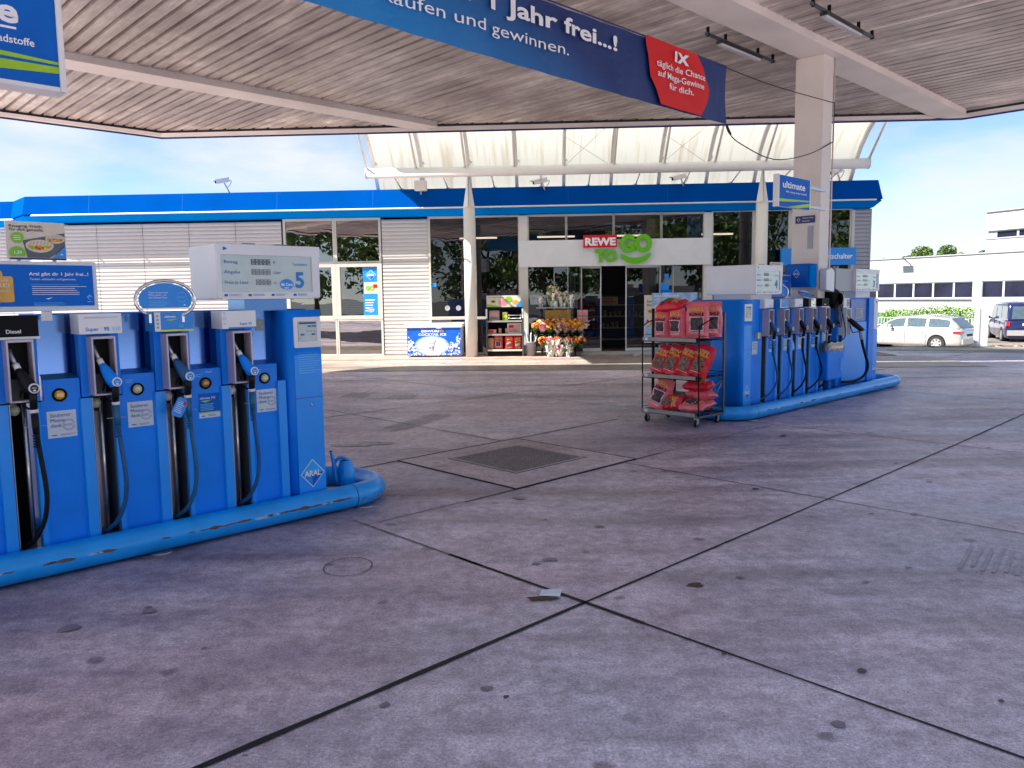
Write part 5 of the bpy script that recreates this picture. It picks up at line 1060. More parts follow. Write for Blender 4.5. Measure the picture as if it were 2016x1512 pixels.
m = bpy.data.materials.new('banner'); m.use_nodes = True; tt = m.node_tree; bb_ = tt.nodes['Principled BSDF']; bb_.inputs['Roughness'].default_value = .55
tcn = N(tt, 'ShaderNodeTexCoord'); sx = N(tt, 'ShaderNodeSeparateXYZ'); rr_ = N(tt, 'ShaderNodeMapRange'); rr_.inputs['From Min'].default_value = -1.9; rr_.inputs['From Max'].default_value = .9; cr = N(tt, 'ShaderNodeValToRGB'); cr.color_ramp.elements[0].color = (.005, .21, .56, 1); cr.color_ramp.elements[1].color = (.006, .028, .15, 1)
ma = N(tt, 'ShaderNodeMath', operation='MULTIPLY_ADD'); ma.inputs[1].default_value = 2.2
l_ = tt.links.new; l_(tcn.outputs['Object'], sx.inputs[0]); l_(sx.outputs['Z'], ma.inputs[0]); l_(sx.outputs['X'], ma.inputs[2]); l_(ma.outputs[0], rr_.inputs['Value']); l_(rr_.outputs[0], cr.inputs[0]); l_(cr.outputs[0], bb_.inputs['Base Color']); M['banner'] = m
t.part('cloth', b)
b = MB()
def on_banner(vs): return [(v[0], by(v[0], .5) - .034 + v[1], v[2]) for v in vs]
q = MB(); q.txt('Aral gibt dir 1 Jahr frei...!', 2.9, 4.20, 0, .21, 'white_txt', .025, width=3.93); q.txt('Tanken, einkaufen und gewinnen.', 2.6, 3.985, 0, .150, 'white_txt', .0, width=3.42)
b.add(on_banner(q.v), q.f, 'white_txt'); t.part('lettering', b)
b = MB(); pts = [(7.32, 4.468), (7.30, 4.40), (7.36, 4.25), (7.40, 4.05), (7.52, 3.92), (7.60, 3.772), (8.0, 3.767), (8.42, 3.764), (8.50, 3.85), (8.58, 3.98), (8.60, 4.10), (8.52, 4.22), (8.46, 4.33), (8.36, 4.42), (8.28, 4.46), (7.9, 4.472)]
b.add(on_banner([(p[0], -.004, p[1]) for p in pts]), [tuple(range(len(pts)))], 'banner_red'); q = MB(); q.txt('1X', 7.98, 4.29, -.028, .15, 'white_txt', .06, width=.30, align='c', rot=R(-2))
for i, s in enumerate(('täglich die Chance', 'auf Mega-Gewinne', 'für dich.')): q.txt(s, 7.98, 4.17 - .105 * i, -.028, .10, 'white_txt', .008, width=(.98, .94, .48)[i], align='c')
b.add(on_banner(q.v), q.f, 'white_txt'); t.part('red_blot', b)
b = MB(); b.tube([(u0, 5.40, 4.47), (u1, 5.40, 4.47)], .008, 'navy', 6)
b.tube(catmull([(9.07, 5.40, 4.455), (9.15, 5.4, 4.45), (10.2, 5.33, 4.41), (11.87, 5.25, 4.44)]), .006, 'rope', 6); b.tube(catmull([(9.07, 5.40, 3.75), (9.15, 5.4, 3.66), (9.4, 5.37, 3.55), (10.2, 5.33, 3.44), (11.1, 5.28, 3.60), (11.87, 5.25, 3.87)]), .007, 'rope', 6)
b.tube([(11.885, 5.25, 3.87), (11.885, 5.25, 4.45)], .005, 'rope', 6); b.tube([(9.08, 5.39, 3.74), (9.16, 5.38, 3.64)], .014, 'rope', 6)
t.part('rope', b)

# ================================================================== SHOP
sh = Thing('petrol_station_shop', 'long low petrol station shop with bright blue fascia, white slatted cladding and dark glass front', 'shop', 'S', (3.5, 3, 0))
def slats(b, s0, s1, z0, z1, m, pitch=.105, step=1.335, y=0.0, start=None):
    a = s0
    cuts = [s0]; c = (start if start is not None else s0) 
    while c < s1 - .05:
        if c > s0 + .02: cuts.append(c)
        c += step
    cuts.append(s1)
    n = int(round((z1 - z0) / pitch)); p = (z1 - z0) / n
    for a, c in zip(cuts, cuts[1:]):
        a += .008; c -= .008; dy = random.uniform(-.003, .003)
        for k in range(n):
            zb = z0 + k * p; prof = [(-.004, zb), (-.014, zb + p * .10), (-.021, zb + p * .28), (-.023, zb + p * .5), (-.018, zb + p * .78), (-.008, zb + p * .96), (-.004, zb + p)]
            b.add([(x, y + dy + q[0], q[1]) for q in prof for x in (a, c)], [(2 * i, 2 * i + 1, 2 * i + 3, 2 * i + 2) for i in range(6)], m, True)
        b.box(c, c + .016, y + .004, y + .012, z0, z1, 'darksteel')
    b.box(s0, s1, y + .012, y + .05, z0, z1, 'louver_grey')
b = MB(); slats(b, -9.62, -2.70, .03, 3.80, 'louver', start=-8.02); sh.part('slatted_cladding', b)
b = MB(); slats(b, .12, 1.42, .03, 3.80, 'louver', step=5); sh.part('slatted_cladding', b)
b = MB(); slats(b, 13.02, 13.44, .03, 3.86, 'louver_grey', step=5); b.box(13.43, 13.47, -.03, .1, 0, 3.86, 'louver_grey'); sh.part('slatted_cladding', b)
b = MB()
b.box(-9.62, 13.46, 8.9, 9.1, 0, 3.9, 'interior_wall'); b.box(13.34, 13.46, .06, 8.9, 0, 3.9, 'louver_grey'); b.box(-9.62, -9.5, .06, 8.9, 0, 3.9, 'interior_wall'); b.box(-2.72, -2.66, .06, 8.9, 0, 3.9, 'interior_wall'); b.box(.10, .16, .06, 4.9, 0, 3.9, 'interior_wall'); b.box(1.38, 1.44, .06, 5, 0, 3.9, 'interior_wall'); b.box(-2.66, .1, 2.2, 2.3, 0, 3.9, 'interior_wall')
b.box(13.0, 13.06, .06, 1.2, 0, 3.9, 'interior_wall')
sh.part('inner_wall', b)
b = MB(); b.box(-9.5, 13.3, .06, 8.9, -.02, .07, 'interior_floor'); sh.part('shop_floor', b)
b = MB(); b.box(-9.5, 13.3, .06, 8.9, 3.55, 3.6, 'interior_wall'); b.box(-9.6, 13.46, .05, 9.1, 3.92, 4.1, 'roof_edge'); sh.part('roof', b)
# fascia
def fprof(m_top='fascia_blue'): return [(-.30, 4.58), (-.36, 4.10), (-.36, 4.04)]
b = MB(); s0, s1 = -9.66, 13.40
def sweep(b, prof, m, pts):      # pts: list of plan (s, y) with outward side -y; profile offsets applied along normals
    rows = []
    for i, p in enumerate(pts):
        a = Vector(pts[max(i - 1, 0)]); c = Vector(pts[min(i + 1, len(pts) - 1)]); p = Vector(p)
        d1_ = (p - a).normalized() if i > 0 else (c - p).normalized(); d2_ = (c - p).normalized() if i < len(pts) - 1 else d1_
        n1 = Vector((d1_.y, -d1_.x)); n2 = Vector((d2_.y, -d2_.x)); mm = n1 + n2; mm = mm / mm.length_squared * 2
        rows.append([(p.x + mm.x * -q[0], p.y + mm.y * -q[0], q[1]) for q in prof])
    k = len(prof); vs = [v for r_ in rows for v in r_]
    b.add(vs, [(i * k + j_, i * k + j_ + 1, (i + 1) * k + j_ + 1, (i + 1) * k + j_) for i in range(len(pts) - 1) for j_ in range(k - 1)], m)
plan = [(-22, .95), (-10.75, .95), (-9.75, .0), (13.25, .0), (13.45, 2.4)]
sweep(b, [(.3, 4.58), (-.28, 4.58), (-.38, 4.08)], 'fascia_blue', plan); fa = sh.part('fascia', b)
b = MB(); sweep(b, [(-.36, 4.03), (-.20, 3.88), (.02, 3.86)], 'fascia_light', plan); sh.part('fascia_soffit', b, fa)
b = MB(); sweep(b, [(-.38, 4.08), (-.34, 4.06), (-.36, 4.03)], 'fascia_blue', plan); s_ = -8.0
while s_ < 13: b.box(s_ - .003, s_ + .003, -.385, -.28, 4.10, 4.575, 'navy') if False else b.add([(s_ - .004, -.383, 4.085), (s_ + .004, -.383, 4.085), (s_ + .004, -.283, 4.578), (s_ - .004, -.283, 4.578)], [(0, 1, 2, 3)], 'sign_blue'); s_ += 2.66
sh.part('fascia_joint', b, fa)
b = MB(); b.tube([(-22, .53, 4.045), (-10.6, .53, 4.045), (-9.60, -.42, 4.045), (13.42, -.42, 4.055)], .022, 'white', 8); s_ = -9
while s_ < 13.2: b.box(s_ - .012, s_ + .012, -.42, -.34, 4.03, 4.07, 'darksteel'); s_ += 1.33
sh.part('light_rail', b, fa)
b = MB(); b.T = None; slats(b, -22, -10.7, .03, 3.84, 'louver', y=1.0); b2 = MB()
d_ = Vector((1.08, -.98)).normalized(); b2.T = Matrix.Translation((-10.7, .98, 0)) @ Matrix.Rotation(math.atan2(d_.y, d_.x), 4, 'Z'); slats(b2, 0, 1.45, .03, 3.84, 'louver'); b.add(b2.v, b2.f, 'louver'); sh.part('slatted_cladding', b)
# windows
def window(s0, s1, z0, z1, fw=.05, y=0.02, glass='shop_glass', fm='frame_white', depth=.09, extra=None):
    b = MB(); 
    for a in ((s0, s0 + fw, z0, z1), (s1 - fw, s1, z0, z1), (s0 + fw, s1 - fw, z1 - fw, z1), (s0 + fw, s1 - fw, z0, z0 + fw)): b.box(a[0], a[1], y - depth / 2, y + depth / 2, a[2], a[3], fm)
    w = sh.part('window', b, bevel=.004); p = MB(); tl = random.uniform(-.006, .006); p.add([(s0 + fw, y, z0 + fw), (s1 - fw, y + tl, z0 + fw), (s1 - fw, y + tl * .5, z1 - fw), (s0 + fw, y + random.uniform(-.004, .004), z1 - fw)], [(0, 1, 2, 3)], glass); sh.part('pane', p, w); return w
for a, c in ((-2.66, -1.20), (-1.24 + .02, .10)):
    window(a, c, 2.60, 3.86, .065, glass='mirror_glass'); window(a, c, 1.02, 2.64, .13, glass='mirror_glass'); window(a, c, .0, 1.06, .06, glass='mirror_glass')
window(1.42, 2.70, 1.03, 3.86, .06); window(1.42, 2.70, .03, 1.06, .05); window(2.70, 3.97, 1.03, 3.86, .05); window(2.70, 3.97, .03, 1.06, .05)
for a, c in ((4.17, 5.28), (5.22, 6.58), (6.52, 7.88), (7.82, 9.03)): window(a, c, 3.08, 3.86, .055)
for a, c in ((4.17, 4.92), (4.90, 5.30), (5.28, 5.68)): window(a, c, .07, 2.46, .022, glass='shop_glass')
for a, c in ((7.82, 8.19), (8.17, 9.03)): window(a, c, .07, 2.46, .022)
for a, c in ((9.20, 10.36), (10.36, 11.32), (11.32, 12.30), (12.28, 12.96)): window(a, c, 1.03, 3.90, .055); window(a, c, .03, 1.06, .05)
for a_, c_, d_, m_ in ((3.95, 4.19, .10, 'pole_white'), (8.99, 9.22, .10, 'pole_white'), (12.94, 13.02, .06, 'frame_white')): b = MB(); b.box(a_, c_, -d_, d_, .0, 3.84, m_); sh.part('door_pillar', b, bevel=.008)
b = MB(); b.box(3.94, 9.17, -.16, -.102, 2.43, 3.15, 'pump_white'); b.box(3.94, 9.17, -.102, .02, 2.45, 2.52, 'grey_box'); sb = sh.part('sign_board', b, bevel=.006)
b = MB(); b.box(5.71, 6.62, -.26, -.17, 2.93, 3.265, 'red'); b.txt('REWE', 5.745, 2.99, -.262, .275, 'white_txt', .045, width=.84, ext=.01); sg = sh.part('shop_sign', b, sb)
b = MB(); b.txt('TO', 6.05, 2.555, -.20, .42, 'sign_green', .06, width=.58, ext=.09); b.txt('GO', 6.70, 2.82, -.20, .60, 'sign_green', .06, width=.87, ext=.09)
pts = []
for i in range(17): a = -1 + i / 8; pts.append((7.13 + .40 * a, 2.60 + .13 * a * a + .01 * a))
lo = [(x, z - .055 - .07 * max(0.0, 1 - ((x - 7.13) / .40) ** 2) ** .5) for x, z in pts]
b.prism([(x, z + .04) for x, z in pts] + lo[::-1], 'y', -.26, -.17, 'sign_green'); sh.part('lettering', b, sb)
# sliding door, half open
def leaf(a, c, y):
    b = MB(); fw = .03
    for q in ((a, a + fw, .08, 2.44), (c - fw, c, .08, 2.44), (a + fw, c - fw, 2.38, 2.44), (a + fw, c - fw, .08, .16)): b.box(q[0], q[1], y - .02, y + .02, q[2], q[3], 'pump_white')
    d = sh.part('sliding_door', b); p = MB(); p.rect(a + fw, c - fw, .16, 2.38, y, 'shop_glass'); sh.part('pane', p, d)
leaf(5.62, 6.22, .14); leaf(6.89, 7.85, .14)
b = MB(); b.box(5.35, 5.50, .30, .36, 1.5, 2.3, 'steel'); b.box(5.38, 5.47, .29, .30, 1.56, 2.2, 'darksteel'); b.box(5.35, 5.50, .3, .36, .9, 1.45, 'steel'); sh.part('door_panel', b)
b = MB()
for s_ in (2.5, 5.0, 7.5, 10.0):
    b.box(s_ - .6, s_ + .6, 3.5, 3.62, 3.50, 3.545, 'fill_glow')
sh.part('interior_fill', b)  # glowing strips added only to brighten the dark shop interior
b = MB()
for z in [1.3 + .055 * i for i in range(45)]: b.box(10.5, 11.30, .12, .145, z, z + .006, 'darksteel'); b.box(12.34, 12.93, .12, .145, z, z + .006, 'darksteel'); b.box(1.50, 2.66, .12, .145, z, z + .006, 'darksteel')
for z in [.1 + .05 * i for i in range(46)]: b.box(-1.14, -.45, .12, .14, z + .9 if z < 1.5 else z + .1, (z + .9 if z < 1.5 else z + .1) + .012, 'skyprint')
sh.part('window_blind', b)
b = MB(); b.rect(-.45, -.035, 1.16, 2.50, .008, 'sign_light'); b.rect(-.42, -.035, 1.76, 2.08, .004, 'poster_cream'); diamond(b, -.22, 2.28, .15, .003); b.txt('GO', -.38, 1.86, .0, .16, 'green', .05); b.rect(-.16, -.05, 1.92, 2.02, .0, 'red'); b.lines(-.40, -.1, 1.6, 5, .075, .003, 'white_txt', .03); b.disc(-.24, 1.30, .10, .003, 'skyprint', .07); sh.part('poster', b)
b = MB(); b.rect(6.95 + .5, 7.45 + .42, 3.2, 3.70, .06, 'lime'); b.rect(7.5, 7.8, 3.42, 3.5, .055, 'f_red'); b.rect(8.55, 8.95, 3.14, 3.80, .06, 'skyprint'); b.flat([(8.6, 3.2), (8.8, 3.4), (8.7, 3.78), (8.58, 3.6)], .055, 'sign_blue'); sh.part('window_poster', b)
b = MB(); 
for s_ in (2.02, 2.33, 2.66 - .28 + .3): b.ring(s_ - .1, 1.33, .072, .012, -.0, 'grey_box', 18); b.disc(s_ - .1, 1.33, .055, -.001, 'grey_box'); b.lines(s_ - .13, s_ - .07, 1.35, 2, .02, -.003, 'dark', .008)
b.rect(1.50, 1.62, 1.93, 2.03, -.001, 'sign_light'); b.txt('AC', 5.75, 1.0, .115, .22, 'dark', .02); b.txt('AC', 7.1, 1.0, .115, .22, 'dark', .02); sh.part('window_sticker', b)
b = MB(); b.box(4.22, 4.42, .05, .06, 1.55, 1.72, 'sticker') if False else b.rect(4.24, 4.66, 1.40, 1.66, -.0, 'sticker'); b.ring(4.33, 1.58, .04, .012, -.003, 'txt_blue', 14); sh.part('notice', b)

# shelves and goods inside
def shelf_unit(s0, s1, y, zs, label):
    t = Thing('display_shelf', label, 'shelf', 'S', ((s0 + s1) / 2, y, .07), group='shelves inside the shop'); b = MB()
    b.box(s0, s1, y + .35, y + .38, .07, zs[-1] + .3, 'dark')
    for z in zs: b.box(s0, s1, y, y + .35, z - .03, z, 'shelf_grey')
    t.part('rack', b); return t
shelf_unit(5.9, 8.2, 2.2, (.3, .65, 1.0, 1.35), 'goods shelf seen through the open sliding door')
shelf_unit(2.9, 3.9, 2.6, (.5, .9, 1.3, 1.7), 'goods shelf behind the glass left of the entrance pillar')
shelf_unit(8.3, 9.0, 2.2, (.5, .9, 1.3), 'goods shelf behind the glass right of the sliding door')
jar = single('jar', (lambda q: (q.lathe([(.0, 0), (.05, 0), (.052, .01), (.052, .13), (.04, .15), (.04, .17), (0, .17)], (0, 0, 0), 'goods', 8), q)[1])(MB()), 'brown preserve jar on a shelf inside the shop', 'jar', 'S', (6.0, 2.3, 1.0), group='jars on the shop shelves')
first = True
for z, ss in ((1.0, (6.35, 6.95)), (.65, (6.3, 6.98)), (1.0, (7.1, 8.1)), (.9, (2.95, 3.85)), (1.3, (2.95, 3.85)), (.9, (8.35, 8.95))):
    s_ = ss[0]; yy = 2.7 if s_ < 4 else 2.3
    while s_ < ss[1]:
        o_ = jar if first else dup(jar); first = False; place(o_, 'S', (s_, yy, z), sc=random.uniform(.7, 1.1)); s_ += random.uniform(.12, .17)
single('price_board', (lambda q: (q.box(-.34, .34, 0, .03, 0, .24, 'tan'), q.lines(-.3, .3, .20, 3, .05, -.002, 'brown', .02), [q.disc(-.25 + .1 * i, .07, .035, -.003, random.choice(['brown', 'green', 'f_red', 'gold']), n=8) for i in range(6)], q)[-1])(MB()), 'wooden coloured food picture board above the shelf inside the open door', 'picture board', 'S', (6.52, 2.18, 1.35))

# ------------------------------------------------------------------ awning
aw = Thing('entrance_awning', 'cream curved translucent awning on a thick tube beam over the shop entrance', 'awning', 'S', (6.5, -.9, 0))
b = MB(); b.tube([(-.02, -1.0, 4.90), (12.95, -1.0, 4.90)], .13, 'pole_white', 20); tb = aw.part('tube_beam', b)
b = MB(); b.tube([(-.04, -1.0, 4.90), (-.02, -1.0, 4.90)], .137, 'pole_white', 20); b.tube([(12.95, -1.0, 4.90), (12.97, -1.0, 4.90)], .137, 'pole_white', 20); aw.part('end_cap', b, tb)
prof = [(.45, 4.45), (.12, 4.74), (-.15, 5.08), (-.5, 5.45), (-.95, 5.78), (-1.5, 6.05), (-2.2, 6.32), (-3.1, 6.52), (-4.1, 6.66), (-5.2, 6.76)]
b = MB(); ns = 40; vs = [(0.0 + 12.92 * i / ns, p[0], p[1] + .02) for p in prof for i in range(ns + 1)]
b.add(vs, [(k * (ns + 1) + i, k * (ns + 1) + i + 1, (k + 1) * (ns + 1) + i + 1, (k + 1) * (ns + 1) + i) for k in range(len(prof) - 1) for i in range(ns)], 'awning_sheet', True); aw.part('roof_sheet', b)
rod_s = [.02 + 1.291 * i for i in range(11)]
for s_ in rod_s:
    b = MB(); q = [(s_ + .01, p[0], p[1] - .045) for p in prof]; 
    for a, c in zip(q, q[1:]): b.add([(a[0] - .045, a[1], a[2] + .05), (a[0] + .045, a[1], a[2] + .05), (c[0] + .045, c[1], c[2] + .05), (c[0] - .045, c[1], c[2] + .05), (a[0] - .045, a[1], a[2] - .04), (a[0] + .045, a[1], a[2] - .04), (c[0] + .045, c[1], c[2] - .04), (c[0] - .045, c[1], c[2] - .04)], [(4, 5, 6, 7), (0, 4, 7, 3), (1, 5, 6, 2), (0, 1, 2, 3)], 'pole_white')
    b.tube([(s_ + .05, -.30, 4.93), (s_ + .05, -.32, 5.30)], .022, 'white', 8)
    aw.part('rib', b)
    b = MB(); b.tube([(s_, -1.08, 5.0), (s_, -3.0, 6.47)], .030, 'pole_white', 10); b.tube([(s_, -1.02, 4.96), (s_, -1.10, 5.02)], .05, 'pole_white', 8); aw.part('strut', b)
b = MB()
for y, z in ((-1.25, 5.93),): b.tube([(0, y, z), (12.92, y, z)], .008, 'grey_box', 5)
for k in (4, 6): s_ = rod_s[k]; b.tube([(s_, -1.0, 5.75), (s_ + 1.29, -.2, 5.1)], .005, 'grey_box', 5); b.tube([(s_, -.2, 5.1), (s_ + 1.29, -1.6, 6.05)], .005, 'grey_box', 5)
b.tube([(0.5, .2, 4.60), (12.8, .2, 4.60)], .045, 'pole_white', 10)
for i in range(10): b.tube([(.7 + 1.291 * i, -1.0, 4.8), (.7 + 1.291 * i, .2, 4.62)], .02, 'pole_white', 6); b.tube([(.7 + 1.291 * i, .15, 4.58), (.7 + 1.291 * i, .15, 4.66)], .06, 'pole_white', 8)
aw.part('bracing', b)
for s_ in (2.66, 10.33):
    b = MB(); y = -.72 if s_ < 5 else -.9
    y = -.85; b.tube([(s_, y, .02), (s_, y, 3.98)], .155, 'pole_white', 28); b.tube([(s_, y, 3.98), (s_, y, 4.0)], .16, 'pole_white', 28)
    c_ = aw.part('column', b)
    b = MB()
    for dx in (-1, 1):
        b.add([(s_ + dx * .155, y, 3.99), (s_ + dx * .012, y - .15, 3.99), (s_ + dx * .012, y - .05, 4.78), (s_ + dx * .03, y, 4.78)], [(0, 1, 2, 3)], 'pole_white'); b.add([(s_ + dx * .155, y, 3.99), (s_ + dx * .012, y + .15, 3.99), (s_ + dx * .012, y - .05, 4.78), (s_ + dx * .03, y, 4.78)], [(0, 1, 2, 3)], 'pole_white')
    b.box(s_ - .008, s_ + .008, y - .14, y + .1, 3.99, 4.80, 'grey_box'); aw.part('pyramid_head', b, c_)

# ------------------------------------------------------------------ cameras and lights on the shop
def cctv(label, s, y, z, rz, pole=None):
    t = Thing('security_camera', label, 'camera', 'S', (s, y, z), rz, 'security cameras on the shop', tilt=Matrix.Rotation(R(14), 4, 'X'))
    b = MB(); b.rbox(-.06, .06, -.21, .19, -.055, .055, 'pump_white', .02); b.prism([(-.075, .035), (-.07, .072), (.07, .072), (.075, .035), (.066, .035), (.063, .062), (-.063, .062), (-.066, .035)], 'y', -.26, .20, 'white'); t.part('camera_housing', b, local=True)
    b = MB(); b.tube([(0, -.213, 0), (0, -.205, 0)], .042, 'black', 14); t.part('lens', b, local=True)
    b = MB(); b.tube([(0, .05, -.055), (0, .06, -.12)], .022, 'pump_white', 8); 
    b.tube([(0, .06, -.12), (0, .05 + (pole or .14) * .25, -(pole or .26))], .02, 'steel', 8); b.tube(catmull([(0, .19, -.01), (0.03, .26, -.04), (0, .2, -.14), (0, .1, -.2)], 4), .008, 'dark', 5); t.part('bracket', b, local=True)
cctv('white security camera on a short pole on the flat roof at the left', -4.43, .25, 4.98, R(-38), .52)
cctv('security camera under the awning edge above the red sign', 4.55, -.42, 4.70, R(-62)); cctv('security camera under the awning edge above the white sign board right end', 8.25, -.42, 4.73, R(-66)); cctv('security camera at the right end above the blue fascia behind the far column', 12.35, -.42, 4.80, R(-62))
t = Thing('loudspeaker', 'small white box loudspeaker hanging below the left end of the awning', 'speaker', 'S', (1.33, -.5, 4.55)); b = MB(); b.box(1.17, 1.49, -.62, -.40, 4.50, 4.76, 'pole_white'); t.part('housing', b, bevel=.01); b = MB(); b.box(1.31, 1.35, -.5, -.46, 4.4, 4.9, 'steel'); t.part('bracket', b)
t = Thing('night_counter_sign', 'blue sign with white Nachtschalter lettering partly hidden by the far column', 'sign', 'S', (12.2, -.3, 2.4))
b = MB(); b.box(11.0, 12.98, -.34, -.22, 2.36, 2.82, 'sign_light'); t.part('box', b, bevel=.006); b = MB(); b.txt('Nachtschalter', 12.88, 2.53, -.345, .19, 'white_txt', .02, width=.98, align='r'); t.part('lettering', b)
b = MB(); b.T = Matrix.Translation((11.548, 5.49, 0)) @ Matrix.Rotation(R(-90), 4, 'Z'); b.box(-.16, .145, -.010, 0, 2.665, 2.775, 'navy'); b.txt('Videoüberwachung', -.05, 2.735, -.012, .028, 'white_txt', .0, width=.17); b.txt('bitte beachten', -.05, 2.69, -.012, .028, 'white_txt', .0, width=.12); b.ring(-.11, 2.72, .028, .006, -.012, 'white_txt', 4)
b.T = None; pl = Thing('wall_plaque', 'small dark blue plaque on the upper part of the far column', 'plaque', 'I', (11.54, 5.49, 2.7)); pl.part('plate', b)

# ------------------------------------------------------------------ in front of the shop
t = Thing('ice_freezer', 'white chest freezer with a blue ice cube print by the round column', 'freezer', 'S', (1.65, -.5, .02))
b = MB(); b.box(.90, 2.38, -.82, -.22, .05, .90, 'white'); bd = t.part('cabinet', b, bevel=.015); b = MB(); b.box(.86, 2.42, -.85, -.18, .82, .925, 'white'); b.box(1.72, 1.86, -.865, -.845, .79, .84, 'sticker'); t.part('lid', b, bevel=.015)
b = MB(); y = -.826; b.rect(.905, 2.375, .055, .81, y, 'iceblue'); b.disc(1.58, .33, .47, y - .001, 'skyprint', .27); b.disc(1.58, .33, .41, y - .002, 'iceglow', .235)
b.txt('EISWÜRFEL', 1.62, .695, y - .003, .085, 'white_txt', .03, width=.64, align='c'); b.txt('COCKTAIL ICE', 1.60, .605, y - .003, .085, 'white_txt', .03, width=.76, align='c')
rnd = random.Random(3)
for i in range(620):
    x = rnd.uniform(.93, 2.35); z = rnd.uniform(.075, .72); side = abs(x - 1.6) / .75
    if z > .13 and (side < .50 or z > .20 + .85 * (side - .42)): continue
    s_ = rnd.uniform(.016, .034); a = rnd.uniform(0, 1.5); b.flat([(x + s_ * math.cos(a + k * math.pi / 2), z + s_ * math.sin(a + k * math.pi / 2)) for k in range(4)], y - .004 - .00001 * i, rnd.choice(['icecube', 'white_txt', 'icecube', 'skyprint']))
b.flat([(1.44, .49), (1.70, .49), (1.64, .38), (1.50, .38)], y - .009, 'skyprint'); b.flat([(1.46, .48), (1.68, .48), (1.63, .40), (1.51, .40)], y - .010, 'iceglow'); b.flat([(1.50, .38), (1.64, .38), (1.62, .20), (1.52, .20)], y - .0085, 'grey_box'); b.flat([(1.51, .375), (1.63, .375), (1.61, .205), (1.53, .205)], y - .0095, 'iceglow'); b.txt('ICE', 1.57, .24, y - .011, .10, 'navy', .02, align='c', width=.11); b.lines(1.45, 1.75, .105, 2, .025, y - .012, 'white_txt', .01)
t.part('front_print', b, bd); b = MB(); b.box(.98, 1.06, -.75, -.68, .02, .06, 'black'); b.box(2.2, 2.28, -.75, -.68, .02, .06, 'black'); t.part('foot', b)
t = Thing('sales_shelf', 'dark sales shelf with barbecue goods and a food picture header in front of the shop', 'shelf', 'S', (3.55, -.6, .02))
b = MB(); b.box(3.06, 3.10, -.82, -.40, .02, 1.33, 'darksteel'); b.box(4.03, 4.07, -.82, -.40, .02, 1.33, 'darksteel'); b.box(3.10, 4.03, -.43, -.40, .02, 1.33, 'black'); b.box(3.10, 4.03, -.80, -.43, .02, .16, 'black'); b.box(3.06, 3.10, -.83, -.82, 1.05, 1.30, 'white'); b.box(4.03, 4.07, -.83, -.82, 1.05, 1.30, 'white'); t.part('rack_frame', b)
for z in (.20, .62, .98): b = MB(); b.box(3.10, 4.03, -.80, -.43, z - .02, z, 'dark'); b.box(3.10, 4.03, -.825, -.80, z - .035, z + .012, 'shelf_grey' if z > .3 else 'poster_cream'); t.part('shelf_board', b)
b = MB(); b.box(3.08, 4.02, -.74, -.70, 1.35, 1.66, 'poster_cream'); hd = t.part('header', b); b = MB(); y = -.743; b.flat([(3.09, 1.36), (3.45, 1.36), (3.09, 1.44)], y, 'lime'); b.disc(3.52, 1.47, .12, y, 'pink', .09); b.disc(3.52, 1.47, .09, y - .002, 'f_pink', .06); b.disc(3.68, 1.56, .09, y - .003, 'green', .075); b.disc(3.26, 1.50, .06, y, 'leafgreen', .035); b.disc(3.86, 1.48, .09, y, 'gold', .06); b.flat([(3.86, 1.36), (4.015, 1.36), (4.015, 1.55)], y - .003, 'sign_light'); b.txt('Guten Appetit, Frühstück', 3.14, 1.60, y - .001, .035, 'brown', .01, width=.38); b.box(3.08, 4.05, -.76, -.68, 1.31, 1.35, 'black'); t.part('header_print', b, hd)
G1 = 'barbecue goods on the sales shelf'
def good(name, label, cat, mb, s, z, y=-.68): return single(name, mb, label, cat, 'S', (s, y, z), group=G1)
q = MB(); q.rbox(-.14, .14, -.02, .02, 0, .26, 'steel', .02); q.rect(-.115, .115, .05, .235, -.022, 'pink'); q.lines(-.1, .1, .09, 2, .03, -.023, 'dark', .01); good('grill_tray', 'square aluminium grill tray with a printed label at the left of the upper board', 'grill tray', q, 3.28, .995)
q = MB(); q.box(-.07, .07, -.03, .03, 0, .22, 'green'); q.rect(-.06, .06, .07, .16, -.032, 'f_yellow'); q.rect(-.06, .06, .17, .21, -.032, 'white_txt'); good('firelighter_box', 'small green box in the middle of the upper board', 'box', q, 3.57, .995)
for i in range(2):
    q = MB(); q.tube([(-.16, 0, .04), (.16, 0, .04)], .012, 'pump_white', 8)
    for x in (-.16, .15): q.tube([(x - .012, 0, .04), (x + .012, 0, .04)], .034, 'pump_white', 14)
    good('grill_roller', ('lower', 'upper')[i] + ' white rod with round ends at the right of the upper board', 'grill tool', q, 3.84, 1.00 + .085 * i)
q = MB(); q.box(-.11, .11, -.06, .06, 0, .11, 'pink'); q.rect(-.1, .03, .03, .10, -.062, 'red'); good('firelighter_pack', 'flat red and white pack at the left of the middle board', 'box', q, 3.22, .635)
tin = None
for i in range(4):
    q = MB(); q.lathe([(0, 0), (.04, 0), (.04, .07), (0, .07)], (0, 0, 0), 'pink', 12); o_ = single('tin', q, 'small white and red tin in the middle of the middle board', 'tin', 'S', (3.43 + .18 * (i % 2) , -.68, .635 + .075 * (i // 2)), group='tins on the middle board')
q = MB(); q.box(-.19, .19, -.02, .02, 0, .27, 'pump_white'); q.rect(-.16, .16, .03, .24, -.022, 'pink'); q.rect(-.15, -.02, .15, .23, -.024, 'red'); q.lines(-.15, .15, .12, 4, .025, -.024, 'dark', .006); good('grill_box', 'large white box with a red print at the right of the middle board', 'box', q, 3.82, .635)
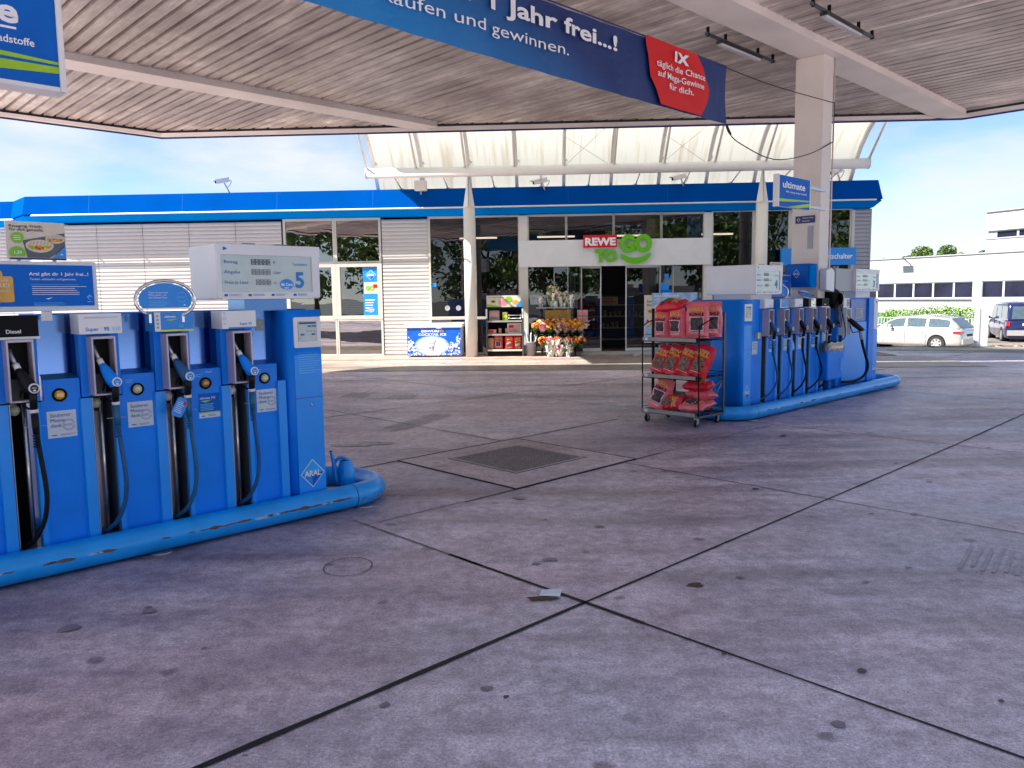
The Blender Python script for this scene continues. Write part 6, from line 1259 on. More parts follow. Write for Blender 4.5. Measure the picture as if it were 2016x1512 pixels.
for i in range(5):
    q = MB(); q.box(-.07, .07, -.06, .06, 0, .058, 'tan'); q.lines(-.06, .06, .05, 2, .02, -.062, 'brown', .008); single('firewood_pack', q, 'small beige pack, %s in the stack on the bottom board' % ('lowest', 'second from below', 'middle one', 'second from the top', 'topmost')[i], 'pack', 'S', (3.18, -.68, .215 + .061 * i), group='packs stacked on the bottom board')
make_bag('kohle', 51, 'dark red charcoal bag standing at the left of the bottom board of the sales shelf', 'S', (3.38, -.66, .21), 0, group='charcoal bags on the sales shelf', sc=1.0)
make_bag('grill', 52, 'bright red charcoal bag second from the right on the sales shelf', 'S', (3.68, -.70, .21), 0, group='charcoal bags on the sales shelf', sc=1.05)
make_bag('grill', 53, 'bright red charcoal bag at the right end of the sales shelf', 'S', (3.91, -.69, .21), 0, group='charcoal bags on the sales shelf', sc=1.0)
t = Thing('bucket', 'grey plastic bucket full of wrapped umbrellas beside the sales shelf', 'bucket', 'S', (4.27, -.78, .022))
b = MB(); b.lathe([(0, .01), (.105, .01), (.11, 0), (.145, .37), (.152, .375), (.150, .39), (.14, .385), (.105, .03)], (0, 0, 0), 'bucket', 24); t.part('bucket_body', b, local=True)
um = None
for i in range(8):
    a = 2 * math.pi * i / 8; q = MB(); dx, dy = .10 * math.cos(a), .06 * math.sin(a); m_ = ('cellophane', 'pump_white', 'grey_box', 'poster_cream', 'skyprint')[i % 5]
    q.tube([(dx * .5, dy * .5, .03), (dx * 1.0, dy, .30), (dx * 1.6, dy * 1.5, .55), (dx * 2.0 + .01, dy * 1.8, .62 + .05 * (i % 3))], [.012, .018, .02, .006], m_, 8)
    single('rolled_umbrella', q, 'wrapped pale umbrella standing in the grey bucket', 'umbrella', 'S', (4.27, -.78, .04), group='umbrellas in the grey bucket')
# flower stand
fs_ = Thing('flower_stand', 'black flower stand with tiers of bright bouquets in front of the entrance glass', 'flower stand', 'S', (5.0, -.6, .02))
b = MB()
for s_ in (4.55, 5.45): b.box(s_, s_ + .03, -.45, -.42, .02, 1.32, 'black'); b.box(s_, s_ + .03, -.85, -.82, .02, .40, 'black')
b.box(4.35, 5.65, -.95, -.40, .62, .65, 'black'); b.box(4.40, 5.68, -1.05, -.45, .34, .37, 'black'); b.box(4.42, 5.42, -.68, -.36, 1.30, 1.325, 'grey_box'); b.box(5.25, 5.66, -.7, -.4, .12, .33, 'dark'); b.box(4.65, 5.35, -.41, -.40, 1.0, 1.25, 'gold'); fs_.part('stand_frame', b)
def bouquet_mb(seed, w=.16):
    rnd = random.Random(seed); b = MB(); n = 12
    prof = [(.03, 0), (.06, .10), (w * .85, .24), (w * 1.05, .28)]; vs = []
    for r_, z in prof:
        for i in range(n): a = 2 * math.pi * i / n; k = 1 + .12 * math.sin(a * 3 + seed); vs.append((r_ * k * math.cos(a), r_ * k * math.sin(a), z + .015 * math.sin(a * 5 + seed)))
    wr = MB(); wr.add(vs, [(k * n + i, k * n + (i + 1) % n, (k + 1) * n + (i + 1) % n, (k + 1) * n + i) for k in range(3) for i in range(n)], rnd.choice(['cellophane', 'leafgreen', 'leafgreen', 'cellophane']), True)
    pal = rnd.choice([['f_red', 'f_yellow', 'f_orange', 'f_red'], ['f_pink', 'f_white', 'f_red', 'f_pink'], ['f_orange', 'f_yellow', 'f_red', 'f_orange'], ['f_red', 'f_red', 'f_white', 'f_yellow']])
    for i in range(30):
        a = rnd.uniform(0, 6.28); rr = w * math.sqrt(rnd.random()); z = .27 + .10 * (1 - (rr / w) ** 2) + rnd.uniform(-.015, .015); c = Vector((rr * math.cos(a), rr * math.sin(a), z)); s_ = rnd.uniform(.024, .040); m_ = rnd.choice(pal)
        nrm = Vector((rr * math.cos(a) / w * .9, rr * math.sin(a) / w * .9 - .3, .6)).normalized(); tx = nrm.cross(Vector((0, 0, 1))).normalized(); ty = nrm.cross(tx)
        for k in range(6):
            t0 = k * math.pi / 3 + a; p = c + (tx * math.cos(t0) + ty * math.sin(t0)) * s_; pl_ = c + (tx * math.cos(t0 - .5) + ty * math.sin(t0 - .5)) * s_ * .7 + nrm * .006; pr_ = c + (tx * math.cos(t0 + .5) + ty * math.sin(t0 + .5)) * s_ * .7 + nrm * .006
            b.add([c, pl_, p, pr_], [(0, 1, 2, 3)], m_)
        b.lathe([(0, .007), (.006, .003), (.007, -.002)], c + nrm * .004, 'brown' if m_ != 'f_yellow' else 'f_orange', 6)
    g_ = MB()
    for i in range(40):
        a = rnd.uniform(0, 6.28); rr = w * math.sqrt(rnd.random()) * 1.05; c = Vector((rr * math.cos(a), rr * math.sin(a), rnd.uniform(.2, .34))); d = Vector((rnd.uniform(-1, 1), rnd.uniform(-1, 1), rnd.uniform(0, 1))).normalized() * .04; e = Vector((d.y, -d.x, 0)) * .3; g_.add([c - e, c + d, c + e], [(0, 1, 2)], 'leafgreen')
    return wr, b, g_
def bouquet(seed, s, y, z, tilt, label, w=.16):
    wr, fl, gr = bouquet_mb(seed, w); t = Thing('bouquet', label, 'bouquet', 'S', (s, y, z), random.uniform(0, .4), 'bouquets on the flower stand', tilt=RX(tilt))
    t.part('wrapping', wr, local=True); t.part('blossoms', fl, local=True); t.part('foliage', gr, local=True)
POS6 = ('leftmost', 'second from the left', 'third from the left', 'third from the right', 'second from the right', 'rightmost')
posn = ('leftmost', 'second from the left', 'third from the left', 'middle', 'third from the right', 'second from the right', 'rightmost')
for i in range(7):
    bouquet(60 + i, 4.38 + .20 * i, -.83 + .03 * abs(i - 3), .58 + .015 * abs(3 - i), 38, 'bright flower bouquet, %s in the front row of the upper flower tier' % posn[i], .135)
for i in range(6): bouquet(80 + i, 4.52 + .19 * i, -.60, .66, 22, 'bouquet in the back row of the upper flower tier, %s' % POS6[i], .13)
for i in range(6):
    bouquet(90 + i, 4.55 + .21 * i, -.96 + .02 * abs(i - 3), .25, 42, 'orange and pink flower bouquet on the lower flower tier, %s' % POS6[i], .125)
def potted(seed, s, y, z, label, col_='f_peach', sc=1.0, potm='palegreen'):
    rnd = random.Random(seed); t = Thing('potted_plant', label, 'potted plant', 'S', (s, y, z), 0, 'wrapped pot plants on the flower stand')
    b = MB(); b.lathe([(0, 0), (.055 * sc, 0), (.075 * sc, .13 * sc), (.07 * sc, .13 * sc), (0, .12 * sc)], (0, 0, 0), potm, 14); t.part('pot', b, local=True)
    b = MB()
    for i in range(90):
        a = rnd.uniform(0, 6.28); r_ = .11 * sc * math.sqrt(rnd.random()); z_ = rnd.uniform(.12, .42) * sc; c = Vector((r_ * math.cos(a), r_ * math.sin(a), z_)); d = Vector((rnd.uniform(-1, 1), rnd.uniform(-1, 1), rnd.uniform(-.3, 1))).normalized() * .05 * sc; e = d.cross(Vector((0, 1, .3))).normalized() * .025 * sc
        b.add([c - e, c + d, c + e, c - d * .6], [(0, 1, 2, 3)], rnd.choice([col_, 'f_white', 'leafgreen', col_, 'cellophane']))
    t.part('blossoms', b, local=True)
    b = MB(); n = 14; vs = []
    for k, (r_, z_) in enumerate(((.08, .0), (.10, .12), (.14, .28), (.10, .40))):
        for i in range(n): a = 2 * math.pi * i / n; q_ = 1 + .22 * math.sin(i * 2.4 + k * 1.7 + seed); vs.append((r_ * sc * q_ * math.cos(a), r_ * sc * q_ * math.sin(a), z_ * sc + (.05 * sc * math.sin(i * 3.1) if k == 3 else 0)))
    fsx = [(k * n + i, k * n + (i + 1) % n, (k + 1) * n + (i + 1) % n, (k + 1) * n + i) for k in range(3) for i in range(n) if rnd.random() < .42]; b.add(vs, fsx, 'cellophane', False); t.part('wrapping', b, local=True)
potted(1, 4.55, -.55, 1.325, 'low pot plant wrapped in cellophane at the left of the top shelf', 'f_white', .75); potted(2, 4.88, -.55, 1.325, 'tall peach bouquet plant in the middle of the top shelf', 'f_peach', 1.35); potted(3, 5.14, -.56, 1.325, 'yellow pot plant in a pale green pot right of the tall one', 'f_yellow', 1.0); potted(4, 5.34, -.55, 1.325, 'small pot plant in clear wrapping at the right end of the top shelf', 'cellophane', .8)
potted(5, 4.80, -1.12, .022, 'white pot plant in wrapping on the ground, left of the three', 'f_white', 1.1); potted(6, 5.02, -1.12, .022, 'white pot plant in wrapping on the ground, middle of the three', 'f_pink', 1.15, 'pink'); potted(7, 5.26, -1.14, .022, 'white pot plant in wrapping on the ground, right of the three', 'f_white', 1.15, 'grey_box')
t = Thing('magazine_rack', 'small pink magazine holder at the right of the flower stand', 'magazine rack', 'S', (5.68, -.5, .9)); b = MB(); b.box(5.52, 5.82, -.50, -.42, .88, 1.26, 'darksteel'); b.tube([(5.67, -.46, .02), (5.67, -.46, .9)], .015, 'steel', 6); t.part('holder', b); b = MB()
for i in range(2):
    for k in range(2): b.box(5.53 + .145 * i, 5.665 + .145 * i, -.53, -.505, .92 + .17 * k, 1.07 + .17 * k, 'pink'); b.rect(5.55 + .145 * i, 5.64 + .145 * i, .98 + .17 * k, 1.02 + .17 * k, -.533, 'f_pink')
b.box(5.72, 5.80, -.53, -.51, .74, .88, 'f_white'); t.part('magazines', b)
# poster stand, ramp, blue price pillar
t = Thing('poster_stand', 'tall cream poster stand with summer pastries left of the trolley', 'poster stand', 'S', (7.85, -1.3, .02))

b = MB(); X0, X1, Z0, Z1, yy = 7.27, 7.76, .40, 1.62, -1.20
b.box(X0, X1, yy, yy + .03, Z0, Z1, 'poster_cream'); b.box(X0 - .015, X1 + .015, yy - .006, yy + .036, Z0 - .02, Z0, 'white'); b.box(X0 - .015, X0, yy - .006, yy + .036, Z0, Z1, 'white'); b.box(X1, X1 + .015, yy - .006, yy + .036, Z0, Z1, 'white'); b.box(X0 + .1, X1 - .1, yy - .15, yy + .25, .02, .05, 'steel'); b.box((X0 + X1) / 2 - .02, (X0 + X1) / 2 + .02, yy + .04, yy + .06, .03, .4, 'steel'); t.part('frame', b)
b = MB(); y = yy - .003; b.txt('Sommerzeit!', X0 + .05, Z1 - .19, y, .085, 'brown', .02, width=.38); b.txt('Plunderzeit!', X0 + .05, Z1 - .29, y, .085, 'brown', .02, width=.40); b.disc(X0 + .16, Z1 - .42, .09, y, 'tan', .05); b.txt('GRATIS', X0 + .08, Z1 - .44, y - .002, .06, 'red', .03, width=.16); b.disc(X0 + .33, Z1 - .46, .075, y - .001, 'lime', .10); b.flat([(X0, Z0), (X1, Z0), (X1, Z0 + .28), (X0 + .2, Z0 + .35), (X0, Z0 + .6)], y, 'skyprint'); b.flat([(X0 + .22, Z0 + .12), (X1, Z0 + .12), (X1, Z0 + .35)], y - .001, 'sign_light'); b.disc(X0 + .09, Z1 - .70, .07, y - .002, 'f_white', .09); b.disc(X0 + .07, Z1 - .68, .035, y - .003, 'f_red', .05); b.disc(X0 + .26, Z0 + .30, .085, y - .003, 'poster_cream', .11); b.disc(X0 + .26, Z0 + .30, .055, y - .004, 'f_peach', .075); b.flat([(X0 + .05, Z0 + .42), (X0 + .25, Z0 + .62), (X0 + .3, Z0 + .58), (X0 + .1, Z0 + .38)], y - .002, 'tan'); b.flat([(X0, Z0 + .0), (X0 + .2, Z0), (X0, Z0 + .12)], y - .002, 'lime'); t.part('poster', b)
single('doorstep_ramp', (lambda q: (q.prism([(-.55, 0), (.55, 0), (.45, .09), (-.35, .09)], 'y', -.3, .25, 'ramp'), q)[1])(MB()), 'pale concrete ramp block in front of the glass right of the door', 'ramp', 'S', (7.55, -.85, .022), bevel=.02)
t = Thing('info_pillar', 'tall blue info pillar with rows of light blue text beside the entrance glass', 'sign', 'S', (8.1, -.3, .02)); b = MB(); b.box(7.80, 8.08, -.45, -.22, .05, 1.75, 'sign_blue'); b.box(7.80, 8.0, -.44, -.23, 1.75, 1.95, 'sign_light'); t.part('pillar_body', b, bevel=.01); b = MB(); b.lines(7.88, 8.07, 1.68, 11, .13, -.455, 'cyan_txt', .02); b.rect(7.85, 7.86, .1, 1.7, -.455, 'cyan_txt'); b.rect(7.94, 8.06, 2.06, 2.2, -.015, 'sign_light'); t.part('print', b)

# litter on the ground
q = MB(); q.add([(-.065, -.045, .014), (.045, -.050, .010), (.065, .045, .016), (-.045, .052, .010)], [(0, 1, 2, 3)], 'paper'); single('paper_scrap', q, 'light blue scrap of paper lying by the crossing of the slab joints', 'litter', 'W', (.195, 4.055, .004))
q = MB()
pts = [(.0, -.045), (.05, -.05), (.075, -.02), (.06, .02), (.03, .03), (-.01, .0), (-.06, -.01), (-.10, -.03), (-.07, -.055)]; q.add([(x, y, .006 + .008 * math.sin(i * 2)) for i, (x, y) in enumerate(pts)], [tuple(range(9))], 'leaf_dry'); single('dry_leaf', q, 'torn brown leaf lying partly under the paper scrap', 'litter', 'W', (.16, 4.02, .004))
q = MB(); q.add([(-.07, 0, .01), (0, -.02, .014), (.06, .01, .01), (0, .025, .02)], [(0, 1, 2, 3)], 'hose_teal'); single('crushed_wrapper', q, 'small crumpled dark wrapper lying on the ground in front of the far island', 'litter', 'W', (3.06, 8.66, .004))

# ================================================================== BEYOND THE STREET
ob = Thing('office_building', 'long white flat-roofed office building with a dark window band and taller right block', 'building', 'B', (6, 3, -.8))
b = MB(); b.box(-18, 15, .0, 12, 2.30, 4.08, 'render_white'); b.box(-18, 15, .02, 12, -1.2, 1.17, 'render_white'); b.box(-18, 15, .10, 12, 1.17, 2.30, 'render_white') if False else b.box(-18, 15, 4, 12, 1.17, 2.30, 'render_white'); b.box(8.5, 8.9, -.25, .3, -1.2, 2.30, 'render_white'); ob.part('wall', b)
b = MB(); b.box(8.9, 16, .25, 9, 4.12, 5.02, 'render_white'); b.box(8.9, 16, .25, 9, 5.55, 6.75, 'render_white'); b.box(8.95, 9.5, .4, 9, 5.02, 5.55, 'render_white'); b.box(9.5, 16, 2, 9, 5.02, 5.55, 'render_white'); ob.part('upper_block', b)
b = MB(); b.box(-18.1, 15.1, -.08, 12, 4.08, 4.16, 'roof_edge'); b.box(8.8, 16.1, .15, 9, 6.75, 6.84, 'roof_edge'); b.box(8.84, 16, .2, .26, 5.0, 5.06, 'roof_edge'); b.box(8.35, 8.38, -.005, .01, 2.3, 4.08, 'roof_edge'); b.box(9.35, 9.37, .24, .26, 5.55, 6.75, 'roof_edge'); ob.part('roof_edge', b)
def owin(a, c, z0, z1, y=.12):
    b = MB(); f = .07
    for q in ((a, a + f, z0, z1), (c - f, c, z0, z1), (a + f, c - f, z1 - f, z1), (a + f, c - f, z0, z0 + f)): b.box(q[0], q[1], y - .06, y + .05, q[2], q[3], 'render_white')
    w = ob.part('window', b); p = MB(); p.rect(a + f, c - f, z0 + f, z1 - f, y, 'office_glass'); ob.part('pane', p, w)
s_ = -6.2
for i in range(9): owin(-5.9 + 1.6 * i + (0 if i else 0), -5.9 + 1.6 * (i + 1), 1.17, 2.30)
for i in range(4): owin(8.9 + 1.52 * i, 8.9 + 1.52 * (i + 1), 1.17, 2.30)
for i in range(4): owin(9.5 + 1.45 * i, 9.5 + 1.45 * (i + 1), 5.02, 5.55, .45)
b = MB(); b.box(-18, 8.5, -.12, .02, 1.09, 1.17, 'roof_edge'); ob.part('window_sill', b)
t = Thing('floodlight', 'flat floodlight on an arm at the roof edge of the white office building', 'lamp', 'B', (3.0, -.8, 4.1)); b = MB(); b.box(2.7, 3.6, -1.0, -.6, 4.12, 4.20, 'roof_edge'); t.part('lamp_head', b); b = MB(); b.tube([(3.3, -.7, 4.12), (3.45, -.02, 3.6)], .04, 'roof_edge', 6); t.part('arm', b)

# cars
def car(label, loc, heading, Lc, Wc, Hc, prof, roof, mbody, glass0, frames, cat='car', wheel=.32, wb=(.9, 3.7), plate=True):
    """prof: (x, belt z) from the rear (x=0) to the front; roof: (x, z, halfwidth) polyline of the glasshouse; local x points forward"""
    t = Thing('parked_car', label, cat, 'W', loc, heading, 'cars parked beyond the street')
    b = MB(); W2 = Wc / 2; rows = []
    for x, zt, k in prof:
        rows.append([(x, -W2 * k * .86, .20), (x, -W2 * k * .97, .24), (x, -W2 * k, .42), (x, -W2 * k * 1.0, (zt + .42) / 2 + .05), (x, -W2 * k * .965, zt - .07), (x, -W2 * k * .90, zt), (x, -W2 * k * .5, zt + .025), (x, 0, zt + .03), (x, W2 * k * .5, zt + .025), (x, W2 * k * .90, zt), (x, W2 * k * .965, zt - .07), (x, W2 * k, (zt + .42) / 2 + .05), (x, W2 * k, .42), (x, W2 * k * .97, .24), (x, W2 * k * .86, .20)])
    n = 15; b.add([v for r_ in rows for v in r_], [(i * n + j_, i * n + j_ + 1, (i + 1) * n + j_ + 1, (i + 1) * n + j_) for i in range(len(rows) - 1) for j_ in range(n - 1)] + [tuple(range(n)), tuple((len(rows) - 1) * n + i for i in range(n))], mbody, True)
    bd = t.part('car_body', b, local=True)
    # glasshouse: lower ring at belt, upper ring at roof
    b = MB(); r2 = []
    for x, z, zb, k in roof: r2.append([(x, -W2 * .90, zb), (x, -W2 * k, z - .05), (x, -W2 * k * .86, z), (x, 0, z + .02), (x, W2 * k * .86, z), (x, W2 * k, z - .05), (x, W2 * .90, zb)])
    n = 7; b.add([v for r_ in r2 for v in r_], [(i * n + j_, i * n + j_ + 1, (i + 1) * n + j_ + 1, (i + 1) * n + j_) for i in range(len(r2) - 1) for j_ in range(6)] + [tuple(range(n)), tuple((len(r2) - 1) * n + i for i in range(n))], mbody, True)
    t.part('roof', b, local=True)
    for sd_ in (-1, 1):
        for (xa, xb) in frames:
            def at(x, f):
                for p, q in zip(roof, roof[1:]):
                    if p[0] <= x <= q[0]:
                        s = (x - p[0]) / max(1e-6, q[0] - p[0]); z = p[1] + (q[1] - p[1]) * s; zb = p[2] + (q[2] - p[2]) * s; k = p[3] + (q[3] - p[3]) * s; break
                y0, z0, y1, z1 = W2 * .90, zb, W2 * k, z - .05
                return (x, sd_ * (y0 + (y1 - y0) * f + .006), z0 + (z1 - z0) * f)
            xs_ = [xa + (xb - xa) * i / 6 for i in range(7)]; g_ = MB(); g_.add([at(x, .08) for x in xs_] + [at(x, .93) for x in xs_], [(i, i + 1, 8 + i, 7 + i) for i in range(6)], 'car_glass'); t.part('side_window', g_, local=True)
        for wx in wb:
            w_ = MB(); w_.tube([(wx, sd_ * (W2 - .20), wheel), (wx, sd_ * (W2 + .008), wheel)], wheel, 'tyre', 26); wh = t.part('wheel', w_, local=True)
            r_ = MB(); yy = sd_ * (W2 + .012); r_.tube([(wx, sd_ * (W2 - .02), wheel), (wx, yy, wheel)], wheel * .66, 'steel', 22); 
            for k in range(7): a = 2 * math.pi * k / 7 + .3; ca, sa = math.cos(a), math.sin(a); r_.add([(wx + ca * .04 - sa * .03, yy + sd_ * .004, wheel + sa * .04 + ca * .03), (wx + ca * .04 + sa * .03, yy + sd_ * .004, wheel + sa * .04 - ca * .03), (wx + ca * wheel * .62 + sa * .035, yy + sd_ * .004, wheel + sa * wheel * .62 - ca * .035), (wx + ca * wheel * .62 - sa * .035, yy + sd_ * .004, wheel + sa * wheel * .62 + ca * .035)], [(0, 1, 2, 3)], 'car_silver')
            for k in range(7): a = 2 * math.pi * (k + .5) / 7 + .3; r_.tube([(wx + math.cos(a) * wheel * .45, yy - sd_ * .004, wheel + math.sin(a) * wheel * .45), (wx + math.cos(a) * wheel * .45, yy + sd_ * .003, wheel + math.sin(a) * wheel * .45)], wheel * .12, 'dark', 8)
            t.part('rim', r_, wh, local=True)
            a_ = MB(); a_.tube([(wx, sd_ * (W2 - .3), wheel + .01), (wx, sd_ * (W2 + .002), wheel + .01)], wheel + .05, 'black', 26); t.part('wheel_arch', a_, bd, local=True)
        m_ = MB(); mxx = frames[-1][1] - .25; m_.tube([(mxx, sd_ * W2 * .92, roof[0][2] + .04), (mxx, sd_ * (W2 + .10), roof[0][2] + .08)], .03, 'black', 6); m_.tube([(mxx - .05, sd_ * (W2 + .10), roof[0][2] + .1), (mxx + .08, sd_ * (W2 + .10), roof[0][2] + .1)], .075, mbody, 8); t.part('wing_mirror', m_, local=True)
        h_ = MB(); xf = prof[-1][0]; h_.box(xf - .35, xf + .005, sd_ * W2 * .72 - .14, sd_ * W2 * .72 + .14, .55, .68, 'pump_white'); t.part('headlight', h_, local=True)
        d_ = MB()
        for x in [f[0] - .05 for f in frames[1:]] + [frames[-1][1] + .1]: d_.box(x - .006, x + .006, sd_ * W2 * .99 - .012, sd_ * W2 * .99 + .012, .35, roof[0][2] - .05, 'dark')
        for f in frames[1:]: d_.box(f[0] + .02, f[0] + .22, sd_ * W2 * .985 - .02, sd_ * W2 * .985 + .02, roof[0][2] - .16, roof[0][2] - .13, mbody)
        t.part('door_seam', d_, local=True)
    return t, bd
wag_prof = [(0, .55, .86), (.04, .80, .93), (.10, .94, .96), (.5, .96, 1), (1.5, .97, 1), (3.0, .95, 1), (3.35, .93, 1), (4.0, .86, .99), (4.5, .76, .93), (4.75, .62, .85), (4.84, .45, .74)]
wag_roof = [(.12, .98, .95, .84), (.30, 1.16, .96, .82), (.58, 1.38, .96, .77), (1.0, 1.44, .97, .76), (2.0, 1.475, .97, .76), (2.7, 1.44, .96, .76), (3.1, 1.26, .95, .80), (3.5, 1.0, .92, .86)]
wh_ = math.atan2(.766, -.643)
wagon, bd = car('silver estate car with red tail lamp parked by the green railing', (19.3, 32.75, terrain_z(34) - .03), wh_, 4.84, 1.84, 1.47, wag_prof, wag_roof, 'car_silver', None, [(.52, 1.38), (1.46, 2.26), (2.34, 3.12)], cat='estate car', wb=(.98, 3.86))
def addp(t, nm, b, par=None): return t.part(nm, b, par, local=True)
b = MB(); b.add([(.115, -.66, .99), (.115, .66, .99), (.545, .58, 1.375), (.545, -.58, 1.375)], [(0, 1, 2, 3)], 'car_glass'); b.v = [v + Vector((-.012, 0, .012)) for v in b.v]; addp(wagon, 'rear_window', b)
for sd_ in (-1, 1): b = MB(); b.box(.02, .34, sd_ * .77 - .14, sd_ * .77 + .150, .76, .84, 'tail_red'); addp(wagon, 'tail_lamp', b)
b = MB(); b.box(-.03, .08, -.82, .82, .32, .52, 'car_silver'); addp(wagon, 'bumper', b, bd); b = MB(); b.box(-.012, .0, -.26, .26, .62, .73, 'dark'); addp(wagon, 'number_plate', b); b = MB(); b.tube([(.6, -.62, 1.42), (1.6, -.64, 1.50), (2.6, -.62, 1.46)], .015, 'steel', 6); b.tube([(.6, .62, 1.42), (1.6, .64, 1.50), (2.6, .62, 1.46)], .015, 'steel', 6); addp(wagon, 'roof_rail', b)
van_prof = [(0, .60, .90), (.03, .98, .97), (.08, 1.06, .99), (.6, 1.08, 1), (2.5, 1.08, 1), (3.9, 1.06, 1), (4.3, 1.0, .98), (4.75, .85, .93), (4.9, .55, .84)]
van_roof = [(.05, 1.10, 1.06, .93), (.14, 1.62, 1.08, .88), (.22, 1.88, 1.08, .86), (.6, 1.95, 1.08, .86), (2.8, 1.95, 1.08, .86), (3.4, 1.82, 1.08, .86), (4.3, 1.06, 1.02, .93)]
vh = math.atan2(.93, .12) ; vp = (24.9, 37.5, terrain_z(40) - .02)
van, bd = car('dark blue van seen from behind on the right edge beyond the street', vp, R(69), 4.9, 1.90, 1.97, van_prof, van_roof, 'car_blue', None, [(.35, 1.45), (1.55, 2.6), (2.7, 3.7)], cat='van', wheel=.34, wb=(.95, 3.95))
b = MB(); b.add([(.02, -.72, 1.14), (.02, .72, 1.14), (.16, .66, 1.75), (.16, -.66, 1.75)], [(0, 1, 2, 3)], 'car_glass'); addp(van, 'rear_window', b)
for sd_ in (-1, 1): b = MB(); b.box(-.015, .12, sd_ * .86 - .07, sd_ * .86 + .09, .80, 1.02, 'tail_red'); addp(van, 'tail_lamp', b)
b = MB(); b.box(-.06, .08, -.90, .90, .34, .60, 'car_silver'); addp(van, 'bumper', b, bd); b = MB(); b.box(-.03, -.01, -.26, .26, .82, .93, 'pump_white'); addp(van, 'number_plate', b); b = MB(); b.tube([(-.02, 0, 1.06), (-.035, 0, 1.06)], .075, 'car_silver', 16); b.tube([(-.034, 0, 1.06), (-.038, 0, 1.06)], .058, 'car_blue', 16); b.tube([(-.04, -.05, 1.09), (-.04, 0, 1.02), (-.04, .05, 1.09)], .008, 'car_silver', 4); addp(van, 'emblem', b, bd); b = MB(); b.box(.17, .2, -.25, .25, 1.86, 1.88, 'tail_red'); addp(van, 'brake_lamp', b)
small, bd = car('dark grey small car half hidden behind the far dispenser', (19.9, 40.2, terrain_z(42) - .02), R(135), 4.0, 1.7, 1.5, [(0, .60, .88), (.05, .9, .95), (.4, .95, 1), (2.4, .95, 1), (2.9, .93, 1), (3.5, .84, .97), (3.9, .6, .85)], [(.1, .97, .94, .84), (.3, 1.25, .95, .80), (.6, 1.44, .95, .76), (1.6, 1.48, .95, .76), (2.1, 1.40, .95, .78), (2.8, .98, .93, .86)], 'car_grey', None, [(.5, 1.15), (1.22, 2.1)], wheel=.3, wb=(.7, 3.2))
b = MB(); b.add([(.09, -.62, 1.0), (.09, .62, 1.0), (.5, .55, 1.40), (.5, -.55, 1.40)], [(0, 1, 2, 3)], 'car_glass'); b.v = [v + Vector((-.012, 0, .012)) for v in b.v]; addp(small, 'rear_window', b)
for sd_ in (-1, 1): b = MB(); b.box(-.01, .2, sd_ * .7 - .1, sd_ * .7 + .11, .82, .95, 'tail_red'); addp(small, 'tail_lamp', b)

# railing, hedge, pylon
t = Thing('railing', 'grey green metal railing of upright bars behind the silver estate car', 'railing', 'W', (19.5, 36, -.85))
b = MB(); A_, B_ = Vector((16.6, 38.3, -.80)), Vector((21.4, 35.2, -.78)); n = 44
for i in range(n + 1): p = A_.lerp(B_, i / n); b.tube([p, p + Vector((0, 0, 1.22))], .018, 'fence_grey', 5)
for z in (.12, 1.22): b.tube([A_ + Vector((0, 0, z)), B_ + Vector((0, 0, z))], .03, 'fence_grey', 6)
t.part('railing_panel', b)
for f in (0, .5, .96, 1.0): p = A_.lerp(B_, f); b = MB(); b.box(p.x - .06, p.x + .06, p.y - .06, p.y + .06, -.9, .55, 'fence_grey'); t.part('post', b)
def leaves(b, c, r, n, s, mats, rnd, flat=1.0):
    for _ in range(n):
        while True:
            d = Vector((rnd.uniform(-1, 1), rnd.uniform(-1, 1), rnd.uniform(-1, 1)))
            if .02 < d.length_squared < 1: break
        d = d.normalized() * (d.length ** .5); p = Vector(c) + Vector((d.x * r[0], d.y * r[1], d.z * r[2] * flat)); a = Vector((rnd.gauss(0, 1), rnd.gauss(0, 1), rnd.gauss(0, 1))).normalized(); q = a.cross(Vector((rnd.gauss(0, 1), rnd.gauss(0, 1), rnd.gauss(0, 1)))).normalized(); k = s * rnd.uniform(.6, 1.4)
        b.add([p - q * k * .5, p + a * k, p + q * k * .5, p - a * k * .7], [(0, 1, 2, 3)], rnd.choice(mats))
rnd = random.Random(5); b = MB()
for i in range(16):
    f = i / 15; c = Vector((18.9, 39.2, .30)).lerp(Vector((22.0, 37.4, .34)), f); leaves(b, c, (.5, .45, .46 + .10 * rnd.random() + (.08 if i > 6 else 0)), 420, .05, ['hedge_leaf', 'hedge_leaf', 'tree_leaf_light'], rnd)
for i in range(14): c = Vector((18.9, 39.2, .8)).lerp(Vector((22.0, 37.4, .9)), rnd.random()); leaves(b, c, (.1, .1, .3), 14, .04, ['hedge_leaf'], rnd)
hd_ = Thing('hedge', 'bright green clipped hedge behind the silver estate car', 'hedge', 'W', (20.5, 38.2, -.8)); hd_.part('foliage', b); b = MB()
for i in range(8): p = Vector((18.9, 39.2, -.85)).lerp(Vector((22.0, 37.4, -.85)), i / 7); b.tube([p, p + Vector((0, 0, 1.2))], [.03, .015], 'bark', 6)
hd_.part('stems', b)
t = Thing('white_pylon', 'white box pylon with a grey shaded side standing on the verge at the right', 'pylon', 'W', (13.95, 23.1, -.05))
b = MB(); b.box(13.78, 13.86, 23.05, 23.2, -.1, 1.97, 'white'); b.box(13.86, 14.12, 23.06, 23.14, -.02, 1.10, 'pump_white'); t.part('panel', b, bevel=.01)
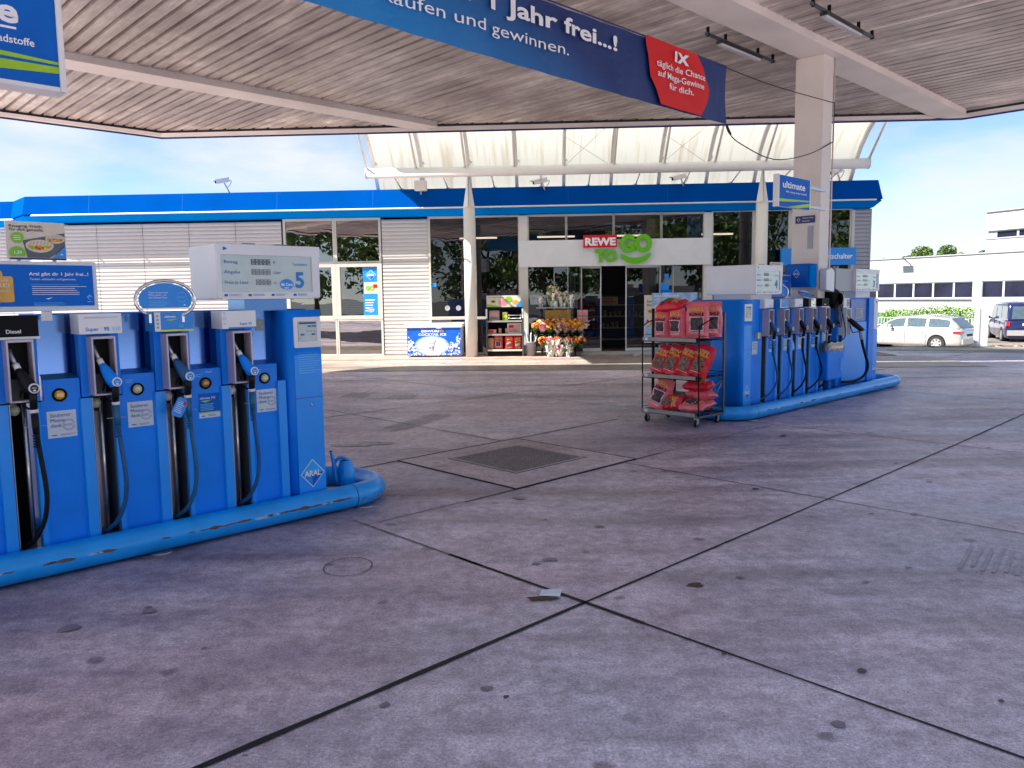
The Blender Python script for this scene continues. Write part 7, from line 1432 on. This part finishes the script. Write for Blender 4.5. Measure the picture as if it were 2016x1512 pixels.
# verge of rough grass and gravel between the kerb and the street
b = MB(); rnd = random.Random(9)
for i in range(2600):
    x = rnd.uniform(12.3, 20.5); y = 23.6 - (x - 12.3) * .16 + rnd.uniform(-.75, .75) * (.35 + .65 * rnd.random()); z = terrain_z(y); s_ = rnd.uniform(.015, .05); a = rnd.uniform(0, 6.28)
    b.add([(x - s_ * math.cos(a), y - s_ * math.sin(a), z + .005), (x + s_ * math.cos(a), y + s_ * math.sin(a), z + .005), (x + rnd.uniform(-.02, .02), y, z + rnd.uniform(.005, .03))], [(0, 1, 2)], rnd.choice(['tree_leaf_light', 'ramp', 'tan', 'ramp', 'leaf_dry']))
single('verge', b, 'narrow verge of dry grass and rubble beside the street', 'grass', 'W', kind='stuff')

# trees
def tree_mesh(seed, h, r, dark=False, n=5200, leaf=.16):
    rnd = random.Random(seed); tr_ = MB(); cr_ = MB(); top = h * .55
    tr_.tube([(0, 0, -.3), (.1, .05, h * .25), (.05, -.1, top), (0, 0, h * .8)], [h * .03, h * .024, h * .016, h * .005], 'bark', 8)
    cl = []
    for i in range(15):
        a = rnd.uniform(0, 6.28); z = rnd.uniform(.32, .95) * h; k = r * (1 - abs(z / h - .55) * 1.1) * rnd.uniform(.45, .95); c = (k * math.cos(a), k * math.sin(a), z); cl.append(c)
        tr_.tube([(0, 0, min(z * .7, top)), (c[0] * .5, c[1] * .5, z * .86), c], [h * .010, h * .006, h * .002], 'bark', 5)
    m_ = (['tree_leaf', 'tree_leaf', 'tree_leaf_light'] if dark else ['tree_leaf', 'tree_leaf_light', 'tree_leaf_light'])
    for c in cl:
        q = rnd.uniform(.28, .48) * r; leaves(cr_, c, (q, q, q * .75), n // 15, leaf, m_, rnd)
    return tr_, cr_
def tree(name, label, loc, seed, h, r, dark=False, group='trees behind the office building', n=5200, leaf=.16):
    t = Thing(name, label, 'tree', 'W', loc, rnd.uniform(0, 6), group); a, c = tree_mesh(seed, h, r, dark, n, leaf); t.part('trunk', a, local=True); t.part('crown', c, local=True); return t
tree('tree', 'dark tree top above the office roof left of the tall block', (47.2, 88, -1), 2, 7.6, 2.9, True); tree('tree', 'low green tree top joining the dark one above the office roof', (50.4, 90, -1), 3, 7.0, 2.6); tree('tree', 'dark pointed tree top directly left of the tall white block', (55.6, 92, -1), 4, 8.3, 1.9, True); tree('tree', 'green tree top just right of the shop corner', (39.6, 85, -1), 6, 6.2, 2.0)
# the trees across the road behind the photographer, seen mirrored in the shop glass
for i, (x, y, h, r_, dk) in enumerate(((-13, -20, 10, 4.5, False), (-6.5, -23, 8, 4, True), (-1, -19, 7.2, 4, False), (5, -24, 9.5, 4.6, True), (11, -20, 8, 4.2, False), (17, -24, 10, 4.6, True), (-20, -18, 8.5, 4.5, True), (24, -19, 9, 4.5, False), (-27, -24, 10, 5, False))):
    tree('tree', 'leafy tree across the road in the row mirrored in the shop windows, %s' % ('tallest left one', 'second', 'low one', 'dark one', 'light one', 'tall dark one', 'far left one', 'far right one', 'outermost one')[i], (x, y, 0), 20 + i, h, r_, dk, 'trees mirrored in the shop glass', n=3200, leaf=.26)
bpy.context.view_layer.update()
